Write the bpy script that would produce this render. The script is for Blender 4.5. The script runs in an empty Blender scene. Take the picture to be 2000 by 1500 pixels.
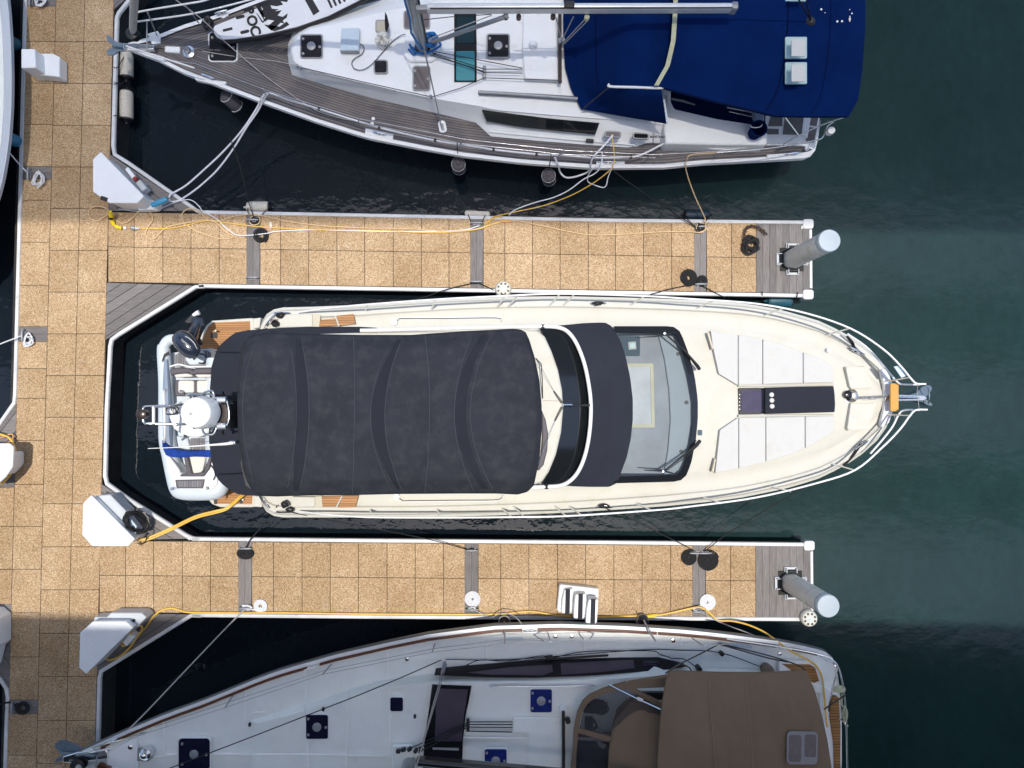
import bpy, math, random
from mathutils import Vector, Matrix, noise as mnoise
random.seed(7)
sc = bpy.context.scene
COL = sc.collection
R = math.radians

# ------------------------------------------------------------------ camera
F, CX, CY, CZ = 1387.0, 1000.0, 750.0, 15.5      # focal length and centre in photo pixels, height over water
cam = bpy.data.cameras.new('camera')
cam.sensor_width = 36.0
cam.lens = 36.0 * F / 2000.0
cam.clip_end = 500.0
cam_o = bpy.data.objects.new('camera', cam)
COL.objects.link(cam_o)
cam_o.location = (0, 0, CZ)
CQ = Vector((0, 0, -1)).rotation_difference(Vector((22 / F, 42 / F, -1)))
cam_o.rotation_mode = 'QUATERNION'
cam_o.rotation_quaternion = CQ
sc.camera = cam_o
# ------------------------------------------------------------------ sky, sun, exposure
SUN_TILT = 2.5
world = bpy.data.worlds.new('World')
sc.world = world
world.use_nodes = True
wn = world.node_tree.nodes
wl = world.node_tree.links
bg = wn['Background']
sky = wn.new('ShaderNodeTexSky')
sky.sky_type = 'NISHITA'
sky.sun_disc = False
sky.sun_elevation = R(90 - SUN_TILT)
sky.sun_rotation = R(90)
sky.air_density = 1.0
sky.dust_density = 2.0
sky.ozone_density = 1.0
wl.new(sky.outputs[0], bg.inputs[0])
bg.inputs[1].default_value = 0.14
sun = bpy.data.lights.new('sun', 'SUN')
sun.energy = 2.15
sun.angle = R(0.22)
sun.color = (1.0, 0.95, 0.87)
sun_o = bpy.data.objects.new('sun', sun)
COL.objects.link(sun_o)
sun_o.rotation_euler = (0, R(SUN_TILT), 0)
sun_o.location = (0, 0, 90)
sc.view_settings.view_transform = 'Standard'
sc.view_settings.look = 'None'
sc.view_settings.exposure = 0.86
sc.view_settings.gamma = 1.0
sc.cycles.max_bounces = 8
sc.cycles.use_denoising = True

# ------------------------------------------------------------------ helpers
def P(x, y, z):
    """world point seen at photo pixel (x, y) at height z"""
    d = CQ @ Vector(((x - CX) / F, (CY - y) / F, -1))
    t = (z - CZ) / d.z
    return Vector((0, 0, CZ)) + d * t

def S(z):
    return (CZ - z) / F

class MB:
    def __init__(s):
        s.v = []; s.f = []; s.uv = {}; s.tone = {}
    def add(s, pts):
        i = len(s.v); s.v.extend(Vector(p) for p in pts); return i
    def face(s, idx, tone=None):
        if tone is not None: s.tone[len(s.f)] = tone
        s.f.append(tuple(idx))
    def join(s, o):
        k = len(s.v); fk = len(s.f)
        s.v.extend(o.v)
        s.f.extend(tuple(i + k for i in f) for f in o.f)
        for i, u in o.uv.items(): s.uv[i + k] = u
        for i, u in o.tone.items(): s.tone[i + fk] = u
        return s
    # vertical prism with a world-space top outline
    def wprism(s, top, zb, tone=None, taper=0.0):
        n = len(top)
        a = sum(top[i].x * top[(i + 1) % n].y - top[(i + 1) % n].x * top[i].y for i in range(n))
        if a < 0: top = top[::-1]
        c = sum(top, Vector()) / n
        i = s.add(top)
        j = s.add([Vector((p.x + (p.x - c.x) * taper, p.y + (p.y - c.y) * taper, zb)) for p in top])
        s.face(range(i, i + n), tone)
        s.face(range(j + n - 1, j - 1, -1), tone)
        for k in range(n):
            l = (k + 1) % n
            s.face((i + l, i + k, j + k, j + l), tone)
        return s
    # prism from a pixel outline; z may be a function of the pixel
    def prism(s, pts, z, h, tone=None, taper=0.0):
        zf = z if callable(z) else (lambda x, y: z)
        top = [P(x, y, zf(x, y)) for x, y in pts]
        zb = min(p.z for p in top) - h
        return s.wprism(top, zb, tone, taper)
    def tube(s, pts, r, n=7, closed=False, caps=True):
        pts = [Vector(p) for p in pts]
        m = len(pts)
        rr = r if isinstance(r, (list, tuple)) else [r] * m
        if len(rr) != m:
            q = len(rr) - 1
            rr = [rr[min(q, int(i * q / (m - 1)))] * (1 - (i * q / (m - 1)) % 1) + rr[min(q, int(i * q / (m - 1)) + 1)] * ((i * q / (m - 1)) % 1) for i in range(m)]
        base = None; rings = []
        for k in range(m):
            a = pts[(k - 1) % m] if (closed or k > 0) else pts[k]
            b = pts[(k + 1) % m] if (closed or k < m - 1) else pts[k]
            t = (b - a)
            if t.length < 1e-9: t = Vector((0, 0, 1))
            t.normalize()
            if base is None:
                ref = Vector((0, 0, 1)) if abs(t.z) < .9 else Vector((1, 0, 0))
                base = t.cross(ref).normalized()
            else:
                base = (base - t * base.dot(t))
                if base.length < 1e-6: base = t.orthogonal()
                base.normalize()
            w = t.cross(base)
            rings.append(s.add([pts[k] + (base * math.cos(q) + w * math.sin(q)) * rr[k] for q in [2 * math.pi * i / n for i in range(n)]]))
        for k in range(m if closed else m - 1):
            i, j = rings[k], rings[(k + 1) % m]
            for q in range(n):
                l = (q + 1) % n
                s.face((i + q, j + q, j + l, i + l))
        if caps and not closed:
            s.face(range(rings[0], rings[0] + n))
            s.face(range(rings[-1] + n - 1, rings[-1] - 1, -1))
        return s
    def ptube(s, pts, r, n=7, k=0, closed=False):
        if k: pts = smooth(pts, k, closed)
        return s.tube([P(*p) for p in pts], r, n, closed)
    def lathe(s, c, prof, n=24, M3=None):
        """prof: list of (radius, height); about the z axis of M3 at c"""
        M3 = M3 or Matrix.Identity(3)
        c = Vector(c); rings = []
        for r, z in prof:
            rings.append(s.add([c + M3 @ Vector((r * math.cos(2 * math.pi * i / n), r * math.sin(2 * math.pi * i / n), z)) for i in range(n)]))
        for a in range(len(rings) - 1):
            i, j = rings[a], rings[a + 1]
            for q in range(n):
                l = (q + 1) % n
                s.face((i + q, i + l, j + l, j + q))
        s.face(range(rings[0] + n - 1, rings[0] - 1, -1))
        s.face(range(rings[-1], rings[-1] + n))
        return s
    def box(s, c, size, rz=0, M3=None):
        M3 = M3 or Matrix.Rotation(rz, 3, 'Z')
        x, y, z = [q / 2 for q in size]
        c = Vector(c)
        i = s.add([c + M3 @ Vector(q) for q in ((-x, -y, -z), (x, -y, -z), (x, y, -z), (-x, y, -z), (-x, -y, z), (x, -y, z), (x, y, z), (-x, y, z))])
        for f in ((3, 2, 1, 0), (4, 5, 6, 7), (0, 1, 5, 4), (1, 2, 6, 5), (2, 3, 7, 6), (3, 0, 4, 7)):
            s.face([i + q for q in f])
        return s
    def grid(s, rows, uvf=None):
        """rows: equal-length lists of world points"""
        n = len(rows[0]); i = s.add([p for r in rows for p in r])
        if uvf:
            for a in range(len(rows)):
                for b in range(n): s.uv[i + a * n + b] = uvf(a, b)
        for a in range(len(rows) - 1):
            for b in range(n - 1):
                q = i + a * n + b
                s.face((q, q + n, q + n + 1, q + 1))
        return i, len(rows), n

def smooth(pts, k=6, closed=False):
    """Catmull-Rom through the points"""
    n = len(pts); out = []
    V = [Vector(p) for p in pts]
    rng = range(n) if closed else range(n - 1)
    for i in rng:
        p1 = V[i]; p2 = V[(i + 1) % n]
        p0 = V[(i - 1) % n] if (closed or i > 0) else p1 + (p1 - p2)
        p3 = V[(i + 2) % n] if (closed or i < n - 2) else p2 + (p2 - p1)
        for j in range(k):
            t = j / k
            out.append(tuple(.5 * ((2 * p1) + (p2 - p0) * t + (2 * p0 - 5 * p1 + 4 * p2 - p3) * t * t + (3 * p1 - p0 - 3 * p2 + p3) * t ** 3)))
    if not closed: out.append(tuple(V[-1]))
    return out

def rumple(u, v, a, seed):
    """gentle wrinkles of stretched cloth"""
    return a * (mnoise.noise((u * 7, v * 3, seed)) + .5 * mnoise.noise((u * 17, v * 9, seed + 4)) + .3 * mnoise.noise((u * 40, v * 14, seed + 9)))

def lin(pts, x):
    """piecewise linear y(x)"""
    if x <= pts[0][0]: return pts[0][1]
    for (a, b), (c, d) in zip(pts, pts[1:]):
        if x <= c: return b + (d - b) * (x - a) / (c - a)
    return pts[-1][1]

def resample(pts, n):
    V = [Vector((p[0], p[1])) for p in pts]
    L = [0]
    for a, b in zip(V, V[1:]): L.append(L[-1] + (b - a).length)
    out = []
    for i in range(n):
        t = L[-1] * i / (n - 1)
        for k in range(len(V) - 1):
            if t <= L[k + 1] + 1e-9:
                w = (t - L[k]) / max(1e-9, L[k + 1] - L[k])
                out.append(V[k].lerp(V[k + 1], w)); break
        else: out.append(V[-1].copy())
    return out

def patch(mb, T, B, L, Rr, nu, nv, zf, skirt=0.0, uv=False):
    """Coons patch in pixel space (T, B left to right; L, Rr top to bottom); zf(u, v) gives the height"""
    T = resample(T, nu); B = resample(B, nu); L = resample(L, nv); Rr = resample(Rr, nv)
    rows = []
    for j in range(nv):
        v = j / (nv - 1); row = []
        for i in range(nu):
            u = i / (nu - 1)
            p = (T[i] * (1 - v) + B[i] * v + L[j] * (1 - u) + Rr[j] * u
                 - (T[0] * (1 - u) * (1 - v) + T[-1] * u * (1 - v) + B[0] * (1 - u) * v + B[-1] * u * v))
            row.append(P(p.x, p.y, zf(u, v)))
        rows.append(row)
    i0, a, b = mb.grid(rows, (lambda r, c: (c / (nu - 1), r / (nv - 1))) if uv else None)
    if skirt:
        edge = [i0 + c for c in range(b)] + [i0 + r * b + b - 1 for r in range(1, a)] + [i0 + (a - 1) * b + c for c in range(b - 2, -1, -1)] + [i0 + r * b for r in range(a - 2, 0, -1)]
        c = sum((mb.v[e] for e in edge), Vector()) / len(edge)
        lo = mb.add([Vector((c.x + (mb.v[e].x - c.x) * .995, c.y + (mb.v[e].y - c.y) * .995, mb.v[e].z - skirt)) for e in edge])
        n = len(edge)
        for k in range(n):
            mb.face((edge[k], edge[(k + 1) % n], lo + (k + 1) % n, lo + k))
    return rows

def rrect(cx, cy, w, h, r=4, rot=0, k=4):
    out = []
    for sx, sy, a0 in ((1, 1, 0), (-1, 1, 90), (-1, -1, 180), (1, -1, 270)):
        for i in range(k + 1):
            a = R(a0 + 90 * i / k)
            out.append((sx * (w / 2 - r) + r * math.cos(a), sy * (h / 2 - r) + r * math.sin(a)))
    c, s_ = math.cos(R(rot)), math.sin(R(rot))
    return [(cx + x * c - y * s_, cy + x * s_ + y * c) for x, y in out]

def circle(cx, cy, r, n=24):
    return [(cx + r * math.cos(2 * math.pi * i / n), cy + r * math.sin(2 * math.pi * i / n)) for i in range(n)]

def lettering(name, body, size, m, parent, loc, rz, ext=.003, flip=None, bold=0):
    """words as a mesh, lying flat"""
    cu = bpy.data.curves.new('words', 'FONT'); cu.body = body; cu.size = size; cu.align_x = 'CENTER'; cu.align_y = 'CENTER'; cu.extrude = ext; cu.offset = bold
    t = bpy.data.objects.new('words', cu); COL.objects.link(t)
    me = bpy.data.meshes.new_from_object(t.evaluated_get(bpy.context.evaluated_depsgraph_get()))
    bpy.data.objects.remove(t)
    m3 = flip or Matrix.Rotation(rz, 3, 'Z')
    for v in me.vertices: v.co = Vector(loc) - ORG[parent.name] + m3 @ v.co
    me.materials.clear(); me.materials.append(m)
    o = bpy.data.objects.new(name, me); COL.objects.link(o); o.parent = parent; ORG[o.name] = ORG[parent.name]
    return o

ORG = {}
def obj(name, mb, m, parent=None, smooth_=35, bevel=0, loc=None, seg=2):
    """links ONE mesh object; its origin is its thing's"""
    if parent is not None: org = ORG[parent.name]
    elif loc is not None: org = Vector(loc)
    else:
        n = len(mb.v); org = sum(mb.v, Vector()) / n; org.z = min(v.z for v in mb.v)
    me = bpy.data.meshes.new(name)
    me.from_pydata([v - org for v in mb.v], [], mb.f)
    me.update()
    if mb.uv:
        ul = me.uv_layers.new(name='UVMap')
        for l in me.loops:
            ul.data[l.index].uv = mb.uv.get(l.vertex_index, (0, 0))
    if mb.tone:
        at = me.attributes.new('tone', 'FLOAT', 'FACE')
        for i in range(len(me.polygons)): at.data[i].value = mb.tone.get(i, .5)
    if smooth_:
        me.polygons.foreach_set('use_smooth', [True] * len(me.polygons))
        try: me.set_sharp_from_angle(angle=R(smooth_))
        except Exception: pass
    me.materials.append(m)
    o = bpy.data.objects.new(name, me)
    COL.objects.link(o)
    if parent is not None: o.parent = parent
    else: o.location = org
    ORG[o.name] = org
    if bevel:
        b = o.modifiers.new('edges', 'BEVEL'); b.width = bevel; b.segments = seg; b.limit_method = 'ANGLE'; b.angle_limit = R(40)
    return o

def tag(o, label, cat, group=None):
    o['label'] = label; o['category'] = cat
    if group: o['group'] = group
    return o

def thing(name, label, cat, loc, group=None):
    o = bpy.data.objects.new(name, None)
    o.empty_display_size = .2
    COL.objects.link(o)
    o.location = loc; ORG[o.name] = Vector(loc)
    return tag(o, label, cat, group)

def struct(name, mb, m, parent=None, **k):
    o = obj(name, mb, m, parent, **k)
    if parent is None: o['kind'] = 'structure'
    return o

def dup(src, loc, rz=0.0, label=None, group=None):
    def cp(o, par):
        c = o.copy(); COL.objects.link(c)
        if par is not None: c.parent = par
        for ch in list(o.children): cp(ch, c)
        return c
    r = cp(src, None)
    r.location = loc; r.rotation_euler = (0, 0, rz)
    ORG[r.name] = Vector(loc)
    if label: r['label'] = label
    if group: r['group'] = group
    return r

def rope(name, pts, r, m, label, cat, k=8, group=None, n=6):
    mb = MB().ptube(pts, r, n, k)
    return tag(obj(name, mb, m), label, cat, group)

# ------------------------------------------------------------------ materials
def new_mat(name):
    m = bpy.data.materials.new(name); m.use_nodes = True
    nt = m.node_tree
    return m, nt, nt.nodes['Principled BSDF']

def node(nt, t, **k):
    n = nt.nodes.new(t)
    for a, b in k.items():
        if a.startswith('i_'): n.inputs[int(a[2:])].default_value = b
        else: setattr(n, a, b)
    return n

def ramp(nt, src, stops):
    r = nt.nodes.new('ShaderNodeValToRGB')
    while len(r.color_ramp.elements) < len(stops): r.color_ramp.elements.new(.5)
    for e, (p, c) in zip(r.color_ramp.elements, stops):
        e.position = p; e.color = (*c, 1) if len(c) == 3 else c
    nt.links.new(src, r.inputs[0])
    return r

def mixc(nt, fac, a, b, mode='MIX'):
    m = nt.nodes.new('ShaderNodeMix'); m.data_type = 'RGBA'; m.blend_type = mode
    for sock, val in ((m.inputs[0], fac), (m.inputs[6], a), (m.inputs[7], b)):
        if hasattr(val, 'is_output'): nt.links.new(val, sock)
        elif isinstance(val, (int, float)): sock.default_value = val
        else: sock.default_value = (*val, 1)
    return m.outputs[2]

def noise_(nt, scale, detail=3, rough=.55, vec=None, stretch=None):
    t = nt.nodes.new('ShaderNodeTexNoise')
    t.inputs['Scale'].default_value = scale; t.inputs['Detail'].default_value = detail; t.inputs['Roughness'].default_value = rough
    if vec is None:
        tc = nt.nodes.new('ShaderNodeTexCoord'); vec = tc.outputs['Object']
    if stretch:
        mp = nt.nodes.new('ShaderNodeMapping'); mp.inputs['Scale'].default_value = stretch
        nt.links.new(vec, mp.inputs[0]); vec = mp.outputs[0]
    nt.links.new(vec, t.inputs['Vector'])
    return t.outputs[0]

def bump_(nt, bs, height, strength, dist=.01):
    b = nt.nodes.new('ShaderNodeBump'); b.inputs['Strength'].default_value = strength; b.inputs['Distance'].default_value = dist
    nt.links.new(height, b.inputs['Height']); nt.links.new(b.outputs[0], bs.inputs['Normal'])

def M(name, col, rough=.5, metal=0, var=.08, vs=2.5, bump=0, bs_=60, speck=None, spec=.5, coat=0, stretch=None, alpha=1, tone=0):
    m, nt, b = new_mat(name)
    b.inputs['Roughness'].default_value = rough; b.inputs['Metallic'].default_value = metal
    b.inputs['Specular IOR Level'].default_value = spec; b.inputs['Coat Weight'].default_value = coat
    nz = noise_(nt, vs, 4, .6, stretch=stretch)
    lo = tuple(c * (1 - var) for c in col); hi = tuple(min(1, c * (1 + var)) for c in col)
    c = ramp(nt, nz, [(.3, lo), (.7, hi)]).outputs[0]
    if tone:
        at = node(nt, 'ShaderNodeAttribute', attribute_name='tone')
        c = mixc(nt, 1.0, c, ramp(nt, at.outputs['Fac'], [(0, (1 - tone,) * 3), (1, (1 + tone * .0 + .0,) * 3)]).outputs[0], 'MULTIPLY')
    if speck:
        scol, sscale, lo_, hi_ = speck
        f = ramp(nt, noise_(nt, sscale, 5, .7), [(lo_, (0, 0, 0)), (hi_, (1, 1, 1))]).outputs[0]
        c = mixc(nt, f, c, scol)
    nt.links.new(c, b.inputs['Base Color'])
    if bump: bump_(nt, b, noise_(nt, bs_, 3), bump)
    return m

def paver_mat():
    m, nt, b = new_mat('aggregate_paver')
    v = node(nt, 'ShaderNodeTexVoronoi'); v.inputs['Scale'].default_value = 78
    tc = nt.nodes.new('ShaderNodeTexCoord'); nt.links.new(tc.outputs['Object'], v.inputs['Vector'])
    sep = node(nt, 'ShaderNodeSeparateColor'); nt.links.new(v.outputs['Color'], sep.inputs[0])
    c = ramp(nt, sep.outputs[0], [(0, (.22, .142, .078)), (.25, (.385, .262, .149)), (.55, (.475, .337, .199)), (.85, (.555, .42, .268)), (1, (.68, .58, .44))]).outputs[0]
    n2 = ramp(nt, noise_(nt, 40, 4, .75), [(.32, (.78, .76, .74)), (.66, (1.10, 1.10, 1.10))]).outputs[0]
    c = mixc(nt, 1.0, c, n2, 'MULTIPLY')
    big = ramp(nt, noise_(nt, 1.1, 4, .65), [(.28, (.82, .77, .70)), (.72, (1.09, 1.09, 1.10))]).outputs[0]
    c = mixc(nt, 1.0, c, big, 'MULTIPLY')
    at = node(nt, 'ShaderNodeAttribute', attribute_name='tone')
    c = mixc(nt, 1.0, c, ramp(nt, at.outputs['Fac'], [(0, (.90, .885, .86)), (1, (1.07, 1.07, 1.07))]).outputs[0], 'MULTIPLY')
    st = ramp(nt, noise_(nt, 3.1, 5, .7), [(.63, (0, 0, 0)), (.78, (.6, .6, .6))]).outputs[0]
    c = mixc(nt, st, c, (.56, .52, .46))
    nt.links.new(c, b.inputs['Base Color'])
    b.inputs['Roughness'].default_value = .85; b.inputs['Specular IOR Level'].default_value = .25
    bump_(nt, b, v.outputs['Distance'], .35, .006)
    return m

def lines_mat(name, col, line, pitch, frac, use_uv=True, axis=1, rough=.6, var=.22, grain=(1.2, 30, 8), tone2=None):
    """planks separated by dark caulk lines: along UV v, or along an object axis"""
    m, nt, b = new_mat(name)
    tc = nt.nodes.new('ShaderNodeTexCoord')
    vec = tc.outputs['UV'] if use_uv else tc.outputs['Object']
    sp = node(nt, 'ShaderNodeSeparateXYZ'); nt.links.new(vec, sp.inputs[0])
    d = node(nt, 'ShaderNodeMath', operation='DIVIDE'); nt.links.new(sp.outputs[axis], d.inputs[0]); d.inputs[1].default_value = pitch
    fr = node(nt, 'ShaderNodeMath', operation='FRACT'); nt.links.new(d.outputs[0], fr.inputs[0])
    lt = node(nt, 'ShaderNodeMath', operation='LESS_THAN'); nt.links.new(fr.outputs[0], lt.inputs[0]); lt.inputs[1].default_value = frac
    fl = node(nt, 'ShaderNodeMath', operation='FLOOR'); nt.links.new(d.outputs[0], fl.inputs[0])
    wn_ = node(nt, 'ShaderNodeTexWhiteNoise', noise_dimensions='1D'); nt.links.new(fl.outputs[0], wn_.inputs['W'])
    st = (grain[0], grain[1], 1) if axis == 1 else (grain[1], grain[0], 1)
    nz = noise_(nt, 1.0, 5, .65, vec, (st[0], st[1], grain[1] if not use_uv else 1))
    c = ramp(nt, nz, [(.28, tuple(q * (1 - var) for q in col)), (.72, tuple(min(1, q * (1 + var)) for q in col))]).outputs[0]
    c = mixc(nt, 1.0, c, ramp(nt, wn_.outputs[0], [(0, (.78, .78, .78)), (1, (1.1, 1.1, 1.1))]).outputs[0], 'MULTIPLY')
    if tone2:
        f = ramp(nt, noise_(nt, 1.3, 4, .6, tc.outputs['Object']), [(.45, (0, 0, 0)), (.7, (1, 1, 1))]).outputs[0]
        c = mixc(nt, f, c, mixc(nt, .6, c, tone2))
    c = mixc(nt, lt.outputs[0], c, line)
    nt.links.new(c, b.inputs['Base Color'])
    b.inputs['Roughness'].default_value = rough; b.inputs['Specular IOR Level'].default_value = .3
    return m

def glass_mat(name, tint, trans=.7, rough=.02, base=(.02, .02, .02)):
    """a pane: part of the light goes straight through, tinted; the rest is a dark glossy body"""
    m, nt, b = new_mat(name)
    out = nt.nodes['Material Output']
    b.inputs['Base Color'].default_value = (*base, 1); b.inputs['Roughness'].default_value = rough
    t = node(nt, 'ShaderNodeBsdfTransparent'); t.inputs[0].default_value = (*tint, 1)
    mx = node(nt, 'ShaderNodeMixShader'); mx.inputs[0].default_value = trans
    nt.links.new(b.outputs[0], mx.inputs[1]); nt.links.new(t.outputs[0], mx.inputs[2]); nt.links.new(mx.outputs[0], out.inputs[0])
    return m

def water_mat():
    m, nt, b = new_mat('harbour_water')
    tc = nt.nodes.new('ShaderNodeTexCoord')
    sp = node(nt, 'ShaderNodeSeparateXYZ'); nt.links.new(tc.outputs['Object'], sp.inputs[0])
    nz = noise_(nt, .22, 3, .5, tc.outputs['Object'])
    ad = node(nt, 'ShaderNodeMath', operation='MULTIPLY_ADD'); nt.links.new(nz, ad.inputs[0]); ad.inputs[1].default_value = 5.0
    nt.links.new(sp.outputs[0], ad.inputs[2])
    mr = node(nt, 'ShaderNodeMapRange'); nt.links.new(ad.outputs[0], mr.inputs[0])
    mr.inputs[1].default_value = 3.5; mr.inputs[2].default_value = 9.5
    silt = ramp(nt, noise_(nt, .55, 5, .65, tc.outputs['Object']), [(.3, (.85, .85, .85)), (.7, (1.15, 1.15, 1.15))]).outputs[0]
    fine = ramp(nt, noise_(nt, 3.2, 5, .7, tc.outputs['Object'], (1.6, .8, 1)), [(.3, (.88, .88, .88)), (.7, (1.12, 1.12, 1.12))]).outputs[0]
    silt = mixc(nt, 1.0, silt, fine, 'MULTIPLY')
    c = mixc(nt, mr.outputs[0], (.0055, .0098, .0145), (.0112, .0315, .031))  # darker in the berths: shade between boats and pontoons put into the colour
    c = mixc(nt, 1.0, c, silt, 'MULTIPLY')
    nt.links.new(c, b.inputs['Base Color'])
    mr2 = node(nt, 'ShaderNodeMapRange'); nt.links.new(mr.outputs[0], mr2.inputs[0])   # wind-roughened in the open, still in the berths
    mr2.inputs[3].default_value = .03; mr2.inputs[4].default_value = .15
    nt.links.new(mr2.outputs[0], b.inputs['Roughness']); b.inputs['IOR'].default_value = 1.42
    n1 = noise_(nt, 2.1, 3, .5, tc.outputs['Object'], (1.1, 1.5, 1))
    n2 = noise_(nt, 8.0, 2, .5, tc.outputs['Object'], (1.2, 1.4, 1))
    sm = node(nt, 'ShaderNodeMath', operation='MULTIPLY_ADD'); nt.links.new(n2, sm.inputs[0]); sm.inputs[1].default_value = .10
    nt.links.new(n1, sm.inputs[2])
    bump_(nt, b, sm.outputs[0], 1.0, .0065)
    return m

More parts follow.
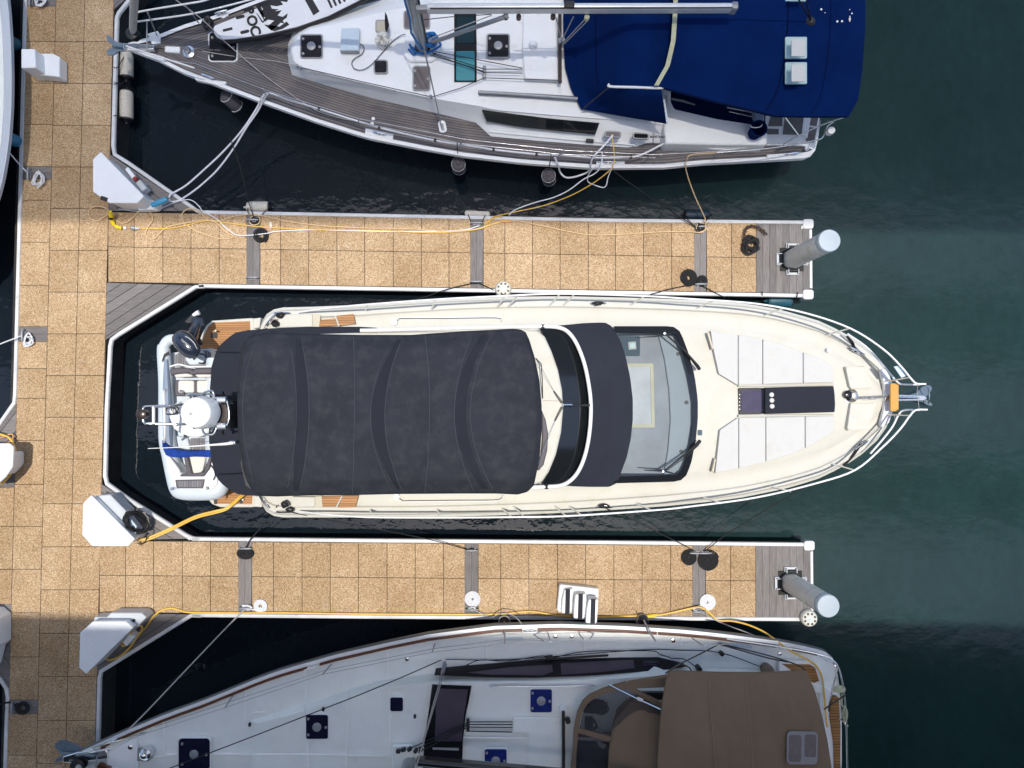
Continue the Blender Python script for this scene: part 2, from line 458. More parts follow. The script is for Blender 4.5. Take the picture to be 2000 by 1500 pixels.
MAT = dict(
    paver=paver_mat(),
    joint=M('joint_sand', (.035, .027, .021), .9),
    timber=M('weathered_timber', (.185, .17, .165), .75, var=.28, vs=1.0, stretch=(3, 40, 8), tone=.30, bump=.15, bs_=80),
    timber_v=M('weathered_timber_across', (.195, .18, .175), .75, var=.28, vs=1.0, stretch=(40, 3, 8), tone=.30, bump=.15, bs_=80),
    strip=M('pvc_edge_strip', (.60, .61, .62), .45, var=.14, vs=2, speck=((.30, .29, .27), 7, .60, .80)),
    float_=M('concrete_float', (.022, .022, .022), .85, var=.5, vs=3, speck=((.06, .045, .03), 14, .58, .72)),
    cream=M('cream_gelcoat', (.57, .56, .505), .5, var=.025, vs=.9, spec=.18, speck=((.52, .495, .40), 2.2, .52, .85)),
    cream_dark=M('cream_recess', (.47, .43, .33), .4, var=.05),
    white=M('white_gelcoat', (.80, .81, .815), .45, var=.03, vs=.9, spec=.25, speck=((.62, .62, .60), 3.5, .62, .80)),
    white_soft=M('white_vinyl', (.56, .562, .552), .8, spec=.1, var=.05, vs=3, bump=.08, bs_=12, speck=((.49, .47, .43), 3, .50, .85)),
    white_paint=M('white_plastic', (.78, .80, .82), .4, var=.03, vs=3, speck=((.52, .50, .46), 6, .66, .82)),
    grey_grp=M('grey_plastic', (.50, .53, .56), .45, var=.05, vs=2),
    nonskid=M('nonskid_deck', (.80, .82, .78), .7, var=.05, vs=1.6, bump=.25, bs_=140, speck=((.67, .68, .64), 5, .60, .80)),
    nonskid_line=M('smooth_deck', (.88, .88, .86), .35, var=.03),
    cover=M('charcoal_canvas', (.0235, .026, .0355), .9, var=.14, vs=1.5, bump=.12, bs_=160, speck=((.052, .054, .062), 4.5, .46, .95), spec=.2),
    cover2=M('charcoal_canvas_clean', (.0225, .0255, .0365), .9, var=.10, vs=1.3, bump=.1, bs_=160, spec=.2),
    seam=M('canvas_seam', (.040, .046, .064), .9),
    fold=M('canvas_fold', (.0215, .0238, .0328), .95, spec=.1),  # canopy colour darkened for the shade in its folds; also seams
    navy=M('navy_canvas', (.0012, .012, .072), .9, var=.18, vs=1.1, bump=.12, bs_=150, spec=.05, speck=((.012, .035, .14), 30, .60, .85)),
    navy_dark=M('navy_canvas_dark', (.002, .0055, .038), .9, var=.12, spec=.05),
    brown=M('brown_canvas', (.190, .135, .092), .9, var=.07, vs=1.2, bump=.12, bs_=160, spec=.15),
    brown_seam=M('brown_seam', (.215, .165, .125), .9),
    steel=M('stainless_steel', (.72, .73, .75), .22, 1.0, var=.04),
    steel_white=M('white_tube', (.78, .78, .78), .3, 0, var=.03, coat=.3),
    alu=M('mast_aluminium', (.42, .45, .47), .38, .7, var=.12, vs=3, speck=((.20, .25, .23), 7, .56, .75)),
    alu_pale=M('boom_aluminium', (.66, .68, .71), .35, .35, var=.06),
    matt_black=M('matt_black', (.008, .008, .011), .6, spec=.25),
    smoke=M('smoked_window', (.24, .235, .24), .35, var=.08),
    black=M('black_plastic', (.012, .012, .014), .45, var=.2),
    black_gloss=M('black_gloss', (.010, .011, .013), .12, coat=.6),
    grey=M('grey_metal', (.30, .31, .33), .5, .4, var=.12),
    galv=M('galvanised', (.15, .20, .25), .5, .35, var=.15, vs=8),
    bronze=M('bronze_panel', (.055, .042, .038), .25, .3, var=.1),
    teak=lines_mat('oiled_teak', (.42, .20, .07), (.035, .02, .012), .048, .14, False, 1, .5, .2),
    teak_x=lines_mat('oiled_teak_across', (.34, .165, .055), (.03, .018, .012), .055, .16, False, 1, .5, .2),
    teak_y=lines_mat('oiled_teak_stern', (.34, .165, .055), (.03, .018, .012), .055, .16, False, 1, .5, .2),
    teak_grey=lines_mat('grey_teak', (.142, .131, .136), (.020, .018, .018), .052, .17, True, 1, .7, .26, (.8, 14, 1), (.265, .228, .20)),
    plank_grey=lines_mat('eva_decking', (.20, .20, .215), (.05, .05, .06), .05, .16, False, 0, .7, .1),
    mahogany=M('mahogany', (.125, .042, .020), .35, var=.25, vs=4, coat=.3),
    wood=M('varnished_wood', (.60, .30, .055), .35, var=.14, vs=6, coat=.2, stretch=(30, 2, 2)),
    glass_dark=M('dark_glass', (.009, .011, .013), .06, var=.2, coat=.4),
    glass_teal=M('teal_glass', (.012, .034, .045), .1, var=.2, coat=.2),
    glass_mauve=M('mauve_acrylic', (.060, .046, .070), .35, var=.15, vs=2),
    glass_brown=M('brown_acrylic', (.16, .135, .135), .2, var=.15, vs=8),
    acrylic=M('black_acrylic', (.018, .017, .021), .14, var=.25, vs=9),
    acrylic_navy=M('navy_acrylic', (.010, .011, .030), .14, var=.2, vs=9),
    acrylic_blue=M('blue_acrylic', (.013, .024, .15), .18, var=.25, vs=9),
    acrylic_purple=M('purple_acrylic', (.034, .028, .075), .15, var=.2, vs=6),
    teal_blind=M('teal_blind', (.035, .24, .28), .5, var=.12, vs=6, stretch=(2, 20, 1)),
    pane=glass_mat('clear_pane', (.86, .90, .92), .86, base=(.10, .12, .13)),
    clear_vinyl=glass_mat('clear_vinyl', (.80, .80, .82), .72, .1, (.10, .10, .11)),
    dash=M('grey_headliner', (.36, .37, .395), .85, var=.14, vs=1.6),
    dash2=M('dash_top', (.38, .42, .45), .8, var=.04),
    beige=M('beige_trim', (.60, .55, .38), .6),
    blue_mat=M('blue_mat', (.075, .11, .14), .8),
    white_rope=M('white_rope', (.66, .67, .70), .8, var=.25, vs=40, bump=.5, bs_=120),
    grey_rope=M('grey_rope', (.40, .38, .37), .85, var=.2, vs=40),
    black_rope=M('black_rope', (.012, .012, .014), .85, var=.3, vs=60, bump=.5, bs_=120),
    cream_rope=M('cream_rope', (.66, .47, .26), .75, var=.12, vs=20),
    yellow=M('yellow_hose', (.74, .46, .075), .45, var=.12, vs=3),
    yellow_bright=M('yellow_plastic', (.72, .53, .02), .4),
    orange_hose=M('orange_hose', (.70, .36, .10), .5),
    white_hose=M('white_hose', (.74, .75, .80), .4, var=.06, vs=5),
    blue_rope=M('blue_rope', (.016, .15, .42), .8, var=.3, vs=50, bump=.5, bs_=120),
    blue_cloth=M('royal_blue_cloth', (.004, .042, .27), .9, var=.2, vs=8, bump=.3, bs_=30),
    blue_plastic=M('light_blue_plastic', (.05, .30, .50), .4, var=.1),
    teal=M('teal_fender', (.012, .080, .120), .5, var=.2, vs=6),
    blue_fender=M('blue_fender', (.03, .16, .28), .5, var=.25, vs=9),
    navy_fender=M('navy_fender', (.010, .028, .050), .55, var=.2),
    dirty_white=M('dirty_fender', (.52, .49, .43), .55, var=.14, vs=4, stretch=(2, 9, 9), speck=((.30, .27, .22), 9, .58, .78)),
    grey_fender=M('purple_grey_fender', (.095, .088, .098), .75, var=.15, vs=12, bump=.3, bs_=90),
    pile=M('pile_sleeve', (.86, .83, .75), .5, var=.14, vs=1.2, stretch=(3, 3, .5), speck=((.50, .47, .36), 3.2, .54, .75)),
    pile_cap=M('pile_cap', (.36, .42, .47), .45, var=.05),
    tube_grey=M('hypalon_pale', (.54, .60, .65), .5, var=.04, vs=3),
    tube_blue=M('hypalon_blue_grey', (.21, .27, .36), .55, var=.06),
    vinyl_dark=M('mauve_vinyl', (.080, .072, .085), .6, var=.1),
    vinyl_cream=M('quilted_vinyl', (.66, .65, .60), .6, var=.04, bump=.3, bs_=34),
    motor=M('outboard_paint', (.028, .038, .062), .16, .3, var=.08, coat=.7),
    pale_blue=M('pale_blue_panel', (.52, .62, .70), .3, var=.03),
    cloth_white=M('crumpled_plastic', (.66, .64, .60), .7, var=.15, vs=16, bump=.9, bs_=22),
    strap=M('beige_zip_strap', (.44, .45, .30), .8, var=.12, vs=10),
    window_pale=M('clouded_window', (.40, .55, .55), .35, var=.10, vs=3, stretch=(1, 26, 1)),
    concrete=M('concrete', (.16, .16, .16), .9, var=.1, vs=.3),
    rust=M('rusty_chain', (.075, .045, .03), .9, var=.4, vs=40),
    red=M('red_cap', (.30, .02, .015), .5),
    board_white=M('board_white', (.74, .75, .77), .45, var=.03),
    hull_grey=M('hull_pale_grey', (.50, .54, .59), .35, var=.03, vs=.8),
    hull_band=M('hull_dark_band', (.10, .11, .115), .4, var=.1),
    tread=M('black_tread', (.022, .024, .032), .9, var=.15, vs=20),
    tan_hood=M('tan_hood', (.20, .15, .11), .9),
)
# ------------------------------------------------------------------ water and the unseen shade decks overhead
mb = MB(); i = mb.add([(-150, -150, 0), (150, -150, 0), (150, 150, 0), (-150, 150, 0)]); mb.face((i, i + 1, i + 2, i + 3))
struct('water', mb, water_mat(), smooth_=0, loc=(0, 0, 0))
# unseen decks set high above the marina for their shade, which falls on both ends of the picture, the sun comes through the gap
def deck(y0, y1, z, dz, rot, x=70):
    mb = MB(); m3 = Matrix.Rotation(rot, 3, 'Z')
    mb.box((0, (y0 + y1) / 2, z + dz / 2), (2 * x, abs(y1 - y0), dz), M3=m3)
    for q in (min(y0, y1) + .4, max(y0, y1) - .4):
        mb.box((0, q, z + dz + .4), (2 * x, .25, .8), M3=m3)
    struct('unseen_shade_deck', mb, MAT['concrete'], smooth_=0)
def grating(y0, y1, z, w, pitch=.12):                # unseen slatted decks added in the north: they dim the sun and the sky without blocking them
    mb = MB(); k = 0
    while y0 + k * pitch < y1:
        mb.box((0, y0 + w / 2 + k * pitch, z), (140, w, .06)); k += 1
    for x in (-66, -42, 42, 66): mb.box((x, (y0 + y1) / 2, z - .1), (.2, y1 - y0, .12))
    struct('unseen_shade_deck', mb, MAT['concrete'], smooth_=0)
grating(3.86, 12.4, 60, .040, .06)
grating(20.7, 55, 60, .22, .30)  # added to dim the sky mirrored in the upper berth
deck(-4.47, -11.5, 60, 1.6, -0.024)
deck(-9.0, -60, 20, 1.2, -.13)  # low unseen deck added to darken the lower end and its water

# ------------------------------------------------------------------ pontoons
ZP = .60
def lerp2(a, b, t): return (a[0] + (b[0] - a[0]) * t, a[1] + (b[1] - a[1]) * t)
def wx(c, y):                                        # walkway column lines c = 0..3 at pixel row y
    return 53 - .0262 * y + c * (56.4 + .0004 * y)
def paver(mb, q, g=.55):
    c = (sum(p[0] for p in q) / 4, sum(p[1] for p in q) / 4)
    pts = []
    for x, y in q:
        pts.append((x - g if x > c[0] else x + g, y - g if y > c[1] else y + g))
    mb.prism(pts, ZP + random.uniform(-.002, .002), .05, random.random())
def planks(mb, quad, n, g=.4, z=ZP, h=.05):
    """n planks side by side from edge a-d to edge b-c of the quad"""
    a, b, c, d = quad
    for i in range(n):
        t0, t1 = i / n, (i + 1) / n
        p = [lerp2(a, b, t0), lerp2(a, b, t1), lerp2(d, c, t1), lerp2(d, c, t0)]
        L = math.hypot(b[0] - a[0], b[1] - a[1]) / n
        e = g / L
        p = [lerp2(a, b, t0 + e / n * .5), lerp2(a, b, t1 - e / n * .5), lerp2(d, c, t1 - e / n * .5), lerp2(d, c, t0 + e / n * .5)]
        mb.prism(p, z + random.uniform(-.0015, .0015), h, random.random())
def clip(poly, n, c):
    """part of poly where n.p <= c"""
    out = []
    for i in range(len(poly)):
        p, q = poly[i], poly[(i + 1) % len(poly)]
        dp, dq = n[0] * p[0] + n[1] * p[1] - c, n[0] * q[0] + n[1] * q[1] - c
        if dp <= 0: out.append(p)
        if dp * dq < 0: out.append(lerp2(p, q, dp / (dp - dq)))
    return out
def tri_planks(mb, poly, dirv, w, g=.5):
    L = math.hypot(*dirv); n = (-dirv[1] / L, dirv[0] / L)
    vals = [n[0] * p[0] + n[1] * p[1] for p in poly]
    k = min(vals)
    while k < max(vals):
        q = clip(clip(poly, n, k + w - g), (-n[0], -n[1]), -(k + g))
        if len(q) > 2: mb.prism(q, ZP + random.uniform(-.0015, .0015), .05, random.random())
        k += w
def edge_strip(parent, pts, w=.085):
    """white rubbing strip along an edge"""
    ptsw = [P(x, y, ZP + .012) for x, y in pts]
    mb = MB()
    V = ptsw
    L, Rr = [], []
    for i, p in enumerate(V):
        a = V[i - 1] if i else p; b = V[i + 1] if i < len(V) - 1 else p
        t = (b - a).normalized(); n = Vector((-t.y, t.x, 0))
        L.append(p + n * w / 2); Rr.append(p - n * w / 2)
    m = len(V)
    lo = Vector((0, 0, -.055))
    rows = [[q + lo for q in L], [q + Vector((0, 0, -.02)) for q in L], [q.lerp(r_, .15) for q, r_ in zip(L, Rr)], [q.lerp(r_, .85) for q, r_ in zip(L, Rr)], [q + Vector((0, 0, -.02)) for q in Rr], [q + lo for q in Rr]]
    mb.grid(rows)
    return obj('edge_strip', mb, MAT['strip'], parent, smooth_=50)

# --- main walkway
fl = MB()
fl.prism([(wx(0, -60), -60), (wx(3, -60), -60), (wx(3, 1560), 1560), (wx(0, 1560), 1560)], .555, .95)
fl.prism([(-80, 952), (wx(0, 952) + 2, 952), (wx(0, 1180) + 2, 1180), (-80, 1180)], .554, .95)
walk = struct('walkway', fl, MAT['joint'], smooth_=0)
mb = MB()
for a, b in (((wx(3, -60), -60), (wx(3, 1560), 1560)), ((wx(0, -60), -60), (wx(0, 952), 952)), ((wx(0, 1180), 1180), (wx(0, 1560), 1560))):
    A, B = P(*a, .50), P(*b, .50)
    d = (B - A).normalized(); n = Vector((d.y, -d.x, 0))
    if a[0] > 150: n = n if n.x > 0 else -n
    else: n = n if n.x < 0 else -n
    mb.wprism([A, B, B + n * .13, A + n * .13], -.4)
obj('float', mb, MAT['float_'], walk, smooth_=0)
mb = MB()
c23 = [-40] + [81.5 * k for k in range(1, 12)] + [984, 1068, 1152, 1237, 1321, 1407, 1491, 1560]
c23[0] = -1
c1 = [12, 81, 162, 243, 325, None, 350, 391, 473, 557, 638, None, 667, 720, 778, 860, 946, 1028, 1112, 1197, 1283, 1367, None, 1394, 1475, 1560]
for c in (1, 2):
    ys = [-60] + [y + (0 if c == 1 else 0) for y in c23]
    for y0, y1 in zip(ys, ys[1:]):
        if c == 2 and 425 < y1 < 560: pass
        paver(mb, [(wx(c, y0), y0), (wx(c + 1, y0), y0), (wx(c + 1, y1), y1), (wx(c, y1), y1)])
for y0, y1 in zip(c1, c1[1:]):
    if y0 is None or y1 is None: continue
    paver(mb, [(wx(0, y0), y0), (wx(1, y0), y0), (wx(1, y1), y1), (wx(0, y1), y1)])
for y0, y1 in ((952, 1028), (1028, 1112), (1112, 1180)):
    for x0, x1 in ((-80, -30), (-30, None)):
        xa = wx(0, y0) if x1 is None else x1; xb = wx(0, y1) if x1 is None else x1
        paver(mb, [(x0, y0), (xa, y0), (xb, y1), (x0, y1)])
obj('paving', mb, MAT['paver'], walk, smooth_=0)
mb = MB()
for y0, y1 in ((-14, 12), (325, 350), (638, 667), (1367, 1394)):
    planks(mb, [(wx(0, y0), y0), (wx(0, y1), y1), (wx(1, y1), y1), (wx(1, y0), y0)], 2)
obj('timber_band', mb, MAT['timber'], walk, smooth_=0)
mb = MB()
tri_planks(mb, [(wx(0, 790), 790), (wx(0, 952), 952), (-60, 952), (-60, 860), (0, 825)], (-35, 45), 22)
tri_planks(mb, [(wx(0, 1180), 1180), (-60, 1180), (-60, 1270), (0, 1325), (wx(0, 1345), 1345)], (25, 40), 22)
obj('timber_corner', mb, MAT['timber'], walk, smooth_=0)
edge_strip(walk, [(wx(0, y) - 4.5, y) for y in (-60, 200, 500, 770)] + [(wx(0, 785) - 6, 787), (-8, 836), (-60, 880)])
edge_strip(walk, [(-60, 1262), (0, 1328), (11, 1345), (14, 1362), (wx(0, 1420) - 4.5, 1420), (wx(0, 1560) - 4.5, 1560)][::-1])

# --- corner fillets between walkway and fingers: timber planks on a float
def corner(poly, dirv, strip):
    f = MB().prism(poly, .553, .95)
    o = struct('pontoon_corner', f, MAT['float_'], smooth_=0)
    m = MB(); tri_planks(m, poly, dirv, 17.5); obj('timber_deck', m, MAT['timber'], o, smooth_=0)
    edge_strip(o, strip)
    return o
corner([(wx(3, 300), 302), (380, 412), (wx(3, 412), 412)], (160, 108), [(wx(3, -60) + 3, 30), (wx(3, 60) + 4, 34)] [:0] + [(262, -14), (231, 24), (227, 34), (wx(3, 150) + 5, 150), (wx(3, 285) + 5, 285), (wx(3, 300) + 8, 301), (250, 318), (384, 411), (396, 415)])
corner([(wx(3, 552), 552), (378, 558), (wx(3, 664), 664)], (160, -104), [(398, 559), (381, 560), (232, 652), (217, 663), (214, 676), (wx(3, 800) + 5, 800), (wx(3, 930) + 5, 930), (wx(3, 944) + 9, 945), (250, 976), (362, 1046), (375, 1052), (390, 1054)])
corner([(wx(3, 946), 946), (368, 1052), (wx(3, 1056), 1056)], (158, 104), [(366, 1049), (372, 1053)])
corner([(wx(3, 1197), 1197), (372, 1200), (wx(3, 1316), 1316)], (165, -108), [(392, 1203), (372, 1203), (215, 1300), (196, 1312), (193, 1325), (wx(3, 1440) + 4, 1440), (wx(3, 1560) + 4, 1560)])
corner([(wx(3, 0), 18), (wx(3, 0), -60), (268, -60), (268, -30), (256, -12)], (40, -38), [(262, -14), (290, -36)])

# --- fingers
def finger(tl, tr, bl, br, jt, bands, cols, xe, top_strip, bot_strip):
    """tl.. pixel corners of the paved strip, jt the joint between its two rows"""
    def T(x): return lin([tl, tr], x) if tl[0] <= x <= tr[0] else tl[1] + (tr[1] - tl[1]) * (x - tl[0]) / (tr[0] - tl[0])
    def B(x): return bl[1] + (br[1] - bl[1]) * (x - bl[0]) / (br[0] - bl[0])
    def J(x): return jt[0][1] + (jt[1][1] - jt[0][1]) * (x - jt[0][0]) / (jt[1][0] - jt[0][0])
    x0 = tl[0]
    f = MB().prism([(x0, T(x0)), (xe, T(xe)), (xe, B(xe)), (x0, B(x0))], .556, .20)
    o = struct('finger_pontoon', f, MAT['joint'], smooth_=0)
    f = MB()
    c = [P(x0 + 30, T(x0 + 30), .4), P(xe, T(xe), .4), P(xe, B(xe), .4), P(x0 + 30, B(x0 + 30), .4)]
    c = [p + Vector((0, .05 if i < 2 else -.05, 0)) for i, p in enumerate(c)]
    for p in c: p.z = .50
    f.wprism(c, -.4)
    obj('float', f, MAT['float_'], o, smooth_=0)
    pv = MB(); tb = MB()
    for xa, xb in zip(cols, cols[1:]):
        if xa is None or xb is None: continue
        paver(pv, [(xa, T(xa)), (xb, T(xb)), (xb, J(xb)), (xa, J(xa))])
        paver(pv, [(xa, J(xa)), (xb, J(xb)), (xb, B(xb)), (xa, B(xa))])
    obj('paving', pv, MAT['paver'], o, smooth_=0)
    for xa, xb in bands:
        planks(tb, [(xa, T(xa)), (xb, T(xb)), (xb - 1, B(xb)), (xa - 1, B(xa))], 2)
        obj('timber_band', tb, MAT['timber_v'], o, smooth_=0); tb = MB()
    obj_planks = MB()
    planks(obj_planks, [(cols[-1], T(cols[-1])), (xe, T(xe)), (xe + 1, B(xe)), (cols[-1], B(cols[-1]))], 8)
    obj('timber_end', obj_planks, MAT['timber_v'], o, smooth_=0)
    edge_strip(o, top_strip); edge_strip(o, bot_strip[::-1]); edge_strip(o, [(xe + 3.5, T(xe) + 10), (xe + 4.5, B(xe) - 10)], .07)
    for yy in (T(xe) - 1, B(xe) + 2):                 # moulded corner guards
        g = MB().prism(rrect(xe - 1, yy, 21, 19, 5), ZP + .03, .2)
        obj('corner_guard', g, MAT['strip'], o, bevel=.012)
    return o
cols1 = [wx(3, 440), 262, 318, 373, 428, 482, None, 508, 548, 603, 658, 712, 768, 823, 877, 919, None, 944, 986, 1040, 1094, 1149, 1202, 1257, 1312, 1356, None, 1380, 1429, 1477]
f1 = finger((wx(3, 414), 414), (1580, 438), (wx(3, 551), 551), (1580, 573), ((218, 482), (1400, 502)), [(482, 508), (919, 944), (1356, 1380)], cols1, 1580,
            [(388, 414), (700, 420), (1200, 430), (1574, 434)], [(388, 558), (700, 563), (1200, 571), (1574, 577)])
cols2 = [wx(3, 1120), 245, 300, 356, 411, 466, None, 492, 534, 590, 645, 700, 756, 811, 866, 908, None, 934, 978, 1033, 1089, 1144, 1199, 1254, 1310, 1353, None, 1378, 1427, 1476]
f2 = finger((wx(3, 1056), 1056), (1582, 1067), (wx(3, 1196), 1196), (1582, 1206), ((245, 1124), (1300, 1133)), [(466, 492), (908, 934), (1353, 1378)], cols2, 1582,
            [(375, 1053), (700, 1056), (1200, 1060), (1576, 1064)], [(375, 1202), (700, 1205), (1200, 1208), (1576, 1210)])
# ------------------------------------------------------------------ boat building blocks
def deck_loft(mb, xs, top, bot, prof, sheer, uv=False):
    """cross-sections at pixel columns xs; prof: (pixels in from the edge, height)"""
    rows = []; uvs = []
    for x in xs:
        yt, yb = lin(top, x), lin(bot, x)
        half = max(.5, (yb - yt) / 2)
        zs = sheer(x)
        row = []; ur = []
        for d, z in prof:
            q = min(d, half * (.97 + .0001 * d) if d > 1 else d)
            row.append(P(x, yt + q, z + zs)); ur.append((x * .0102, q * .0102))
        for d, z in prof[::-1]:
            q = min(d, half * (.97 + .0001 * d) if d > 1 else d)
            row.append(P(x, yb - q, z + zs)); ur.append((x * .0102, q * .0102))
        rows.append(row); uvs.append(ur)
    mb.grid(rows, (lambda r, c: uvs[r][c]) if uv else None)
    return rows
def hull_loft(mb, xs, top, bot, zg, sheer, flare, lip=.05, rake=None, drop=.17):
    """topsides from the deck edge down to below the water; flare: share of the half beam lost at the waterline"""
    rows = []
    for x in xs:
        a = P(x, lin(top, x), zg + sheer(x)); b = P(x, lin(bot, x), zg + sheer(x))
        c = (a + b) / 2
        fl = flare(x)
        side = []
        for e in (a, b):
            n = (e - c); L = max(n.length, 1e-4); n = n / L
            zt = e.z
            s = []
            for out, k, zz in ((0, 0, zt), (lip, 0, zt - .03), (lip, 0, zt - drop + .03), (0, .02, zt - drop), (0, .36, zt * .62), (0, .78, zt * .25), (0, 1, .0), (0, 1.2, -.5)):
                p = c + n * max(.01, L * (1 - fl * k) + out); p.z = zz
                if rake: p.x += rake(x) * k
                s.append(p)
            side.append(s)
        rows.append(side[0][::-1] + side[1])
    i, a, b = mb.grid(rows)
    mb.face(range(i, i + b)); mb.face(range(i + (a - 1) * b + b - 1, i + (a - 1) * b - 1, -1))
    return rows
def tubes(name, lst, r, m, parent, k=0, n=7):
    for pts in lst:
        obj(name, MB().ptube(pts, r, n, k), m, parent, smooth_=60)
def plate(name, pts, z, h, m, parent, bevel=0, label=None, **k):
    o = obj(name, MB().prism(pts, z, h), m, parent, bevel=bevel, **k)
    if label: o['label'] = label
    return o
def cleat_mb(c, rz, L=.26):
    m3 = Matrix.Rotation(rz, 3, 'Z'); c = Vector(c); mb = MB()
    mb.tube([c + m3 @ Vector(q) for q in ((-L / 2, 0, .065), (-L * .3, 0, .075), (0, 0, .078), (L * .3, 0, .075), (L / 2, 0, .065))], [.012, .018, .02, .018, .012], 8)
    for s in (-1, 1):
        mb.tube([c + m3 @ Vector((s * L * .17, 0, 0)), c + m3 @ Vector((s * L * .15, 0, .075))], .017, 8)
    mb.box(c + Vector((0, 0, .008)), (L * .6, .055, .016), M3=m3)
    return mb
def scribble(c, w, h, n, seed, dz=.015):
    """points of a loosely thrown rope, pixels around c"""
    rnd = random.Random(seed); out = []
    a = rnd.random() * 6
    for i in range(n):
        a += rnd.uniform(1.1, 2.2)
        q = rnd.uniform(.35, 1)
        out.append((c[0] + w * q * math.cos(a), c[1] + h * q * math.sin(a), c[2] + rnd.uniform(0, dz) + .002 * i))
    return out

# ------------------------------------------------------------------ the motor yacht in the middle berth
YT = [(508, 641), (512, 630), (520, 618), (534, 609), (552, 605), (600, 604), (700, 600), (800, 593), (900, 587), (1000, 584), (1100, 583), (1200, 585), (1300, 588), (1400, 593), (1450, 597), (1500, 604), (1550, 616), (1600, 631), (1650, 654), (1685, 677), (1715, 703), (1733, 728), (1743, 752), (1747, 770)]
YB = [(508, 972), (512, 984), (520, 995), (534, 1003), (552, 1006), (600, 1006), (700, 1006), (800, 1006), (900, 1004), (1000, 1001), (1100, 997), (1200, 991), (1300, 984), (1400, 974), (1450, 967), (1500, 957), (1550, 946), (1600, 930), (1650, 906), (1685, 882), (1715, 855), (1733, 830), (1743, 803), (1747, 782)]
def ysheer(x): return .42 * max(0, (x - 1150) / 600) ** 2
yx = [508, 512, 520, 534, 552] + list(range(580, 1680, 30)) + [1685, 1700, 1715, 1725, 1733, 1739, 1743, 1747]
yc = P(1000, 792, 0); yc.z = 0
yacht = thing('motor_yacht', 'large cream motor yacht with charcoal canvas covers, moored between the two fingers', 'yacht', yc)
mb = MB(); hull_loft(mb, yx, YT, YB, 1.70, ysheer, lambda x: .05 + .40 * max(0, (x - 900) / 850) ** 1.6)
hull = obj('hull', mb, MAT['cream'], yacht, smooth_=30)
mb = MB(); deck_loft(mb, yx, YT, YB, [(0, 1.70), (3, 1.765), (15, 1.775), (18, 1.735), (24, 1.715), (44, 1.715), (50, 1.745), (58, 1.775), (100, 1.80), (150, 1.815)], ysheer)
obj('deck', mb, MAT['cream'], yacht, smooth_=28)
# cabin body under the covers
plate('cabin', [(580, 648), (700, 648), (1060, 644), (1170, 638), (1205, 646), (1222, 700), (1234, 790), (1222, 880), (1207, 938), (1180, 946), (1000, 955), (700, 958), (580, 960), (560, 900), (555, 800), (560, 700)], 2.55, 1.2, MAT['cream'], yacht, bevel=.05)
# swim platform with its teak
sp = plate('swim_platform', [(398, 690), (386, 672), (394, 652), (402, 636), (414, 626), (490, 621), (497, 622), (512, 640), (512, 968), (500, 990), (490, 991), (430, 991), (414, 985), (400, 968), (392, 940)], .52, .25, MAT['cream'], yacht, bevel=.02)
plate('teak_panel', [(391, 678), (398, 655), (408, 636), (417, 630), (488, 627), (489, 655), (440, 690), (414, 700)], .526, .02, MAT['teak'], sp)
plate('teak_panel', [(405, 955), (420, 984), (492, 985), (494, 955), (440, 940)], .526, .02, MAT['teak'], sp)
plate('hinge', rrect(418, 655, 12, 11, 2), .55, .03, MAT['black'], sp)
tubes('platform_post', [[(421, 646, .53), (421, 646, .75)], [(474, 976, .53), (474, 976, .62)], [(433, 964, .9), (442, 974, .55)]], .018, MAT['steel'], sp)
plate('mooring_step', rrect(421, 980, 6, 9, 1), .535, .02, MAT['black'], sp); plate('mooring_step', rrect(471, 979, 6, 9, 1), .535, .02, MAT['black'], sp)
# stern quarters and side steps
plate('stern_quarter', [(494, 622), (509, 620), (507, 640), (494, 642)], .95, .5, MAT['cream'], yacht, bevel=.02)
plate('stern_quarter', [(496, 969), (510, 969), (512, 991), (496, 990)], .95, .5, MAT['cream'], yacht, bevel=.02)
plate('side_locker', [(545, 615), (610, 613), (610, 638), (540, 640)], 1.86, .12, MAT['cream'], yacht, bevel=.015)
plate('side_locker', [(570, 970), (615, 971), (615, 990), (568, 991)], 1.86, .12, MAT['cream'], yacht, bevel=.015)
for q, r_ in (([(611, 613), (626, 615), (623, 639), (610, 638)], 0), ([(612, 971), (628, 969), (630, 990), (615, 991)], 0)):
    plate('step_riser', q, 1.83, .1, MAT['cream_dark'], yacht)
for q, z in (([(623, 625), (654, 622), (661, 636), (622, 638)], 1.81), ([(654, 617), (690, 613), (694, 632), (663, 636)], 1.84), ([(626, 970), (667, 969), (656, 989), (629, 990)], 1.81), ([(670, 968), (700, 968), (694, 991), (660, 992)], 1.84)):
    plate('teak_step', q, z, .03, MAT['teak'], yacht)
for q in ([(655, 617, 1.85), (662, 637, 1.85)], [(668, 969, 1.85), (657, 991, 1.85)]):
    obj('step_edge', MB().ptube(q, .016), MAT['cream'], yacht)
# rails
rt = [(582, 610, 1.85), (640, 602, 2.2), (714, 595, 2.42), (850, 585, 2.48), (985, 578, 2.5), (1092, 574, 2.5), (1250, 578, 2.52), (1350, 584, 2.56), (1475, 593, 2.65), (1575, 612, 2.75), (1662, 642, 2.84), (1725, 682, 2.9), (1760, 716, 2.92), (1778, 738, 2.92), (1790, 749, 2.92), (1808, 750, 2.92)]
rb = [(585, 999, 1.85), (640, 1005, 2.2), (720, 1010, 2.42), (856, 1011, 2.48), (985, 1010, 2.5), (1104, 1008, 2.5), (1272, 997, 2.52), (1350, 989, 2.56), (1475, 972, 2.65), (1590, 945, 2.75), (1670, 918, 2.84), (1725, 872, 2.9), (1758, 838, 2.92), (1777, 812, 2.92), (1789, 801, 2.92), (1811, 800, 2.92)]
tubes('guard_rail', [rt, rb], .018, MAT['steel_white'], yacht, 5, 8)
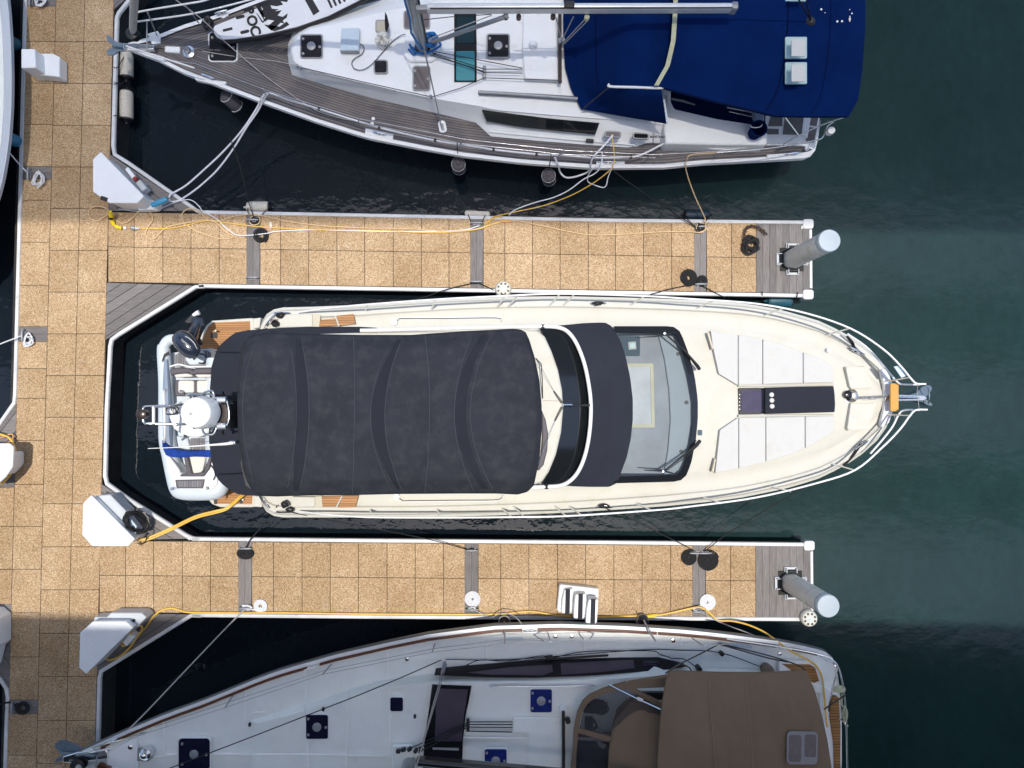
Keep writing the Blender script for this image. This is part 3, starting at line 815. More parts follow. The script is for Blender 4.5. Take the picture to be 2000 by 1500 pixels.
tubes('lower_rail', [[(1655, 652, 2.3), (1690, 676, 2.42), (1716, 703, 2.46), (1740, 732, 2.48), (1754, 747, 2.5), (1766, 751, 2.5), (1797, 751, 2.6)], [(1700, 886, 2.36), (1726, 856, 2.44), (1744, 832, 2.48), (1755, 810, 2.5), (1766, 801, 2.5), (1797, 801, 2.6)]], .018, MAT['steel_white'], yacht, 4)
st = [((714, 607), (718, 595)), ((842, 605), (850, 586)), ((970, 601), (986, 579)), ((990, 601), (1011, 578)), ((1070, 600), (1093, 575)), ((1099, 597), (1121, 576)), ((1229, 597), (1258, 579)), ((1360, 602), (1393, 588)), ((1490, 617), (1530, 602)), ((1613, 655), (1660, 641)),
      ((722, 994), (726, 1009)), ((853, 994), (859, 1010)), ((979, 992), (998, 1009)), ((1001, 988), (1022, 1008)), ((1082, 987), (1104, 1007)), ((1110, 988), (1134, 1005)), ((1241, 982), (1271, 996)), ((1372, 971), (1407, 982)), ((1500, 949), (1544, 960)), ((1622, 905), (1670, 919))]
for (x, y), (x2, y2) in st:
    sx = lin([(p[0], p[2]) for p in rt], x2)
    obj('stanchion', MB().ptube([(x, y, 1.74 + ysheer(x)), (x2, y2, sx)], .016, 7), MAT['steel'], yacht)
tubes('stanchion', [[(1722, 747, 2.15), (1777, 737, 2.92)], [(1725, 809, 2.15), (1780, 812, 2.92)], [(1745, 745, 2.1), (1748, 741, 2.48)], [(1746, 806, 2.1), (1749, 818, 2.48)]], .014, MAT['steel'], yacht)
tubes('grab_rail', [[(772, 632, 1.80), (778, 621, 1.88), (790, 620, 1.88), (875, 620, 1.88), (970, 619, 1.88), (980, 627, 1.80)], [(777, 972, 1.80), (786, 980, 1.88), (800, 980, 1.88), (900, 979, 1.88), (972, 978, 1.88), (982, 969, 1.80)]], .010, MAT['steel_white'], yacht, 3)
plate('deck_light', circle(770, 629, 6.5, 20), 1.80, .05, MAT['steel_white'], yacht, bevel=.01)
plate('deck_light', circle(774, 971, 6.5, 20), 1.80, .05, MAT['steel_white'], yacht, bevel=.01)
# flybridge: coaming, windscreen, white arc, covers
ZC = 3.0
plate('flybridge_coaming', [(620, 652), (680, 650), (800, 648), (1030, 643), (1050, 645), (1064, 657), (1077, 685), (1090, 722), (1098, 762), (1100, 800), (1096, 845), (1086, 888), (1072, 922), (1058, 943), (1030, 950), (800, 955), (620, 960)], ZC, .5, MAT['cream'], yacht, bevel=.04)
obj('coaming_groove', MB().ptube([(1060, 782, 3.005), (1099, 783, 3.005)], .006, 5), MAT['cream_dark'], yacht)
def wz(x, y): return 3.02 - .0036 * (x - 1050)
g = plate('flybridge_windscreen', [(1052, 640), (1090, 641), (1113, 655), (1132, 688), (1146, 735), (1152, 790), (1149, 850), (1139, 898), (1120, 930), (1096, 945), (1055, 948), (1066, 932), (1082, 898), (1094, 852), (1099, 800), (1097, 762), (1088, 718), (1076, 684), (1066, 662)], wz, .25, MAT['glass_dark'], yacht, bevel=.01)
arc = [(704, 645.5, 2.98), (735, 645, 3.0), (860, 641.5, 3.0), (1000, 638.5, 3.0), (1062, 637.5, 3.0), (1092, 640, 2.98), (1110, 649, 2.94), (1126, 671, 2.9), (1140, 706, 2.87), (1149, 746, 2.85), (1154, 790, 2.84), (1152, 838, 2.85), (1145, 880, 2.87), (1133, 914, 2.9), (1117, 936, 2.94), (1096, 948, 2.97), (1062, 951, 3.0), (1000, 953, 3.0)]
obj('windscreen_frame', MB().ptube(arc, .036, 9, 5), MAT['steel_white'], yacht, smooth_=60)
obj('frame_joint', MB().ptube([(1060, 634, 3.0), (1060, 642, 3.0)], .04, 8), MAT['black'], yacht)
obj('frame_joint', MB().ptube([(1067, 947, 3.0), (1067, 955, 3.0)], .04, 8), MAT['black'], yacht)
obj('windscreen_post', MB().ptube([(1100, 791.5, 3.06), (1117, 791.5, 3.02)], .03, 8), MAT['steel'], yacht)
obj('windscreen_post', MB().ptube([(1117, 791.5, 3.0), (1152, 791.5, 2.9)], .022, 6), MAT['black'], yacht)
for e in ((1082, 764), (1084, 822)):
    obj('fly_wiper', MB().ptube([(1098, 787 if e[1] < 790 else 795, 3.06), ((1098 * .4 + e[0] * .6), 787 * .4 + e[1] * .6 if e[1] < 790 else 795 * .4 + e[1] * .6, 3.08), (e[0], e[1], 3.06)], [.02, .016, .012], 6), MAT['black'], yacht)
tubes('stay_wire', [[(1082, 764, 3.05), (1048, 700, 3.5)], [(1084, 822, 3.05), (1052, 905, 3.5)]], .004, MAT['steel'], yacht)
obj('helm_seat', MB().prism([(1058, 800), (1066, 820), (1071, 848), (1069, 880), (1062, 908), (1052, 920), (1048, 918), (1056, 890), (1059, 855)], 3.08, .2), MAT['vinyl_dark'], yacht, bevel=.02)
tubes('helm_rail', [[(1047, 700, 3.06), (1057, 711, 3.3), (1059, 740, 3.3), (1060, 778, 3.06)]], .009, MAT['black'], yacht)
# big canopy
T_ = [(470, 690), (474, 676), (482, 663), (495, 655), (522, 649), (600, 652), (704, 654), (803, 654), (900, 647), (1001, 642), (1016, 643), (1027, 649), (1034, 664)]
B_ = [(474, 915), (481, 938), (490, 954), (502, 965), (516, 969), (588, 968), (690, 967), (770, 965), (900, 964), (968, 964), (1011, 966), (1030, 961), (1043, 948)]
L_ = [(470, 690), (465, 732), (463, 791), (465, 850), (474, 915)]
R_ = [(1034, 664), (1045, 700), (1054, 745), (1058, 792), (1058, 840), (1054, 895), (1043, 948)]
def canopy_z(u, v):
    w = (v - .5) * 2
    z = 3.85 + .20 * (1 - w * w) - .16 * max(0, abs(w) - .82) / .18
    for c, amp, wid in ((.245 - .035 * w * w, .050, .020), (.475 + .075 * w * w, .050, .020), (.745 + .080 * w * w, .045, .022)):
        d = (u - c) / wid
        z -= amp * math.exp(-d * d)
    for c in (.03, .36, .62, .97): z += 0.0
    z += .035 * math.cos(u * 6.28 * 4 + .5) * (1 - w * w)
    z -= .25 * max(0, .04 - u) / .04 * .5 + .25 * max(0, u - .965) / .035 * .5
    z += rumple(u, v, .022, 3)
    z += .012 * math.sin(v * 31 + u * 17) * max(0, abs(w) - .6)
    return z
mb = MB(); rows = patch(mb, T_, B_, L_, R_, 110, 60, canopy_z, .16)
can = obj('canopy', mb, MAT['cover'], yacht, smooth_=60)
def seam_on(rows, uf, v0, v1, r=.007, name='seam', par=None, m='seam'):
    nv, nu = len(rows), len(rows[0]); pts = []
    for k in range(41):
        v = v0 + (v1 - v0) * k / 40; u = uf(v)
        a = min(nu - 1.001, max(0, u * (nu - 1))); b = min(nv - 1.001, v * (nv - 1))
        i, j = int(a), int(b); fa, fb = a - i, b - j
        p = (rows[j][i] * (1 - fa) + rows[j][i + 1] * fa) * (1 - fb) + (rows[j + 1][i] * (1 - fa) + rows[j + 1][i + 1] * fa) * fb
        pts.append(p + Vector((0, 0, .004)))
    return obj(name, MB().tube(pts, r, 5), MAT[m], par)
W = lambda v: ((v - .5) * 2) ** 2
def fold_shade(u0, u1, v0, v1):  # darker strips laid along the canopy folds in place of their shade
    nv, nu = len(rows), len(rows[0]); g = []
    def at(u, v):
        a = min(nu - 1.001, max(0, u * (nu - 1))); b = min(nv - 1.001, v * (nv - 1)); i, j = int(a), int(b); fa, fb = a - i, b - j
        return (rows[j][i] * (1 - fa) + rows[j][i + 1] * fa) * (1 - fb) + (rows[j + 1][i] * (1 - fa) + rows[j + 1][i + 1] * fa) * fb
    for k in range(41):
        v = v0 + (v1 - v0) * k / 40; a, b = u0(v), u1(v)
        a = b + (a - b) * (.25 + .75 * (1 - W(v)) ** .8)
        g.append([at(a + (b - a) * t, v) + Vector((0, 0, .003 + .012 * math.sin(t * 3.14))) for t in (0, .25, .5, .75, 1)])
    mb = MB(); mb.grid(g); obj('fold_shade_strip', mb, MAT['fold'], can, smooth_=60)
fold_shade(lambda v: .222 - .035 * W(v), lambda v: .262 - .035 * W(v), .03, .97)
fold_shade(lambda v: .457 + .085 * W(v), lambda v: .497 + .07 * W(v), .03, .97)
fold_shade(lambda v: .717 + .085 * W(v), lambda v: .752 + .10 * W(v), .03, .97)
seam_on(rows, lambda v: .265 - .035 * W(v), .08, .95, par=can)
seam_on(rows, lambda v: .225 - .035 * W(v), .10, .95, .006, par=can)
seam_on(rows, lambda v: .405, .01, .99, par=can)
seam_on(rows, lambda v: .455 + .085 * W(v), .08, .98, .006, par=can)
seam_on(rows, lambda v: .50 + .07 * W(v), .06, .97, par=can)
seam_on(rows, lambda v: .638, .01, .99, par=can)
seam_on(rows, lambda v: .715 + .085 * W(v), .04, .99, .006, par=can)
seam_on(rows, lambda v: .765 + .10 * W(v), .05, .97, par=can)
seam_on(rows, lambda v: .045 + .05 * W(v), .06, .94, .006, par=can)
tubes('canopy_pole', [[(500, 690, 3.0), (480, 690, 3.8)], [(500, 930, 3.0), (484, 925, 3.8)], [(1000, 690, 3.0), (1020, 690, 3.8)], [(1000, 920, 3.0), (1025, 925, 3.8)]], .018, MAT['steel'], yacht)
# aft cover
def az(u, v): return rumple(u, v, .012, 8) + 2.45 + .55 * u - .25 * (2 * v - 1) ** 2
mb = MB(); patch(mb, [(421, 690), (427, 676), (436, 668), (458, 650), (480, 645.5), (524, 641.5), (600, 638), (700, 638), (736, 640)], [(421, 928), (428, 940), (440, 951), (465, 966), (488, 968), (540, 970), (640, 966), (700, 966), (736, 965)],
      [(421, 690), (414, 712), (410, 757), (408, 800), (408, 860), (413, 900), (421, 928)], [(736, 640), (736, 800), (736, 965)], 30, 30, az, .12)
aft = obj('aft_cover', mb, MAT['cover2'], yacht, smooth_=50)
tubes('cover_seam', [[(421, 687, 2.55), (466, 687, 2.75)], [(421, 928, 2.5), (474, 926, 2.75)], [(522, 641, 2.92), (500, 650, 2.9), (478, 668, 2.9), (470, 690, 2.9), (466, 720, 2.9)]], .008, MAT['fold'], aft, 3)
obj('cover_gap', MB().prism([(468, 700), (482, 668), (486, 672), (474, 706), (470, 726)], 2.98, .05), MAT['black'], aft)
obj('cover_gap', MB().prism([(472, 888), (483, 935), (490, 955), (480, 948), (470, 905)], 2.98, .05), MAT['black'], aft)
# front cover over the upper windscreen
def fz(u, v): return rumple(u, v, .008, 12) + 2.86 - .22 * u - .12 * (2 * v - 1) ** 4
mb = MB(); patch(mb, [(1086, 636), (1110, 634), (1140, 631), (1168, 630), (1182, 630), (1193, 636)], [(1096, 948), (1120, 950), (1150, 951), (1178, 951), (1190, 951), (1202, 945)],
      [(1086, 636), (1110, 649), (1126, 671), (1140, 706), (1149, 746), (1154, 790), (1152, 838), (1145, 880), (1133, 914), (1117, 936), (1096, 948)],
      [(1193, 636), (1203, 648), (1213, 668), (1223, 700), (1231, 738), (1236, 780), (1236, 820), (1232, 858), (1224, 894), (1214, 920), (1209, 938), (1202, 945)], 20, 40, fz, .10)
obj('windscreen_cover', mb, MAT['cover2'], yacht, smooth_=50)
# windscreen with what shows beneath it
def gz(x, y): return 2.55 - .0030 * (x - 1205)
fr_out = [(1200, 637), (1310, 637), (1322, 640), (1330, 650), (1345, 690), (1357, 735), (1363, 780), (1363, 820), (1359, 860), (1350, 905), (1340, 930), (1330, 938), (1315, 941), (1200, 944)]
fr_in = [(1200, 650), (1316, 651), (1321, 655), (1334, 692), (1345, 735), (1353, 785), (1353, 830), (1347, 872), (1336, 912), (1328, 926), (1320, 928), (1200, 931)]
mb = MB()
n = 40
o_ = resample(fr_out, n); i_ = resample(fr_in, n)
mb.grid([[P(p.x, p.y, gz(p.x, p.y) + .01) for p in o_], [P(p.x, p.y, gz(p.x, p.y) + .01) for p in i_], [P(p.x, p.y, gz(p.x, p.y) - .05) for p in i_]])
mb.grid([[P(p.x, p.y, gz(p.x, p.y) + .01) for p in o_], [P(p.x, p.y, 1.7) for p in o_]])
wf = obj('windscreen_surround', mb, MAT['black_gloss'], yacht, smooth_=30)
mb = MB(); patch(mb, [(1200, 650), (1316, 651)], [(1200, 931), (1324, 928)], [(1200, 650), (1200, 931)], [(1316, 651), (1334, 692), (1345, 735), (1353, 785), (1353, 830), (1347, 872), (1336, 912), (1324, 928)], 10, 24, lambda u, v: gz(1200 + 140 * u, 0))
obj('windscreen_glass', mb, MAT['pane'], wf, smooth_=60)
d = plate('helm_dash', [(1195, 644), (1310, 644), (1322, 652), (1346, 720), (1356, 790), (1347, 870), (1328, 930), (1195, 935)], 1.90, .1, MAT['dash'], yacht)
plate('dash_edge', [(1284, 645), (1311, 645), (1322, 652), (1346, 720), (1356, 790), (1347, 870), (1328, 930), (1296, 931), (1305, 880), (1310, 820), (1307, 760), (1298, 700)], 1.97, .07, MAT['dash2'], d, bevel=.01)
plate('roof_hatch_frame', [(1222, 710), (1276, 710), (1279, 835), (1230, 835), (1230, 829), (1273, 829), (1270, 716), (1222, 716)], 1.93, .03, MAT['beige'], d)
plate('roof_hatch_glass', [(1222, 715), (1271, 715), (1274, 830), (1226, 830)], 1.915, .02, MAT['grey'], d)
plate('blue_mat', rrect(1229, 676, 42, 39, 3), 1.92, .02, MAT['blue_mat'], d)
mg = plate('magazine', rrect(1235, 675, 15, 15, 1, -4), 1.935, .01, MAT['white_soft'], d)
plate('magazine_cover', rrect(1235.5, 675, 9, 9, .6, -4), 1.94, .005, MAT['window_pale'], mg)
for x, y in ((1325, 691), (1341, 786), (1331, 882)): plate('dash_speaker', circle(x, y, 3.8, 16), 1.99, .02, MAT['black'], d)
for p in (((1366, 721), (1363, 716), (1340, 688), (1298, 651)), ((1367, 861), (1363, 866), (1338, 888), (1295, 921))):
    z0 = [gz(q[0], 0) + .07 for q in p]
    w = obj('wiper_arm', MB().ptube([(p[0][0], p[0][1], 2.12), (p[1][0], p[1][1], z0[1]), (p[2][0], p[2][1], z0[2]), (p[3][0], p[3][1], z0[3])], [.035, .035, .018, .014], 7), MAT['black'], yacht)
    obj('wiper_arm', MB().ptube([(p[1][0] + 2, p[1][1] + 3, z0[1]), (p[2][0] + 3, p[2][1] + 3, z0[2]), (p[3][0] + 3, p[3][1] + 1, z0[3])], .009, 6), MAT['black'], yacht)
    s_ = 1 if p[0][1] < 790 else -1
    obj('wiper_blade', MB().ptube([(1258, p[3][1] + 3 * s_, gz(1258, 0) + .05), (p[3][0], p[3][1] + s_, z0[3]), (1321, p[3][1] - 1 * s_ + (4 if s_ < 0 else 0), gz(1321, 0) + .05)], [.008, .016, .008], 6), MAT['black'], w)
    obj('wiper_hub', MB().lathe(P(p[3][0], p[3][1], z0[3]), [(.028, -.02), (.028, .03), (.012, .035)], 12), MAT['steel'], w)
tubes('deck_seam', [[(1341, 645, 1.80), (1352, 672, 1.80), (1362, 708, 1.81)], [(1371, 750, 1.81), (1374, 790, 1.81), (1372, 845, 1.81)], [(1361, 895, 1.80), (1351, 925, 1.80)]], .006, MAT['cream_dark'], yacht, 3)
plate('deck_fitting', rrect(1367, 845, 9, 11, 2), 1.87, .06, MAT['blue_mat'], yacht)
# foredeck: sun pads, hatch, centre pad, lockers
ZF = 1.99
def pad_z(x, y): return 1.91 + ysheer(x)
def seg_poly(poly, xa, xb): return clip(clip(poly, (1, 0), xb), (-1, 0), -xa)
up = [(1388, 646), (1437, 653), (1487, 661), (1530, 672), (1567, 687), (1600, 699), (1622, 711), (1628, 722), (1629, 747), (1440, 752), (1404, 730), (1393, 680)]
lo = [(1397, 924), (1406, 840), (1441, 816), (1630, 812), (1629, 843), (1600, 862), (1573, 876), (1535, 891), (1496, 902), (1445, 915)]
for poly, cuts, nm in ((up, (1380, 1442, 1490, 1569, 1640), 1), (lo, (1380, 1443, 1496, 1573, 1640), 0)):
    base = plate('sun_pad_base', poly, lambda x, y: pad_z(x, y) - .06, .1, MAT['cream_dark'], yacht)
    for a, b in zip(cuts, cuts[1:]):
        q = seg_poly(poly, a + .5, b - .5)
        cx_ = sum(p[0] for p in q) / len(q); cy_ = sum(p[1] for p in q) / len(q)
        q = [(cx_ + (x - cx_) * .997, cy_ + (y - cy_) * .997) for x, y in q]
        plate('sun_pad', q, pad_z, .12, MAT['white_soft'], yacht, bevel=.016, seg=3)
for q in ([(1381, 650), (1385, 648), (1394, 680), (1391, 684)], [(1390, 920), (1396, 895), (1399, 896), (1394, 924)]):
    plate('pad_handle', q, 2.0, .06, MAT['cream_dark'], yacht, bevel=.01)
fh = plate('foredeck_hatch', [(1442, 758), (1493, 757), (1493, 809), (1443, 809.5)], 1.95, .12, MAT['black_gloss'], yacht, bevel=.01)
plate('hatch_pane', [(1448, 763), (1488, 762), (1488, 804), (1449, 805)], 1.957, .02, MAT['acrylic_purple'], fh)
for k in range(5): plate('hatch_stud', circle(1444.5, 771 + k * 7, .9, 8), 1.957, .02, MAT['steel'], fh)
cp = plate('centre_pad', [(1494.5, 757), (1560, 755), (1629, 754), (1631, 770), (1632, 790), (1631, 805), (1560, 807), (1494.5, 809)], lambda x, y: 1.93 + ysheer(x), .12, MAT['cover2'], yacht, bevel=.02)
for y in (771, 782, 793.5): plate('cup_holder', circle(1507.5 + (y - 771) * .04, y, 4.6, 20), 2.10, .03, MAT['white_soft'], cp, bevel=.006)
for yy in (753, 812.5):
    obj('pad_rail', MB().ptube([(1442, yy, 1.98), (1628, yy - 1.5, 2.1)], .022, 8), MAT['cream'], yacht)
plate('pad_end_trim', [(1629, 747), (1633, 752), (1636, 780), (1634, 806), (1629, 812)], 2.06, .1, MAT['cream'], yacht)
for q, c in (([(1651, 717), (1656, 715.5), (1686, 715.5), (1690, 721), (1706, 755), (1704, 759), (1663, 760), (1659, 756)], (1663, 738)), ([(1661, 787), (1664, 786.5), (1709, 786.5), (1712, 789), (1695, 838), (1692, 841), (1657, 841), (1654, 837)], (1667, 814))):
    g = plate('locker_gap', q, lambda x, y: 1.865 + ysheer(x), .1, MAT['cream_dark'], yacht)
    ccx = sum(p[0] for p in q) / len(q); ccy = sum(p[1] for p in q) / len(q)
    plate('locker_lid', [(ccx + (x - ccx) * .965, ccy + (y - ccy) * .965) for x, y in q], lambda x, y: 1.885 + ysheer(x), .1, MAT['cream'], g, bevel=.012)
    plate('locker_latch', circle(c[0], c[1], 1.8, 10), 2.2, .06, MAT['steel'], g)
plate('locker_hinge', [(1678, 715), (1687, 715), (1688, 718), (1682, 717)], 2.17, .05, MAT['black'], yacht); plate('locker_hinge', [(1682, 841), (1690, 841), (1693, 837), (1688, 838)], 2.17, .05, MAT['black'], yacht)
plate('filler_cap', circle(1620, 684, 4.5, 16), 2.09, .08, MAT['steel_white'], yacht, bevel=.006)
# windlass, chain, bow roller, anchor, gangway plank
wlz = P(1663, 773, 2.1)
wl_ = obj('windlass', MB().lathe(wlz, [(.13, -.1), (.13, .02), (.10, .05), (.07, .06), (.07, .12), (.055, .15), (.02, .155)], 20), MAT['steel'], yacht)
obj('gypsy', MB().lathe(P(1655, 771, 2.14), [(.085, -.05), (.085, .03), (.05, .05)], 18), MAT['black_gloss'], wl_)
plate('chain_plate', [(1647, 786), (1690, 783), (1690, 781), (1660, 780)], 2.12, .02, MAT['steel'], yacht)
mb = MB()
for k in range(22):
    c = P(1670 + k * 3.0, 777.5 - .12 * k, 2.2 + .005 * k)
    mb.tube([c + (Matrix.Rotation(.4 if k % 2 else -.2, 3, 'X') @ Vector((.030 * math.cos(a), (.022) * math.sin(a), .0 if k % 2 else .014 * math.sin(a)))) for a in [6.283 * i / 10 for i in range(10)]], .008, 5, True)
obj('anchor_chain', mb, MAT['grey'], yacht)
plate('chain_stopper', rrect(1706, 777, 10, 6, 1), 2.26, .1, MAT['grey'], yacht, bevel=.01)
plate('bow_plate', [(1720, 725), (1727, 719), (1738, 733), (1744, 752), (1747, 777), (1744, 805), (1737, 826), (1724, 836), (1720, 829), (1727, 800), (1729, 777), (1727, 750)], 2.235, .1, MAT['steel_white'], yacht, bevel=.02)
plate('bow_roller', [(1728, 770), (1805, 772), (1812, 777), (1805, 783), (1728, 784)], 2.26, .12, MAT['steel'], yacht, bevel=.015)
an = plate('anchor', [(1770, 773), (1790, 767), (1800, 756), (1810, 752), (1818, 753), (1821, 758), (1818, 765), (1811, 773), (1806, 777), (1812, 782), (1820, 787), (1822, 791), (1819, 793), (1810, 791), (1800, 785), (1788, 782), (1770, 781)], lambda x, y: 2.12 - .0035 * abs(y - 777) * 4, .03, MAT['galv'], yacht, bevel=.006)
obj('anchor_shank', MB().ptube([(1745, 777, 2.3), (1790, 777, 2.27), (1808, 777, 2.15)], [.03, .026, .02], 8), MAT['steel'], an)
obj('anchor_hoop', MB().ptube([(1812, 757, 2.1), (1815, 770, 2.24), (1815, 780, 2.24), (1813, 788, 2.1)], .010, 6, 4), MAT['steel'], an)
plate('gangway_plank', rrect(1747.5, 776, 16, 55, 3), 2.42, .05, MAT['wood'], yacht, bevel=.008)
plate('pulpit_plate', [(1746, 716), (1757, 714), (1771, 734), (1761, 738)], 2.86, .02, MAT['pale_blue'], yacht, bevel=.004)
tubes('safety_line', [[(1793, 752, 2.9), (1791, 765, 2.75), (1793, 777, 2.72), (1794, 790, 2.75), (1795, 799, 2.9)]], .006, MAT['grey_rope'], yacht, 3)
for x, y, rz in ((1672, 686, -.5), (1680, 869, .6), (1168, 593, 0), (1180, 990, 0), (530, 625, .9), (553, 612, 0), (518, 980, -.9), (556, 999, 0)):
    obj('mooring_cleat', cleat_mb(P(x, y, 1.78 + ysheer(x)), rz, .30), MAT['steel'], yacht)
# radar arch over the stern
ZR = 4.0
ra = thing  # (kept as parts of the yacht)
tubes('radar_frame', [[(330, 793, 3.7), (290, 794, 3.7), (283, 795, 3.7), (279.5, 800, 3.7), (279.5, 820, 3.7), (283, 826, 3.7), (290, 827, 3.7), (345, 829, 3.6)], [(345, 829, 3.6), (365, 828, 3.5), (395, 826, 3.2)], [(330, 793, 3.7), (360, 790, 3.5), (395, 792, 3.2)]], .024, MAT['steel'], yacht, 4, 8)
tubes('radar_frame', [[(300, 794, 3.7), (300, 828, 3.7)]], .026, MAT['steel_white'], yacht)
obj('stern_light', MB().lathe(P(277.5, 809, 3.72), [(.075, -.1), (.085, -.02), (.085, .04), (.05, .06)], 20), MAT['bronze'], yacht)
rd = obj('radar_dome', MB().lathe(P(381, 806, 4.28), [(.24, -.36), (.268, -.33), (.268, -.26), (.26, -.18), (.245, -.05), (.232, -.015), (.21, 0), (.03, .01)], 40), MAT['white_paint'], yacht, smooth_=30)
obj('radar_stud', MB().lathe(P(373, 808, 4.3), [(.022, -.02), (.022, .012), (.01, .016)], 10), MAT['grey'], rd)
obj('radar_logo', MB().lathe(P(396, 829, 4.12), [(.02, -.01), (.02, .012)], 10), MAT['black'], rd)
plate('radar_bracket', [(375, 772), (412, 776), (424, 808), (410, 836), (375, 838), (392, 808)], 3.82, .08, MAT['black_gloss'], yacht, bevel=.015)
plate('arch_panel', [(420, 789), (442, 788), (446, 800), (447, 812), (445, 824), (441, 836), (420, 835)], 3.86, .1, MAT['bronze'], yacht, bevel=.02)
plate('panel_mark', rrect(426.5, 807, 10, 2.6, 1), 3.865, .01, MAT['steel_white'], yacht)
tubes('arch_trim', [[(442, 776, 3.9), (446, 795, 3.92), (447.5, 810, 3.92), (446, 824, 3.92), (441, 838, 3.9)]], .018, MAT['steel'], yacht, 4)
for y in (781, 832): obj('spot_light', MB().box(P(433, y, 3.92), (.17, .10, .09)), MAT['steel'], yacht, bevel=.025)
tubes('arch_brace', [[(365, 773, 3.6), (365, 770, 3.8), (395, 771, 3.85), (412, 770, 3.9), (420, 782, 3.9), (424, 790, 3.85)], [(395, 780, 3.8), (396, 769, 3.9), (412, 763, 3.95), (418, 770, 3.95), (421, 786, 3.9), (432, 787, 3.9)], [(396, 834, 3.8), (396, 842, 3.85), (402, 848, 3.9), (416, 848, 3.9), (422, 838, 3.9), (424, 828, 3.9), (432, 826, 3.9)], [(412, 842, 3.9), (420, 830, 3.95), (436, 828, 3.95)]], .018, MAT['steel'], yacht, 3, 8)
plate('horn', [(446, 782), (456, 782), (460, 800), (459, 828), (452, 838), (446, 837), (449, 810)], 3.5, .35, MAT['black'], yacht, bevel=.03)
for q in ([(434, 764, 3.1), (437, 775, 3.1)], [(437, 773, 3.1), (455, 774, 3.1)], [(434, 838, 3.1), (435, 850, 3.1)]):
    obj('deck_antenna', MB().ptube(q, [.02, .03], 7), MAT['black'], yacht)
tubes('tender_rail', [[(325, 762, 1.9), (320, 766, 2.2), (321, 800, 2.3), (322, 850, 2.2), (321, 863, 1.9)]], .024, MAT['steel_white'], yacht, 3)
w = obj('antenna', MB().ptube([(455, 865, 3.15), (440, 867, 3.2), (400, 870, 3.26), (350, 873.5, 3.3), (289, 876, 3.34)], [.03, .026, .014, .009, .006], 8), MAT['steel_white'], yacht)
obj('antenna_mount', MB().box(P(455, 864.5, 3.13), (.13, .07, .09)), MAT['steel'], w, bevel=.02)
for c, s in (((537, 632, 1.85), 3), ((548, 615, 1.85), 5), ((555, 985, 1.85), 8), ((566, 995, 1.85), 9)):
    tag(obj('mooring_rope', MB().ptube(scribble(c, 9, 7, 12, s, .05), .016, 6, 5), MAT['black_rope']), {3: 'black rope bunched on the cream stern quarter beside the upper finger', 5: 'small black rope turns on the stern cleat facing the upper finger', 8: 'black rope bunched on the stern quarter facing the lower finger', 9: 'black rope turns on the outer stern cleat facing the lower finger'}[s], 'rope')
for c, s, l in (((1168, 592, 1.86), 13, 'black rope wound on the yacht side cleat under the upper finger'), ((1182, 989, 1.86), 15, 'thin black rope wound on the yacht side cleat facing the lower finger')):
    tag(obj('mooring_rope', MB().ptube(scribble(c, 13, 4, 9, s, .04), .013, 6, 5), MAT['black_rope']), l, 'rope')
rope('mooring_rope', [(1654, 657, 2.05), (1664, 668, 2.1), (1668, 678, 2.12), (1673, 687, 2.13)], .028, MAT['black_rope'], 'short black rope over the bow gunwale next to the sun pad rail, upper side', 'rope')
rope('mooring_rope', [(1648, 909, 2.0), (1664, 892, 2.08), (1674, 878, 2.12), (1681, 868, 2.13)], .028, MAT['black_rope'], 'longer black rope over the bow gunwale on the lower side', 'rope')

# ------------------------------------------------------------------ tender on the swim platform
tc = P(370, 810, 0); tc.z = .55
tender = thing('inflatable_tender', 'pale grey inflatable tender sideways on the yacht swim platform', 'dinghy', tc)
left = [(345, 663, 1.15), (331, 664, 1.15), (322, 674, 1.15), (320, 690, 1.15), (324, 750, 1.15), (326, 850, 1.15), (333, 890, 1.15), (341, 930, 1.15), (347, 952, 1.16), (356, 960, 1.18), (385, 962, 1.18), (420, 960, 1.18), (431, 950, 1.15), (428, 930, 1.15), (418, 890, 1.15), (416, 800, 1.15), (416, 700, 1.1)]
sm = smooth(left, 6)
rr = [.105 if y < 676 else (.125 + .035 * min(1, (y - 676) / 200)) for x, y, z in sm]
tb = obj('inflatable_tube', MB().tube([P(*p) for p in sm], rr, 16), MAT['tube_grey'], tender, smooth_=60)
obj('tube_band', MB().ptube([(324, 702, 1.235), (325, 750, 1.255), (326, 800, 1.265), (327, 850, 1.265), (330, 874, 1.255)], [.04, .07, .085, .085, .07], 8), MAT['tube_blue'], tb)
plate('floor', [(330, 690), (412, 680), (414, 900), (420, 950), (350, 952), (335, 900)], .98, .35, MAT['tube_grey'], tender)
plate('teak_mat', [(340, 695), (350, 688), (404, 684), (412, 690), (410, 716), (340, 716)], 1.0, .02, MAT['plank_grey'], tender)
plate('stern_well', [(362, 690), (376, 684), (396, 685), (404, 700), (396, 712), (370, 713), (362, 704)], 1.03, .05, MAT['tube_grey'], tender, bevel=.02)
obj('fuel_hose', MB().ptube([(378, 702, 1.06), (386, 693, 1.1), (397, 692, 1.08), (403, 700, 1.06), (397, 709, 1.06), (388, 709, 1.06)], .016, 6, 4), MAT['black'], tender)
bk = plate('bench_back', [(330, 722), (345, 717), (372, 719), (376, 723), (380, 719), (413, 718), (413, 730), (385, 731), (374, 733), (368, 729), (344, 731), (333, 734)], 1.45, .25, MAT['vinyl_dark'], tender, bevel=.03)
obj('back_rail', MB().ptube([(332, 716, 1.46), (350, 712, 1.48), (370, 716, 1.48), (413, 716, 1.46)], .018, 7, 4), MAT['steel_white'], bk)
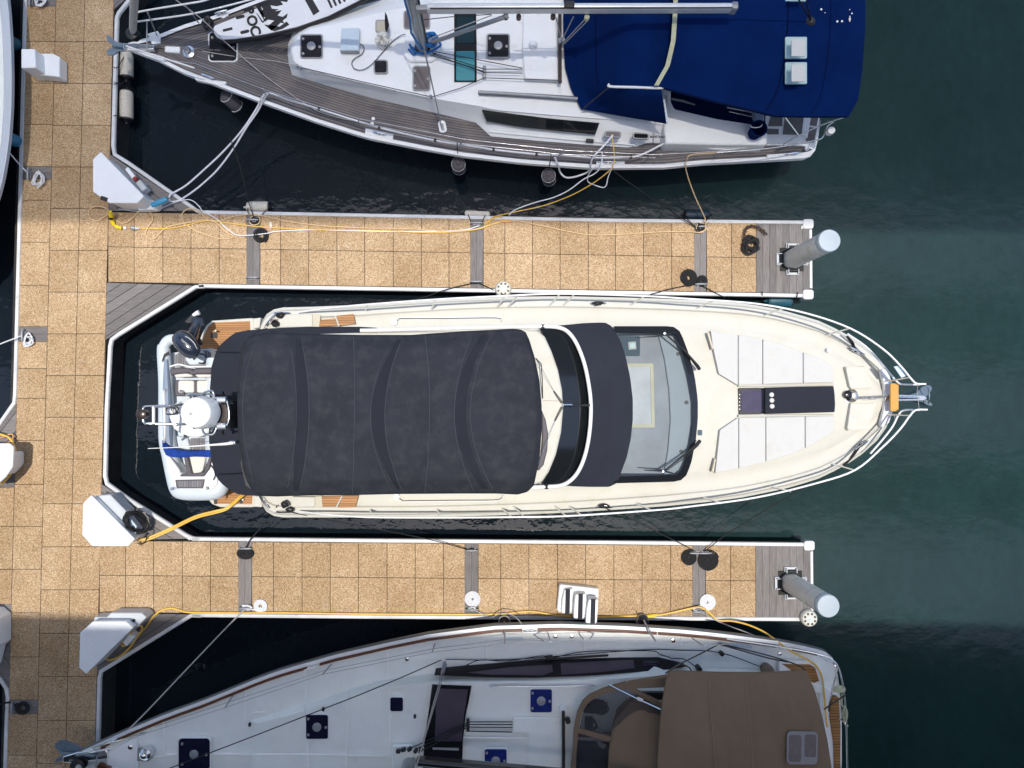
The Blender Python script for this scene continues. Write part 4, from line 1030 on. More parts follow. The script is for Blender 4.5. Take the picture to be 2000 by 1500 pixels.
plate('back_cushion', [(338, 730), (360, 728), (376, 732), (374, 736), (342, 737)], 1.40, .2, MAT['vinyl_cream'], bk, bevel=.02); plate('back_cushion', [(378, 731), (412, 731), (411, 737), (386, 737)], 1.40, .2, MAT['vinyl_cream'], bk, bevel=.02)
se = plate('seat', rrect(377, 758, 72, 32, 4), 1.22, .25, MAT['vinyl_dark'], tender, bevel=.02)
plate('seat_cushion', rrect(363, 755, 31, 24, 4), 1.25, .06, MAT['vinyl_cream'], se, bevel=.02); plate('seat_cushion', rrect(396, 755, 24, 24, 4), 1.25, .06, MAT['vinyl_cream'], se, bevel=.02)
co = plate('console', [(328, 795), (345, 785), (390, 783), (412, 800), (412, 835), (404, 848), (385, 855), (360, 852), (338, 838), (329, 815)], 1.55, .5, MAT['white'], tender, bevel=.06, seg=4)
obj('console_vent', MB().lathe(P(362, 851, 1.52), [(.03, -.02), (.03, .02)], 10), MAT['black'], co)
tubes('steering_wheel', [[(333 + 12 * math.cos(a), 803 + 7 * math.sin(a), 1.72) for a in [i * .5236 for i in range(13)]]], .014, MAT['black'], co)
tubes('console_cable', [scribble((342, 800, 1.62), 10, 10, 9, 21)], .010, MAT['black'], co, 4)
plate('cable_clip', rrect(324, 801, 3, 6, 1), 1.62, .03, MAT['red'], co)
plate('deck_mat', [(372, 856), (412, 855), (412, 880), (378, 880), (370, 868)], 1.02, .03, MAT['plank_grey'], tender)
plate('foot_well', [(340, 850), (366, 855), (372, 880), (346, 880)], 1.06, .1, MAT['tube_grey'], tender, bevel=.03)
bd = plate('bow_deck', [(322, 890), (332, 893), (350, 918), (352, 926), (398, 928), (410, 905), (414, 893), (417, 905), (424, 935), (424, 946), (412, 956), (350, 957), (338, 945)], 1.36, .35, MAT['white'], tender, bevel=.04, seg=3)
bs = plate('bow_seat', [(358, 890), (366, 890), (374, 925), (398, 922), (408, 892), (413, 892), (409, 915), (397, 931), (350, 931), (352, 927), (364, 924)], 1.42, .15, MAT['vinyl_dark'], tender, bevel=.02)
plate('bow_cushion', [(364, 890), (402, 889), (396, 918), (389, 927), (372, 927)], 1.33, .12, MAT['vinyl_cream'], bs, bevel=.015)
pd = plate('bow_step_pad', [(342, 937), (400, 936), (398, 948), (396, 954), (345, 954)], 1.375, .03, MAT['vinyl_dark'], bd)
plate('step_grip', [(346, 940), (396, 939), (394, 951), (348, 951)], 1.382, .02, MAT['plank_grey'], pd)
for x, y in ((337, 954.5), (405.5, 953)): obj('bow_fitting', MB().lathe(P(x, y, 1.38), [(.035, -.03), (.035, .015), (.02, .03), (.0, .03)], 14), MAT['steel'], bd)
obj('grab_line', MB().ptube([(410, 908, 1.4), (417, 916, 1.42), (420, 928, 1.42), (416, 938, 1.4)], .010, 6, 4), MAT['black_rope'], bd)
mb = MB(); patch(mb, [(317, 860), (322, 866), (330, 874), (345, 879), (370, 881), (412, 879)], [(317, 874), (324, 889), (336, 893), (352, 894), (380, 892), (413, 893)], [(317, 860), (317, 874)], [(412, 879), (413, 893)], 20, 5, lambda u, v: 1.42 + .05 * math.sin(v * 3.14) + .012 * math.sin(u * 40), .15)
tag(obj('folded_cover', mb, MAT['blue_cloth'], loc=P(360, 885, 1.2)), 'royal blue folded cloth laid across the inflatable tender', 'cloth')
# outboard motor
oz = 1.75
mb = MB()
c0 = P(366, 674, oz); ax = (P(383, 692, oz) - P(350, 655, oz)).normalized(); sd = Vector((-ax.y, ax.x, 0))
prof = [(-.30, .05), (-.29, .12), (-.24, .165), (-.12, .20), (.02, .205), (.14, .185), (.23, .14), (.28, .07), (.29, .02)]
rows = []
for t, w in prof:
    rows.append([c0 + ax * t + sd * (w * math.cos(a)) + Vector((0, 0, (w * .9 if math.sin(a) > 0 else .55 * w) * math.sin(a))) for a in [6.2832 * i / 20 for i in range(21)]])
mb.grid(rows)
mo = obj('outboard_cowl', mb, MAT['motor'], tender, smooth_=70)
tubes('cowl_stripe', [[(357, 655, oz + .12), (368, 660, oz + .16), (379, 670, oz + .15), (385, 682, oz + .08)]], .008, MAT['white_soft'], mo, 4)
tubes('cowl_stripe', [[(347, 668, oz + .1), (357, 676, oz + .17), (366, 686, oz + .14)]], .010, MAT['black'], mo, 4)
lettering('cowl_lettering', 'YAMAHA', .06, MAT['white_soft'], mo, P(363, 671, oz + .205), R(-42))
obj('outboard_leg', MB().ptube([(372, 664, 1.45), (378, 650, 1.3), (383, 636, 1.2), (387, 622, 1.15)], [.13, .11, .085, .05], 12, 3), MAT['motor'], tender)
lg = obj('outboard_bracket', MB().ptube([(392, 674, 1.15), (386, 660, 1.2), (390, 648, 1.15)], .05, 8), MAT['black'], tender)
obj('anti_cavitation_plate', MB().prism([(372, 626), (378, 618), (396, 622), (398, 634), (390, 640), (376, 634)], 1.22, .03), MAT['motor'], tender)
obj('propeller', MB().prism([(360, 628), (372, 616), (377, 612), (384, 622), (376, 630), (366, 632)], 1.12, .04), MAT['black'], tender, bevel=.008)
obj('skeg_guard', MB().ptube([(377, 616, 1.2), (384, 612, 1.2), (389, 610, 1.2)], [.03, .045, .05], 8), MAT['white_paint'], tender)
tubes('tender_handle', [[(313, 684, 1.2), (309, 690, 1.22), (309, 700, 1.22), (312, 704, 1.2)]], .014, MAT['steel_white'], tender, 3)
obj('tube_patch', MB().prism([(316, 704), (320, 692), (329, 686), (329, 692), (322, 696), (318, 708)], 1.29, .02), MAT['black'], tender)
def mirror(c, pts): return [(x, 2 * lin(c, x) - y) for x, y in pts]
def cabin(mb, base, top, zb, zt, n=96):
    """closed outlines, same start and sense; zt may be a function of the pixel"""
    zf = zt if callable(zt) else (lambda x, y: zt)
    b = resample(base + base[:1], n + 1)[:-1]; t = resample(top + top[:1], n + 1)[:-1]
    i = mb.add([P(p.x, p.y, zb) for p in b]); k = mb.add([P(p.x, p.y, zf(p.x, p.y) - .03) for p in t])
    c = sum(t, Vector((0, 0))) / n
    t2 = [c + (p - c) * .985 for p in t]
    j = mb.add([P(p.x, p.y, zf(p.x, p.y)) for p in t2])
    for q in range(n):
        l = (q + 1) % n
        mb.face((i + q, i + l, k + l, k + q)); mb.face((k + q, k + l, j + l, j + q))
    mb.face(range(j, j + n))
    return mb
def hatch(par, x, y, w, h, z, pane, frame='grey_metal', vent=True, rot=0, studs=True, name='hatch', r=5):
    f = plate(name, rrect(x, y, w, h, r, rot), z + .035, .06, MAT['steel_white' if frame == 'white' else 'grey'], par, bevel=.008)
    plate('hatch_pane', rrect(x, y, w - 5, h - 5, r - 1, rot), z + .042, .03, MAT[pane], f, bevel=.006)
    if vent:
        v = obj('hatch_vent', MB().lathe(P(x, y, z + .042), [(.085, -.01), (.085, .012), (.075, .018), (.03, .018), (.025, .024)], 20), MAT['grey'], f)
    if studs:
        for sx, sy in ((-.36, -.3), (-.36, .3), (.36, .02)):
            plate('hatch_latch', rrect(x + sx * w, y + sy * h, 4.5, 5, 1.5, rot), z + .055, .015, MAT['grey'], f)
    return f
def band(name, edges, xs, d0, d1, z0, z1, sheer, m, par):
    """a strip along both deck edges, d0..d1 pixels in from the edge"""
    for e, s in edges:
        mb = MB(); rows = [[], [], [], []]
        for x in xs:
            y = lin(e, x); zz = sheer(x)
            for r_, (d, z) in zip(rows, ((d0, z0), (d0 + .6, z1), (d1 - .6, z1), (d1, z0))):
                rows_y = y + s * d
                r_.append(P(x, rows_y, z + zz))
        mb.grid(rows); obj(name, mb, m, par, smooth_=40)
flat = lambda x: 0.0
# ================================================================== teak-decked sailing yacht, upper berth
AB = [(250, 96), (262, 101), (308, 118), (364, 146), (420, 166), (518, 203), (618, 239), (716, 270), (828, 292), (908, 306), (1020, 319), (1160, 329), (1300, 328), (1364, 321), (1480, 315), (1570, 310), (1584, 304), (1592, 294), (1597, 275), (1602, 240)]
AC = [(250, 90), (400, 98), (830, 98), (1602, 106)]
AT = mirror(AC, AB)
ac = P(900, 100, 0); ac.z = 0
sa = thing('sailing_yacht', 'white sailing yacht with grey teak deck, blue bimini and sprayhood, beside the upper finger', 'sailboat', ac)
ax_ = [250, 256, 262, 285] + list(range(308, 1560, 26)) + [1570, 1578, 1584, 1588, 1592, 1597, 1602]
ash = lambda x: .30 * max(0, (700 - x) / 450) ** 2
mb = MB(); hull_loft(mb, ax_, AT, AB, 1.20, ash, lambda x: .24 + .45 * max(0, (900 - x) / 650) ** 1.5, .01, lambda x: 1.15 * max(0, (620 - x) / 370) ** 1.2, .10)
obj('hull', mb, MAT['white'], sa, smooth_=30)
mb = MB(); deck_loft(mb, ax_, AT, AB, [(0, 1.20), (5, 1.205), (30, 1.21), (60, 1.22), (100, 1.23), (140, 1.235), (180, 1.24), (210, 1.245)], ash, True)
obj('teak_deck', mb, MAT['teak_grey'], sa, smooth_=30)
band('toe_rail', ((AB, -1), (AT, 1)), ax_, 0, 8, 1.19, 1.25, ash, MAT['white'], sa)
base = [(600, 41), (578, 55), (564, 75), (560, 98), (562, 122), (568, 146), (640, 168), (740, 195), (840, 218), (936, 241), (946, 256), (957, 266), (1050, 275), (1150, 283), (1241, 289), (1249, 283), (1255, 279), (1310, 280)]
top = [(605, 56), (588, 66), (574, 82), (570, 98), (572, 114), (580, 130), (645, 149), (745, 174), (840, 193), (936, 209), (950, 213), (970, 217), (1050, 224), (1150, 232), (1200, 236), (1240, 240), (1270, 243), (1310, 246)]
base = base + mirror(AC, base[6:])[::-1]; top = top + mirror(AC, top[6:])[::-1]
def aroof(x, y): return 1.64 - 1.1e-5 * (y - 85) ** 2 * .35
mb = cabin(MB(), base, top, 1.235, aroof)
obj('coachroof', mb, MAT['white'], sa, smooth_=32)
cm = plate('cockpit_coaming', [(1297, 250), (1299, 200), (1303, 178), (1310, 196), (1318, 212), (1400, 231), (1478, 243), (1492, 248), (1500, 262), (1498, 283), (1400, 282), (1300, 280)], 1.62, .45, MAT['white'], sa, bevel=.04)
plate('coaming_groove', [(1312, 191), (1335, 195), (1357, 203), (1358, 205), (1334, 199), (1312, 194)], 1.628, .02, MAT['grey'], cm)
plate('cockpit_well', [(1290, -40), (1515, -40), (1515, 240), (1490, 246), (1400, 232), (1318, 213), (1303, 178)], 1.27, .03, MAT['navy_dark'], sa)  # near-black panel stands in for the shade inside the open cockpit
tubes('cockpit_line', [[(1420, 210, 1.35), (1480, 222, 1.35)], [(1424, 218, 1.32), (1478, 230, 1.32)]], .012, MAT['steel'], sa)
aft = plate('aft_deck', [(1495, 226), (1601, 226), (1597, 276), (1588, 292), (1568, 284), (1498, 283)], 1.30, .08, MAT['white'], sa, bevel=.01)
for q in ([(1506, 228), (1528, 228), (1528, 246), (1500, 246)], [(1534, 228), (1575, 228), (1570, 263), (1529, 262)], [(1496, 251), (1521, 252), (1521, 262), (1494, 262)], [(1584, 228), (1599, 228), (1595, 246), (1580, 244)], [(1580, 248), (1596, 250), (1590, 278), (1574, 277)]):
    plate('teak_seat', q, 1.315, .03, MAT['timber'], aft)
plate('transom_hatch', [(1570, 228), (1584, 228), (1577, 270), (1566, 262)], 1.32, .03, MAT['white'], aft)
# pads of white on the covering board
for q in ([(380, 150), (395, 152), (442, 160), (440, 165), (425, 166), (382, 156)], [(714, 250), (768, 262), (767, 272), (713, 262)], [(1165, 315), (1220, 315), (1220, 322), (1165, 322)], [(1498, 302), (1575, 297), (1586, 293), (1590, 296), (1582, 306), (1568, 309), (1500, 313)], [(288, 66), (308, 61), (312, 68), (312, 84), (297, 86)], [(428, 32), (442, 21), (446, 30), (436, 36)]):
    plate('covering_pad', q, lambda x, y: 1.262 + ash(x), .05, MAT['white'], sa)
for x, y, rz in ((408, 152, -.35), (742, 262, -.2), (1192, 318, 0), (1545, 302, .06), (434, 27, .3)):
    obj('deck_cleat', cleat_mb(P(x, y, 1.27 + ash(x)), rz, .26), MAT['steel'], sa)
hatch(sa, 435, 91, 58, 60, 1.31, 'acrylic', 'white', False, 0, True, 'fore_hatch', 8)
hatch(sa, 608, 90, 45, 48, 1.62, 'acrylic')
hatch(sa, 743.5, 130, 28, 28, 1.62, 'acrylic', vent=False, studs=False)
hatch(sa, 823, 152.5, 35, 49, 1.60, 'glass_brown', vent=False)
hatch(sa, 973, 89, 46, 48, 1.66, 'acrylic')
hatch(sa, 814, 38, 52, 36, 1.62, 'glass_brown', vent=False, studs=False)
oh = hatch(sa, 746, 51, 26, 26, 1.62, 'cream_dark', vent=False, studs=False)
plate('hatch_lid', [(752, 22), (756, 30), (760, 48), (756, 63), (752, 58), (751, 40)], lambda x, y: 1.95, .04, MAT['acrylic'], oh, bevel=.008)
dg = plate('deck_window', [(887, 24), (930, 24), (931, 90), (931, 160), (887, 160)], lambda x, y: aroof(x, y) + .012, .02, MAT['black_gloss'], sa)
plate('window_blind', rrect(909, 128.5, 36, 57, 2), aroof(909, 128) + .018, .02, MAT['teal_blind'], dg)
plate('window_pane', rrect(909, 58, 34, 52, 2), aroof(909, 58) + .018, .02, MAT['glass_teal'], dg)
def aside(x, y): return 1.66 - (y - lin([(936, 209), (1050, 224), (1240, 240)], x)) * .0078
sw = plate('side_window', [(941, 214), (1000, 222), (1080, 232), (1171, 240), (1163, 262), (1100, 257), (1020, 249), (950, 237)], lambda x, y: aside(x, y) + .03, .04, MAT['black_gloss'], sa)
plate('window_pane', [(945, 218), (1000, 225), (1053, 232), (1051, 249), (1010, 245), (952, 234)], lambda x, y: aside(x, y) + .036, .02, MAT['glass_dark'], sw)
plate('window_pane', [(1067, 233), (1164, 242), (1159, 259), (1110, 256), (1066, 251)], lambda x, y: aside(x, y) + .036, .02, MAT['glass_dark'], sw)
for x in (1197, 1252):
    pl = plate('portlight', rrect(x, 262 + (x - 1197) * .06, 33, 13, 5, 3), 1.60, .05, MAT['grey'], sa, bevel=.006)
    plate('portlight_glass', rrect(x, 262 + (x - 1197) * .06, 27, 8, 3, 3), 1.607, .03, MAT['glass_brown' if x < 1200 else 'glass_dark'], pl)
lettering('hull_lettering', 'BENETEAU', .062, MAT['black'], sa, P(1284, 267.5, 1.645), 0, bold=.002)
tubes('handrail', [[(935, 180, 1.70), (1035, 186, 1.69), (1128, 193, 1.69)]], .035, MAT['grey'], sa, 3)
plate('handrail_wood', [(934, 177), (1035, 182), (1130, 188), (1130, 195), (1035, 189), (934, 183)], 1.665, .04, MAT['timber'], sa)
tubes('genoa_track', [[(608, 140, 1.69), (700, 161, 1.67), (774, 178, 1.66)]], .012, MAT['grey'], sa)
tubes('toe_track', [[(955, 257, 1.29), (1100, 271, 1.29), (1240, 283, 1.29)]], .022, MAT['white'], sa)
obj('track_car', MB().box(P(1152, 275, 1.33), (.16, .07, .06), -.08), MAT['black'], sa, bevel=.015)
plate('companion_garage', [(1022, 15), (1085, 15), (1090, 100), (1092, 157), (1024, 154), (1020, 90)], 1.72, .1, MAT['white'], sa, bevel=.03)
obj('roof_vent', MB().lathe(P(1041, 88, 1.74), [(.09, -.03), (.09, .02), (.07, .07), (.03, .10), (.0, .105)], 20), MAT['white_paint'], sa)
obj('sheet_track', MB().box((P(1094, 28, 1.78) + P(1093, 163, 1.76)) / 2, (.07, (P(1094, 28, 1.78) - P(1093, 163, 1.76)).length, .07)), MAT['bronze'], sa, bevel=.012)
obj('track_block', MB().box(P(1097, 79, 1.86), (.13, .10, .10), .4), MAT['grey'], sa, bevel=.02)
obj('line_organiser', MB().box(P(946, 141, 1.69), (.07, .25, .06)), MAT['grey'], sa, bevel=.015)
tubes('control_line', [[(845, 103, 1.75), (946, 135, 1.72), (1021, 135, 1.72)], [(845, 105, 1.75), (946, 142, 1.72), (1021, 143, 1.72)], [(840, 107, 1.75), (946, 140, 1.72)], [(850, 101, 1.75), (1020, 133, 1.73)], [(946, 152, 1.70), (1092, 157, 1.74)], [(842, 190, 1.66), (900, 172, 1.7), (946, 152, 1.72)], [(580, 130, 1.66), (700, 158, 1.70), (841, 189, 1.68)], [(815, 40, 2.6), (880, 33, 2.4), (960, 28, 2.8)]], .008, MAT['black_rope'], sa)
for x, y in ((581, 129), (587, 132), (842, 189)): obj('turning_block', MB().lathe(P(x, y, 1.67), [(.03, -.03), (.03, .03), (.015, .04)], 10), MAT['grey'], sa)
# mast, boom, strut, stays
mfoot = P(826, 96, 1.62); mtop = mfoot + Vector((.0, 0, 10.6))
mst = obj('mast', MB().tube([mfoot, mtop], [.125, .12], 14), MAT['alu'], sa, smooth_=60)
obj('mast_collar', MB().lathe(mfoot, [(.21, -.02), (.2, .04), (.16, .08)], 20), MAT['black'], mst)
obj('mast_groove', MB().tube([mfoot + Vector((.12, -.05, .1)), mtop + Vector((.12, -.05, 0))], .02, 6), MAT['black'], mst)
obj('mast_step', MB().prism([(790, 70), (850, 70), (856, 112), (842, 120), (800, 120), (788, 108)], 1.70, .12), MAT['white'], sa, bevel=.03)
def beam(name, a, b, w, h, m, par, bevel=.03):
    d = b - a; L = d.length; x = d.normalized(); y = Vector((0, 0, 1)).cross(x).normalized(); z = x.cross(y)
    m3 = Matrix((x, y, z)).transposed()
    return obj(name, MB().box((a + b) / 2, (L, w, h), M3=m3), m, par, bevel=bevel, seg=3)
bm = beam('boom', P(832, 17, 3.3), P(1432, 16, 3.3), .115, .20, MAT['alu_pale'], sa, .045)
beam('boom_groove', P(840, 16.5, 3.403), P(1430, 15, 3.403), .022, .012, MAT['black'], bm, 0)
beam('boom_end', P(1426, 16, 3.3), P(1439, 16, 3.3), .135, .22, MAT['grey'], bm, .03)
beam('gooseneck', P(812, 19, 3.3), P(836, 17, 3.3), .10, .14, MAT['grey'], bm, .02)
beam('boom_block', P(1102, 9, 3.44), P(1122, 10, 3.44), .12, .08, MAT['black'], bm, .02)
beam('kicker_strut', P(843, 83, 1.95), P(992, 31, 3.2), .075, .075, MAT['grey'], sa, .03)
tubes('boom_line', [[(848, 84, 2.0), (994, 34, 2.9)], [(838, 76, 2.0), (960, 30, 2.9)], [(1097, 79, 1.9), (1086, 34, 2.9)], [(1097, 80, 1.9), (1120, 33, 2.95)], [(1100, 84, 1.9), (1144, 36, 2.95)], [(1102, 86, 1.9), (1148, 40, 2.95)]], .010, MAT['grey_rope'], sa)
for x, y in ((1013, 34), (1080, 33), (1146, 35), (988, 33)): obj('boom_pulley', MB().lathe(P(x, y, 3.15), [(.045, -.04), (.045, .04)], 12), MAT['bronze' if x < 1100 else 'strap'], bm)
for x, y, o in ((862, 246, 0), (863, 250, 1)):
    obj('shroud', MB().tube([P(x, y, 1.3), mtop + Vector((.05 * o, -.12, -1.5 - 3.2 * o))], .009, 6), MAT['grey'], sa)
plate('chainplate', rrect(864, 247, 15, 24, 6, -12), 1.275, .04, MAT['white_paint'], sa, bevel=.01)
plate('chainplate_eye', rrect(864, 248, 6, 14, 2, -12), 1.285, .03, MAT['grey'], sa)
bow = P(259, 66, 1.62)
obj('furled_headsail', MB().tube([bow, bow.lerp(mtop, .02), bow.lerp(mtop, .25), bow.lerp(mtop, .98)], [.03, .07, .085, .05], 10), MAT['grey_rope'], sa)
obj('furler_drum', MB().lathe(bow + Vector((0, 0, -.02)), [(.12, -.10), (.12, -.07), (.06, -.06), (.06, .02), (.12, .03), (.12, .06), (.05, .08)], 20), MAT['black'], sa)
# sprayhood and bimini
def sz(u, v):
    w = abs(2 * v - 1)
    t = min(1, u * 1.45); t = t * t * (3 - 2 * t)
    drop = max(0, (w - .72) / .28)
    return rumple(u, v, .025, 27) + 1.72 + .98 * t * (1 - .75 * drop ** 1.3) - .05 * w * w
hood = MB(); hrows = patch(hood, [(1135, -182), (1220, -196), (1303, -211)], [(1135, 212), (1220, 227), (1303, 241)], [(1135, -182), (1114, -120), (1104, -40), (1100, 30), (1101, 90), (1104, 132), (1115, 172), (1135, 212)],
      [(1303, -211), (1312, -110), (1318, 0), (1316, 60), (1312, 105), (1301, 140), (1291, 172), (1303, 241)], 36, 60, sz, .05)
hd = obj('sprayhood', hood, MAT['navy'], sa, smooth_=60)
seam_on(hrows, lambda v: .34 - .05 * math.sin(v * 3.14), .12, .86, .010, 'hood_seam', hd, 'navy_dark')
obj('hood_bow', MB().ptube([(1189, 165, 2.62), (1192, 169, 2.66), (1240, 170.5, 2.68), (1290, 172, 2.70), (1294, 168, 2.7)], .022, 8, 3), MAT['steel_white'], hd)
obj('hood_strap', MB().ptube([(1190, 170, 2.60), (1140, 211, 1.78)], .012, 6), MAT['black'], hd)
plate('hood_end', [(1292, 172), (1296, 178), (1306, 240), (1302, 241)], 2.3, .02, MAT['pale_blue'], hd)
def bz(u, v):
    w = 2 * v - 1
    return rumple(u, v, .03, 21) + 2.72 + .16 * (1 - w * w) - .10 * max(0, (u - .9) / .1) ** 2 + .012 * math.sin(u * 21) * (1 - abs(w)) + .01 * math.sin(v * 14 + u * 5)
bim = MB(); brows = patch(bim, [(1300, -160), (1400, -190), (1510, -212), (1655, -212)], [(1282, 167), (1400, 198), (1480, 217), (1515, 226), (1590, 227), (1658, 227)], [(1300, -160), (1322, -80), (1319, 20), (1315, 80), (1304, 128), (1282, 167)],
      [(1655, -212), (1680, -195), (1690, -150), (1691, -40), (1690, 60), (1684, 140), (1676, 195), (1658, 227)], 50, 60, bz, .10)
bi = obj('bimini', bim, MAT['navy'], sa, smooth_=60)
mb = MB(); L_ = [(1300, -160), (1322, -80), (1319, 20), (1315, 80), (1304, 128), (1282, 167)]
LL = resample(L_, 40)
mb.grid([[P(p.x - 4.5, p.y, 2.91 - .0000036 * (p.y - 7) ** 2) for p in LL], [P(p.x + 4.5, p.y, 2.92 - .0000036 * (p.y - 7) ** 2) for p in LL]])
obj('zip_strap', mb, MAT['strap'], bi)
seam_on(brows, lambda v: .60 - .03 * (2 * v - 1) ** 2, .02, .99, .012, 'bimini_seam', bi, 'navy_dark')
seam_on(brows, lambda v: .82 - .02 * (2 * v - 1) ** 2, .02, .99, .006, 'bimini_seam', bi, 'navy_dark')
for y in (-5, 93, 142.5):
    w_ = plate('bimini_window', rrect(1555, y, 42, 42 if y > 0 else 14, 2), lambda x, y: 2.90, .03, MAT['window_pale'], bi)
    plate('window_inner', rrect(1559, y, 26, 33 if y > 0 else 8, 1), 3.116, .02, MAT['white_soft'], w_)
for k in range(14):
    x, y = random.choice([(1640 + random.uniform(-25, 40), 30 + random.uniform(-10, 16)), (1660, 30 + random.uniform(-14, 14)), (1595 + random.uniform(0, 20), 25 + random.uniform(-8, 6))])
    obj('bird_dropping', MB().prism(circle(x, y, random.uniform(.8, 2.2), 7), 2.90, .01), MAT['white_paint'], bi)
obj('backstay', MB().tube([P(1584, 40, 2.9), P(1584, 40, 2.9).lerp(mtop, .7)], .014, 6), MAT['black'], sa)
obj('backstay', MB().ptube([(1584, 40, 2.92), (1576, 8, 3.4), (1574, -10, 3.9)], .012, 6), MAT['black'], sa)
obj('stay_boot', MB().lathe(P(1584, 41, 2.88), [(.09, -.01), (.06, .03), (.02, .05)], 14), MAT['black'], sa)
# rails
tubes('pulpit', [[(262, 52, 1.9), (262, 40, 2.2), (264, 26, 2.25), (300, 18, 2.25), (361, 8, 2.25), (400, 1, 2.2), (430, -12, 2.1)], [(258, 44, 1.95), (300, 38, 2.0), (381, 26, 2.0), (476, 3, 1.9), (520, -10, 1.85)], [(247, 90, 1.62), (291, 105, 1.9), (330, 117, 1.95), (380, 133, 1.9)], [(250, 96, 1.62), (290, 104, 1.75), (320, 113, 1.6)]], .017, MAT['steel_white'], sa, 3)
tubes('stanchion', [[(307, 70, 1.5), (288, 24, 2.25)], [(388, 45, 1.45), (361, 8, 2.25)], [(287, 100, 1.85), (287, 41, 2.0)], [(521, 191, 1.27), (513, 173, 1.85)], [(706, 249, 1.26), (698, 231, 1.85)], [(891, 289, 1.26), (908, 272, 1.85)], [(1079, 310, 1.26), (1108, 294, 1.85)], [(1252, 316, 1.26), (1276, 301, 1.85)], [(1281, 315, 1.26), (1291, 303, 1.85)], [(1396, 305, 1.26), (1410, 296, 1.8)]], .012, MAT['grey'], sa)
tubes('lifeline', [[(330, 117, 1.9), (380, 124, 1.9), (513, 174, 1.85), (698, 231, 1.85), (908, 272, 1.85), (1108, 294, 1.85), (1276, 302, 1.85), (1400, 296, 1.9), (1530, 280, 1.95)], [(513, 178, 1.55), (698, 238, 1.55), (900, 280, 1.55), (1095, 301, 1.55), (1280, 308, 1.55)]], .006, MAT['steel'], sa)
tubes('pushpit', [[(1528, 289, 1.3), (1536, 278, 1.7), (1600, 246, 2.0), (1652, 228, 2.2)], [(1400, 298, 1.9), (1500, 290, 1.95), (1590, 275, 1.95), (1608, 266, 1.95), (1615, 248, 1.95), (1628, 238, 2.0)], [(1534, 230, 1.7), (1561, 266, 1.3)]], .015, MAT['steel'], sa, 3)
obj('stern_lamp', MB().lathe(P(1622, 256, 2.0), [(.07, -.08), (.075, -.02), (.07, .05), (.03, .06)], 16), MAT['steel_white'], sa)
tubes('sheet_lead', [[(1253, 316, 1.3), (1276, 301, 1.5)], [(1280, 316, 1.3), (1292, 302, 1.5)]], .01, MAT['steel'], sa)
obj('winch', MB().lathe(P(1315, 283, 1.36), [(.07, -.08), (.05, 0), (.06, .06), (.045, .07)], 16), MAT['steel'], sa)
for x, y in ((729, 232), (727, 242)): obj('filler_cap', MB().lathe(P(x, y, 1.24), [(.035, -.01), (.035, .012)], 12), MAT['steel_white'], sa)
obj('deck_light', MB().lathe(P(1576, 290, 1.34), [(.04, -.03), (.04, .02)], 12), MAT['white_paint'], sa)
obj('bow_roller', MB().prism([(240, 84), (262, 84), (300, 88), (300, 97), (262, 96), (240, 95)], 1.58, .12), MAT['steel'], sa, bevel=.015)
wlA = obj('windlass', MB().lathe(P(369, 102, 1.42), [(.12, -.1), (.12, .02), (.07, .04), (.07, .10), (.05, .13)], 18), MAT['steel'], sa)
plate('windlass_case', rrect(336, 96, 30, 12, 3, 3), 1.47, .12, MAT['white'], sa, bevel=.02)
plate('windlass_base', rrect(366, 105, 30, 30, 6), 1.34, .05, MAT['white_paint'], sa, bevel=.01)
anA = plate('anchor', [(240, 84), (228, 82), (218, 74), (211, 68), (207, 70), (210, 80), (222, 88), (228, 92), (214, 94), (207, 100), (210, 107), (220, 108), (232, 100), (262, 99), (262, 85)], 1.36, .03, MAT['galv'], sa, bevel=.006)
obj('anchor_shank', MB().ptube([(220, 90, 1.38), (250, 91, 1.5), (270, 91, 1.6)], .026, 8), MAT['galv'], anA)

# ------------------------------------------------------------------ things lying on or hung from it
bd_ = [(423, 48), (415, 52), (413, 58), (416, 68), (424, 78), (432, 82), (460, 80), (520, 71), (580, 57), (640, 36), (700, 6), (740, -18), (740, -60), (640, -30), (560, -8), (500, 14), (455, 33)]
bz_ = 1.60
pb = thing('paddle_board', 'white and black stand-up paddle board lying across the sailing yacht foredeck', 'paddle board', P(540, 40, 1.42))
bod = plate('board', [(p[0], p[1]) for p in bd_], bz_ - .005, .13, MAT['black'], pb, bevel=.05, seg=3)
cx_, cy_ = 560, 25
plate('deck_skin', [(420, 50), (417, 55), (418, 64), (424, 73), (433, 77), (460, 75.5), (520, 66), (580, 52), (640, 31), (698, 2), (735, -20), (735, -55), (640, -26), (560, -4), (500, 17), (455, 36)], bz_ + .006, .02, MAT['board_white'], pb)
def graphic(q): plate('board_graphic', q, bz_ + .011, .006, MAT['black'], pb)
graphic([(507, 8), (522, 0), (545, -8), (566, -6), (560, 4), (548, 2), (553, 9), (540, 12), (528, 10), (531, 17), (544, 18), (536, 22), (550, 20), (542, 30), (552, 33), (562, 26), (560, 34), (552, 40), (556, 46), (548, 44), (540, 52), (530, 60), (524, 50), (536, 40), (524, 38), (512, 44), (518, 34), (508, 24), (514, 18)])
graphic([(516, 48), (528, 58), (536, 61), (552, 56), (565, 48), (560, 42), (546, 52), (534, 50)])
for q in ([(502, 16), (506, 17), (520, 43), (516, 40)], [(500, 25), (503, 27), (516, 45), (511, 43)], [(499, 10), (508, 8), (517, 34), (513, 33)]): graphic(q)
graphic([(590, -10), (603, -14), (624, 22), (612, 30)])
for k in range(4): graphic([(630 + k * 9, -20 - k * 3), (634 + k * 9, -22 - k * 3), (650 + k * 8.5, 14 - k * 4), (646 + k * 8.5, 16 - k * 4)])
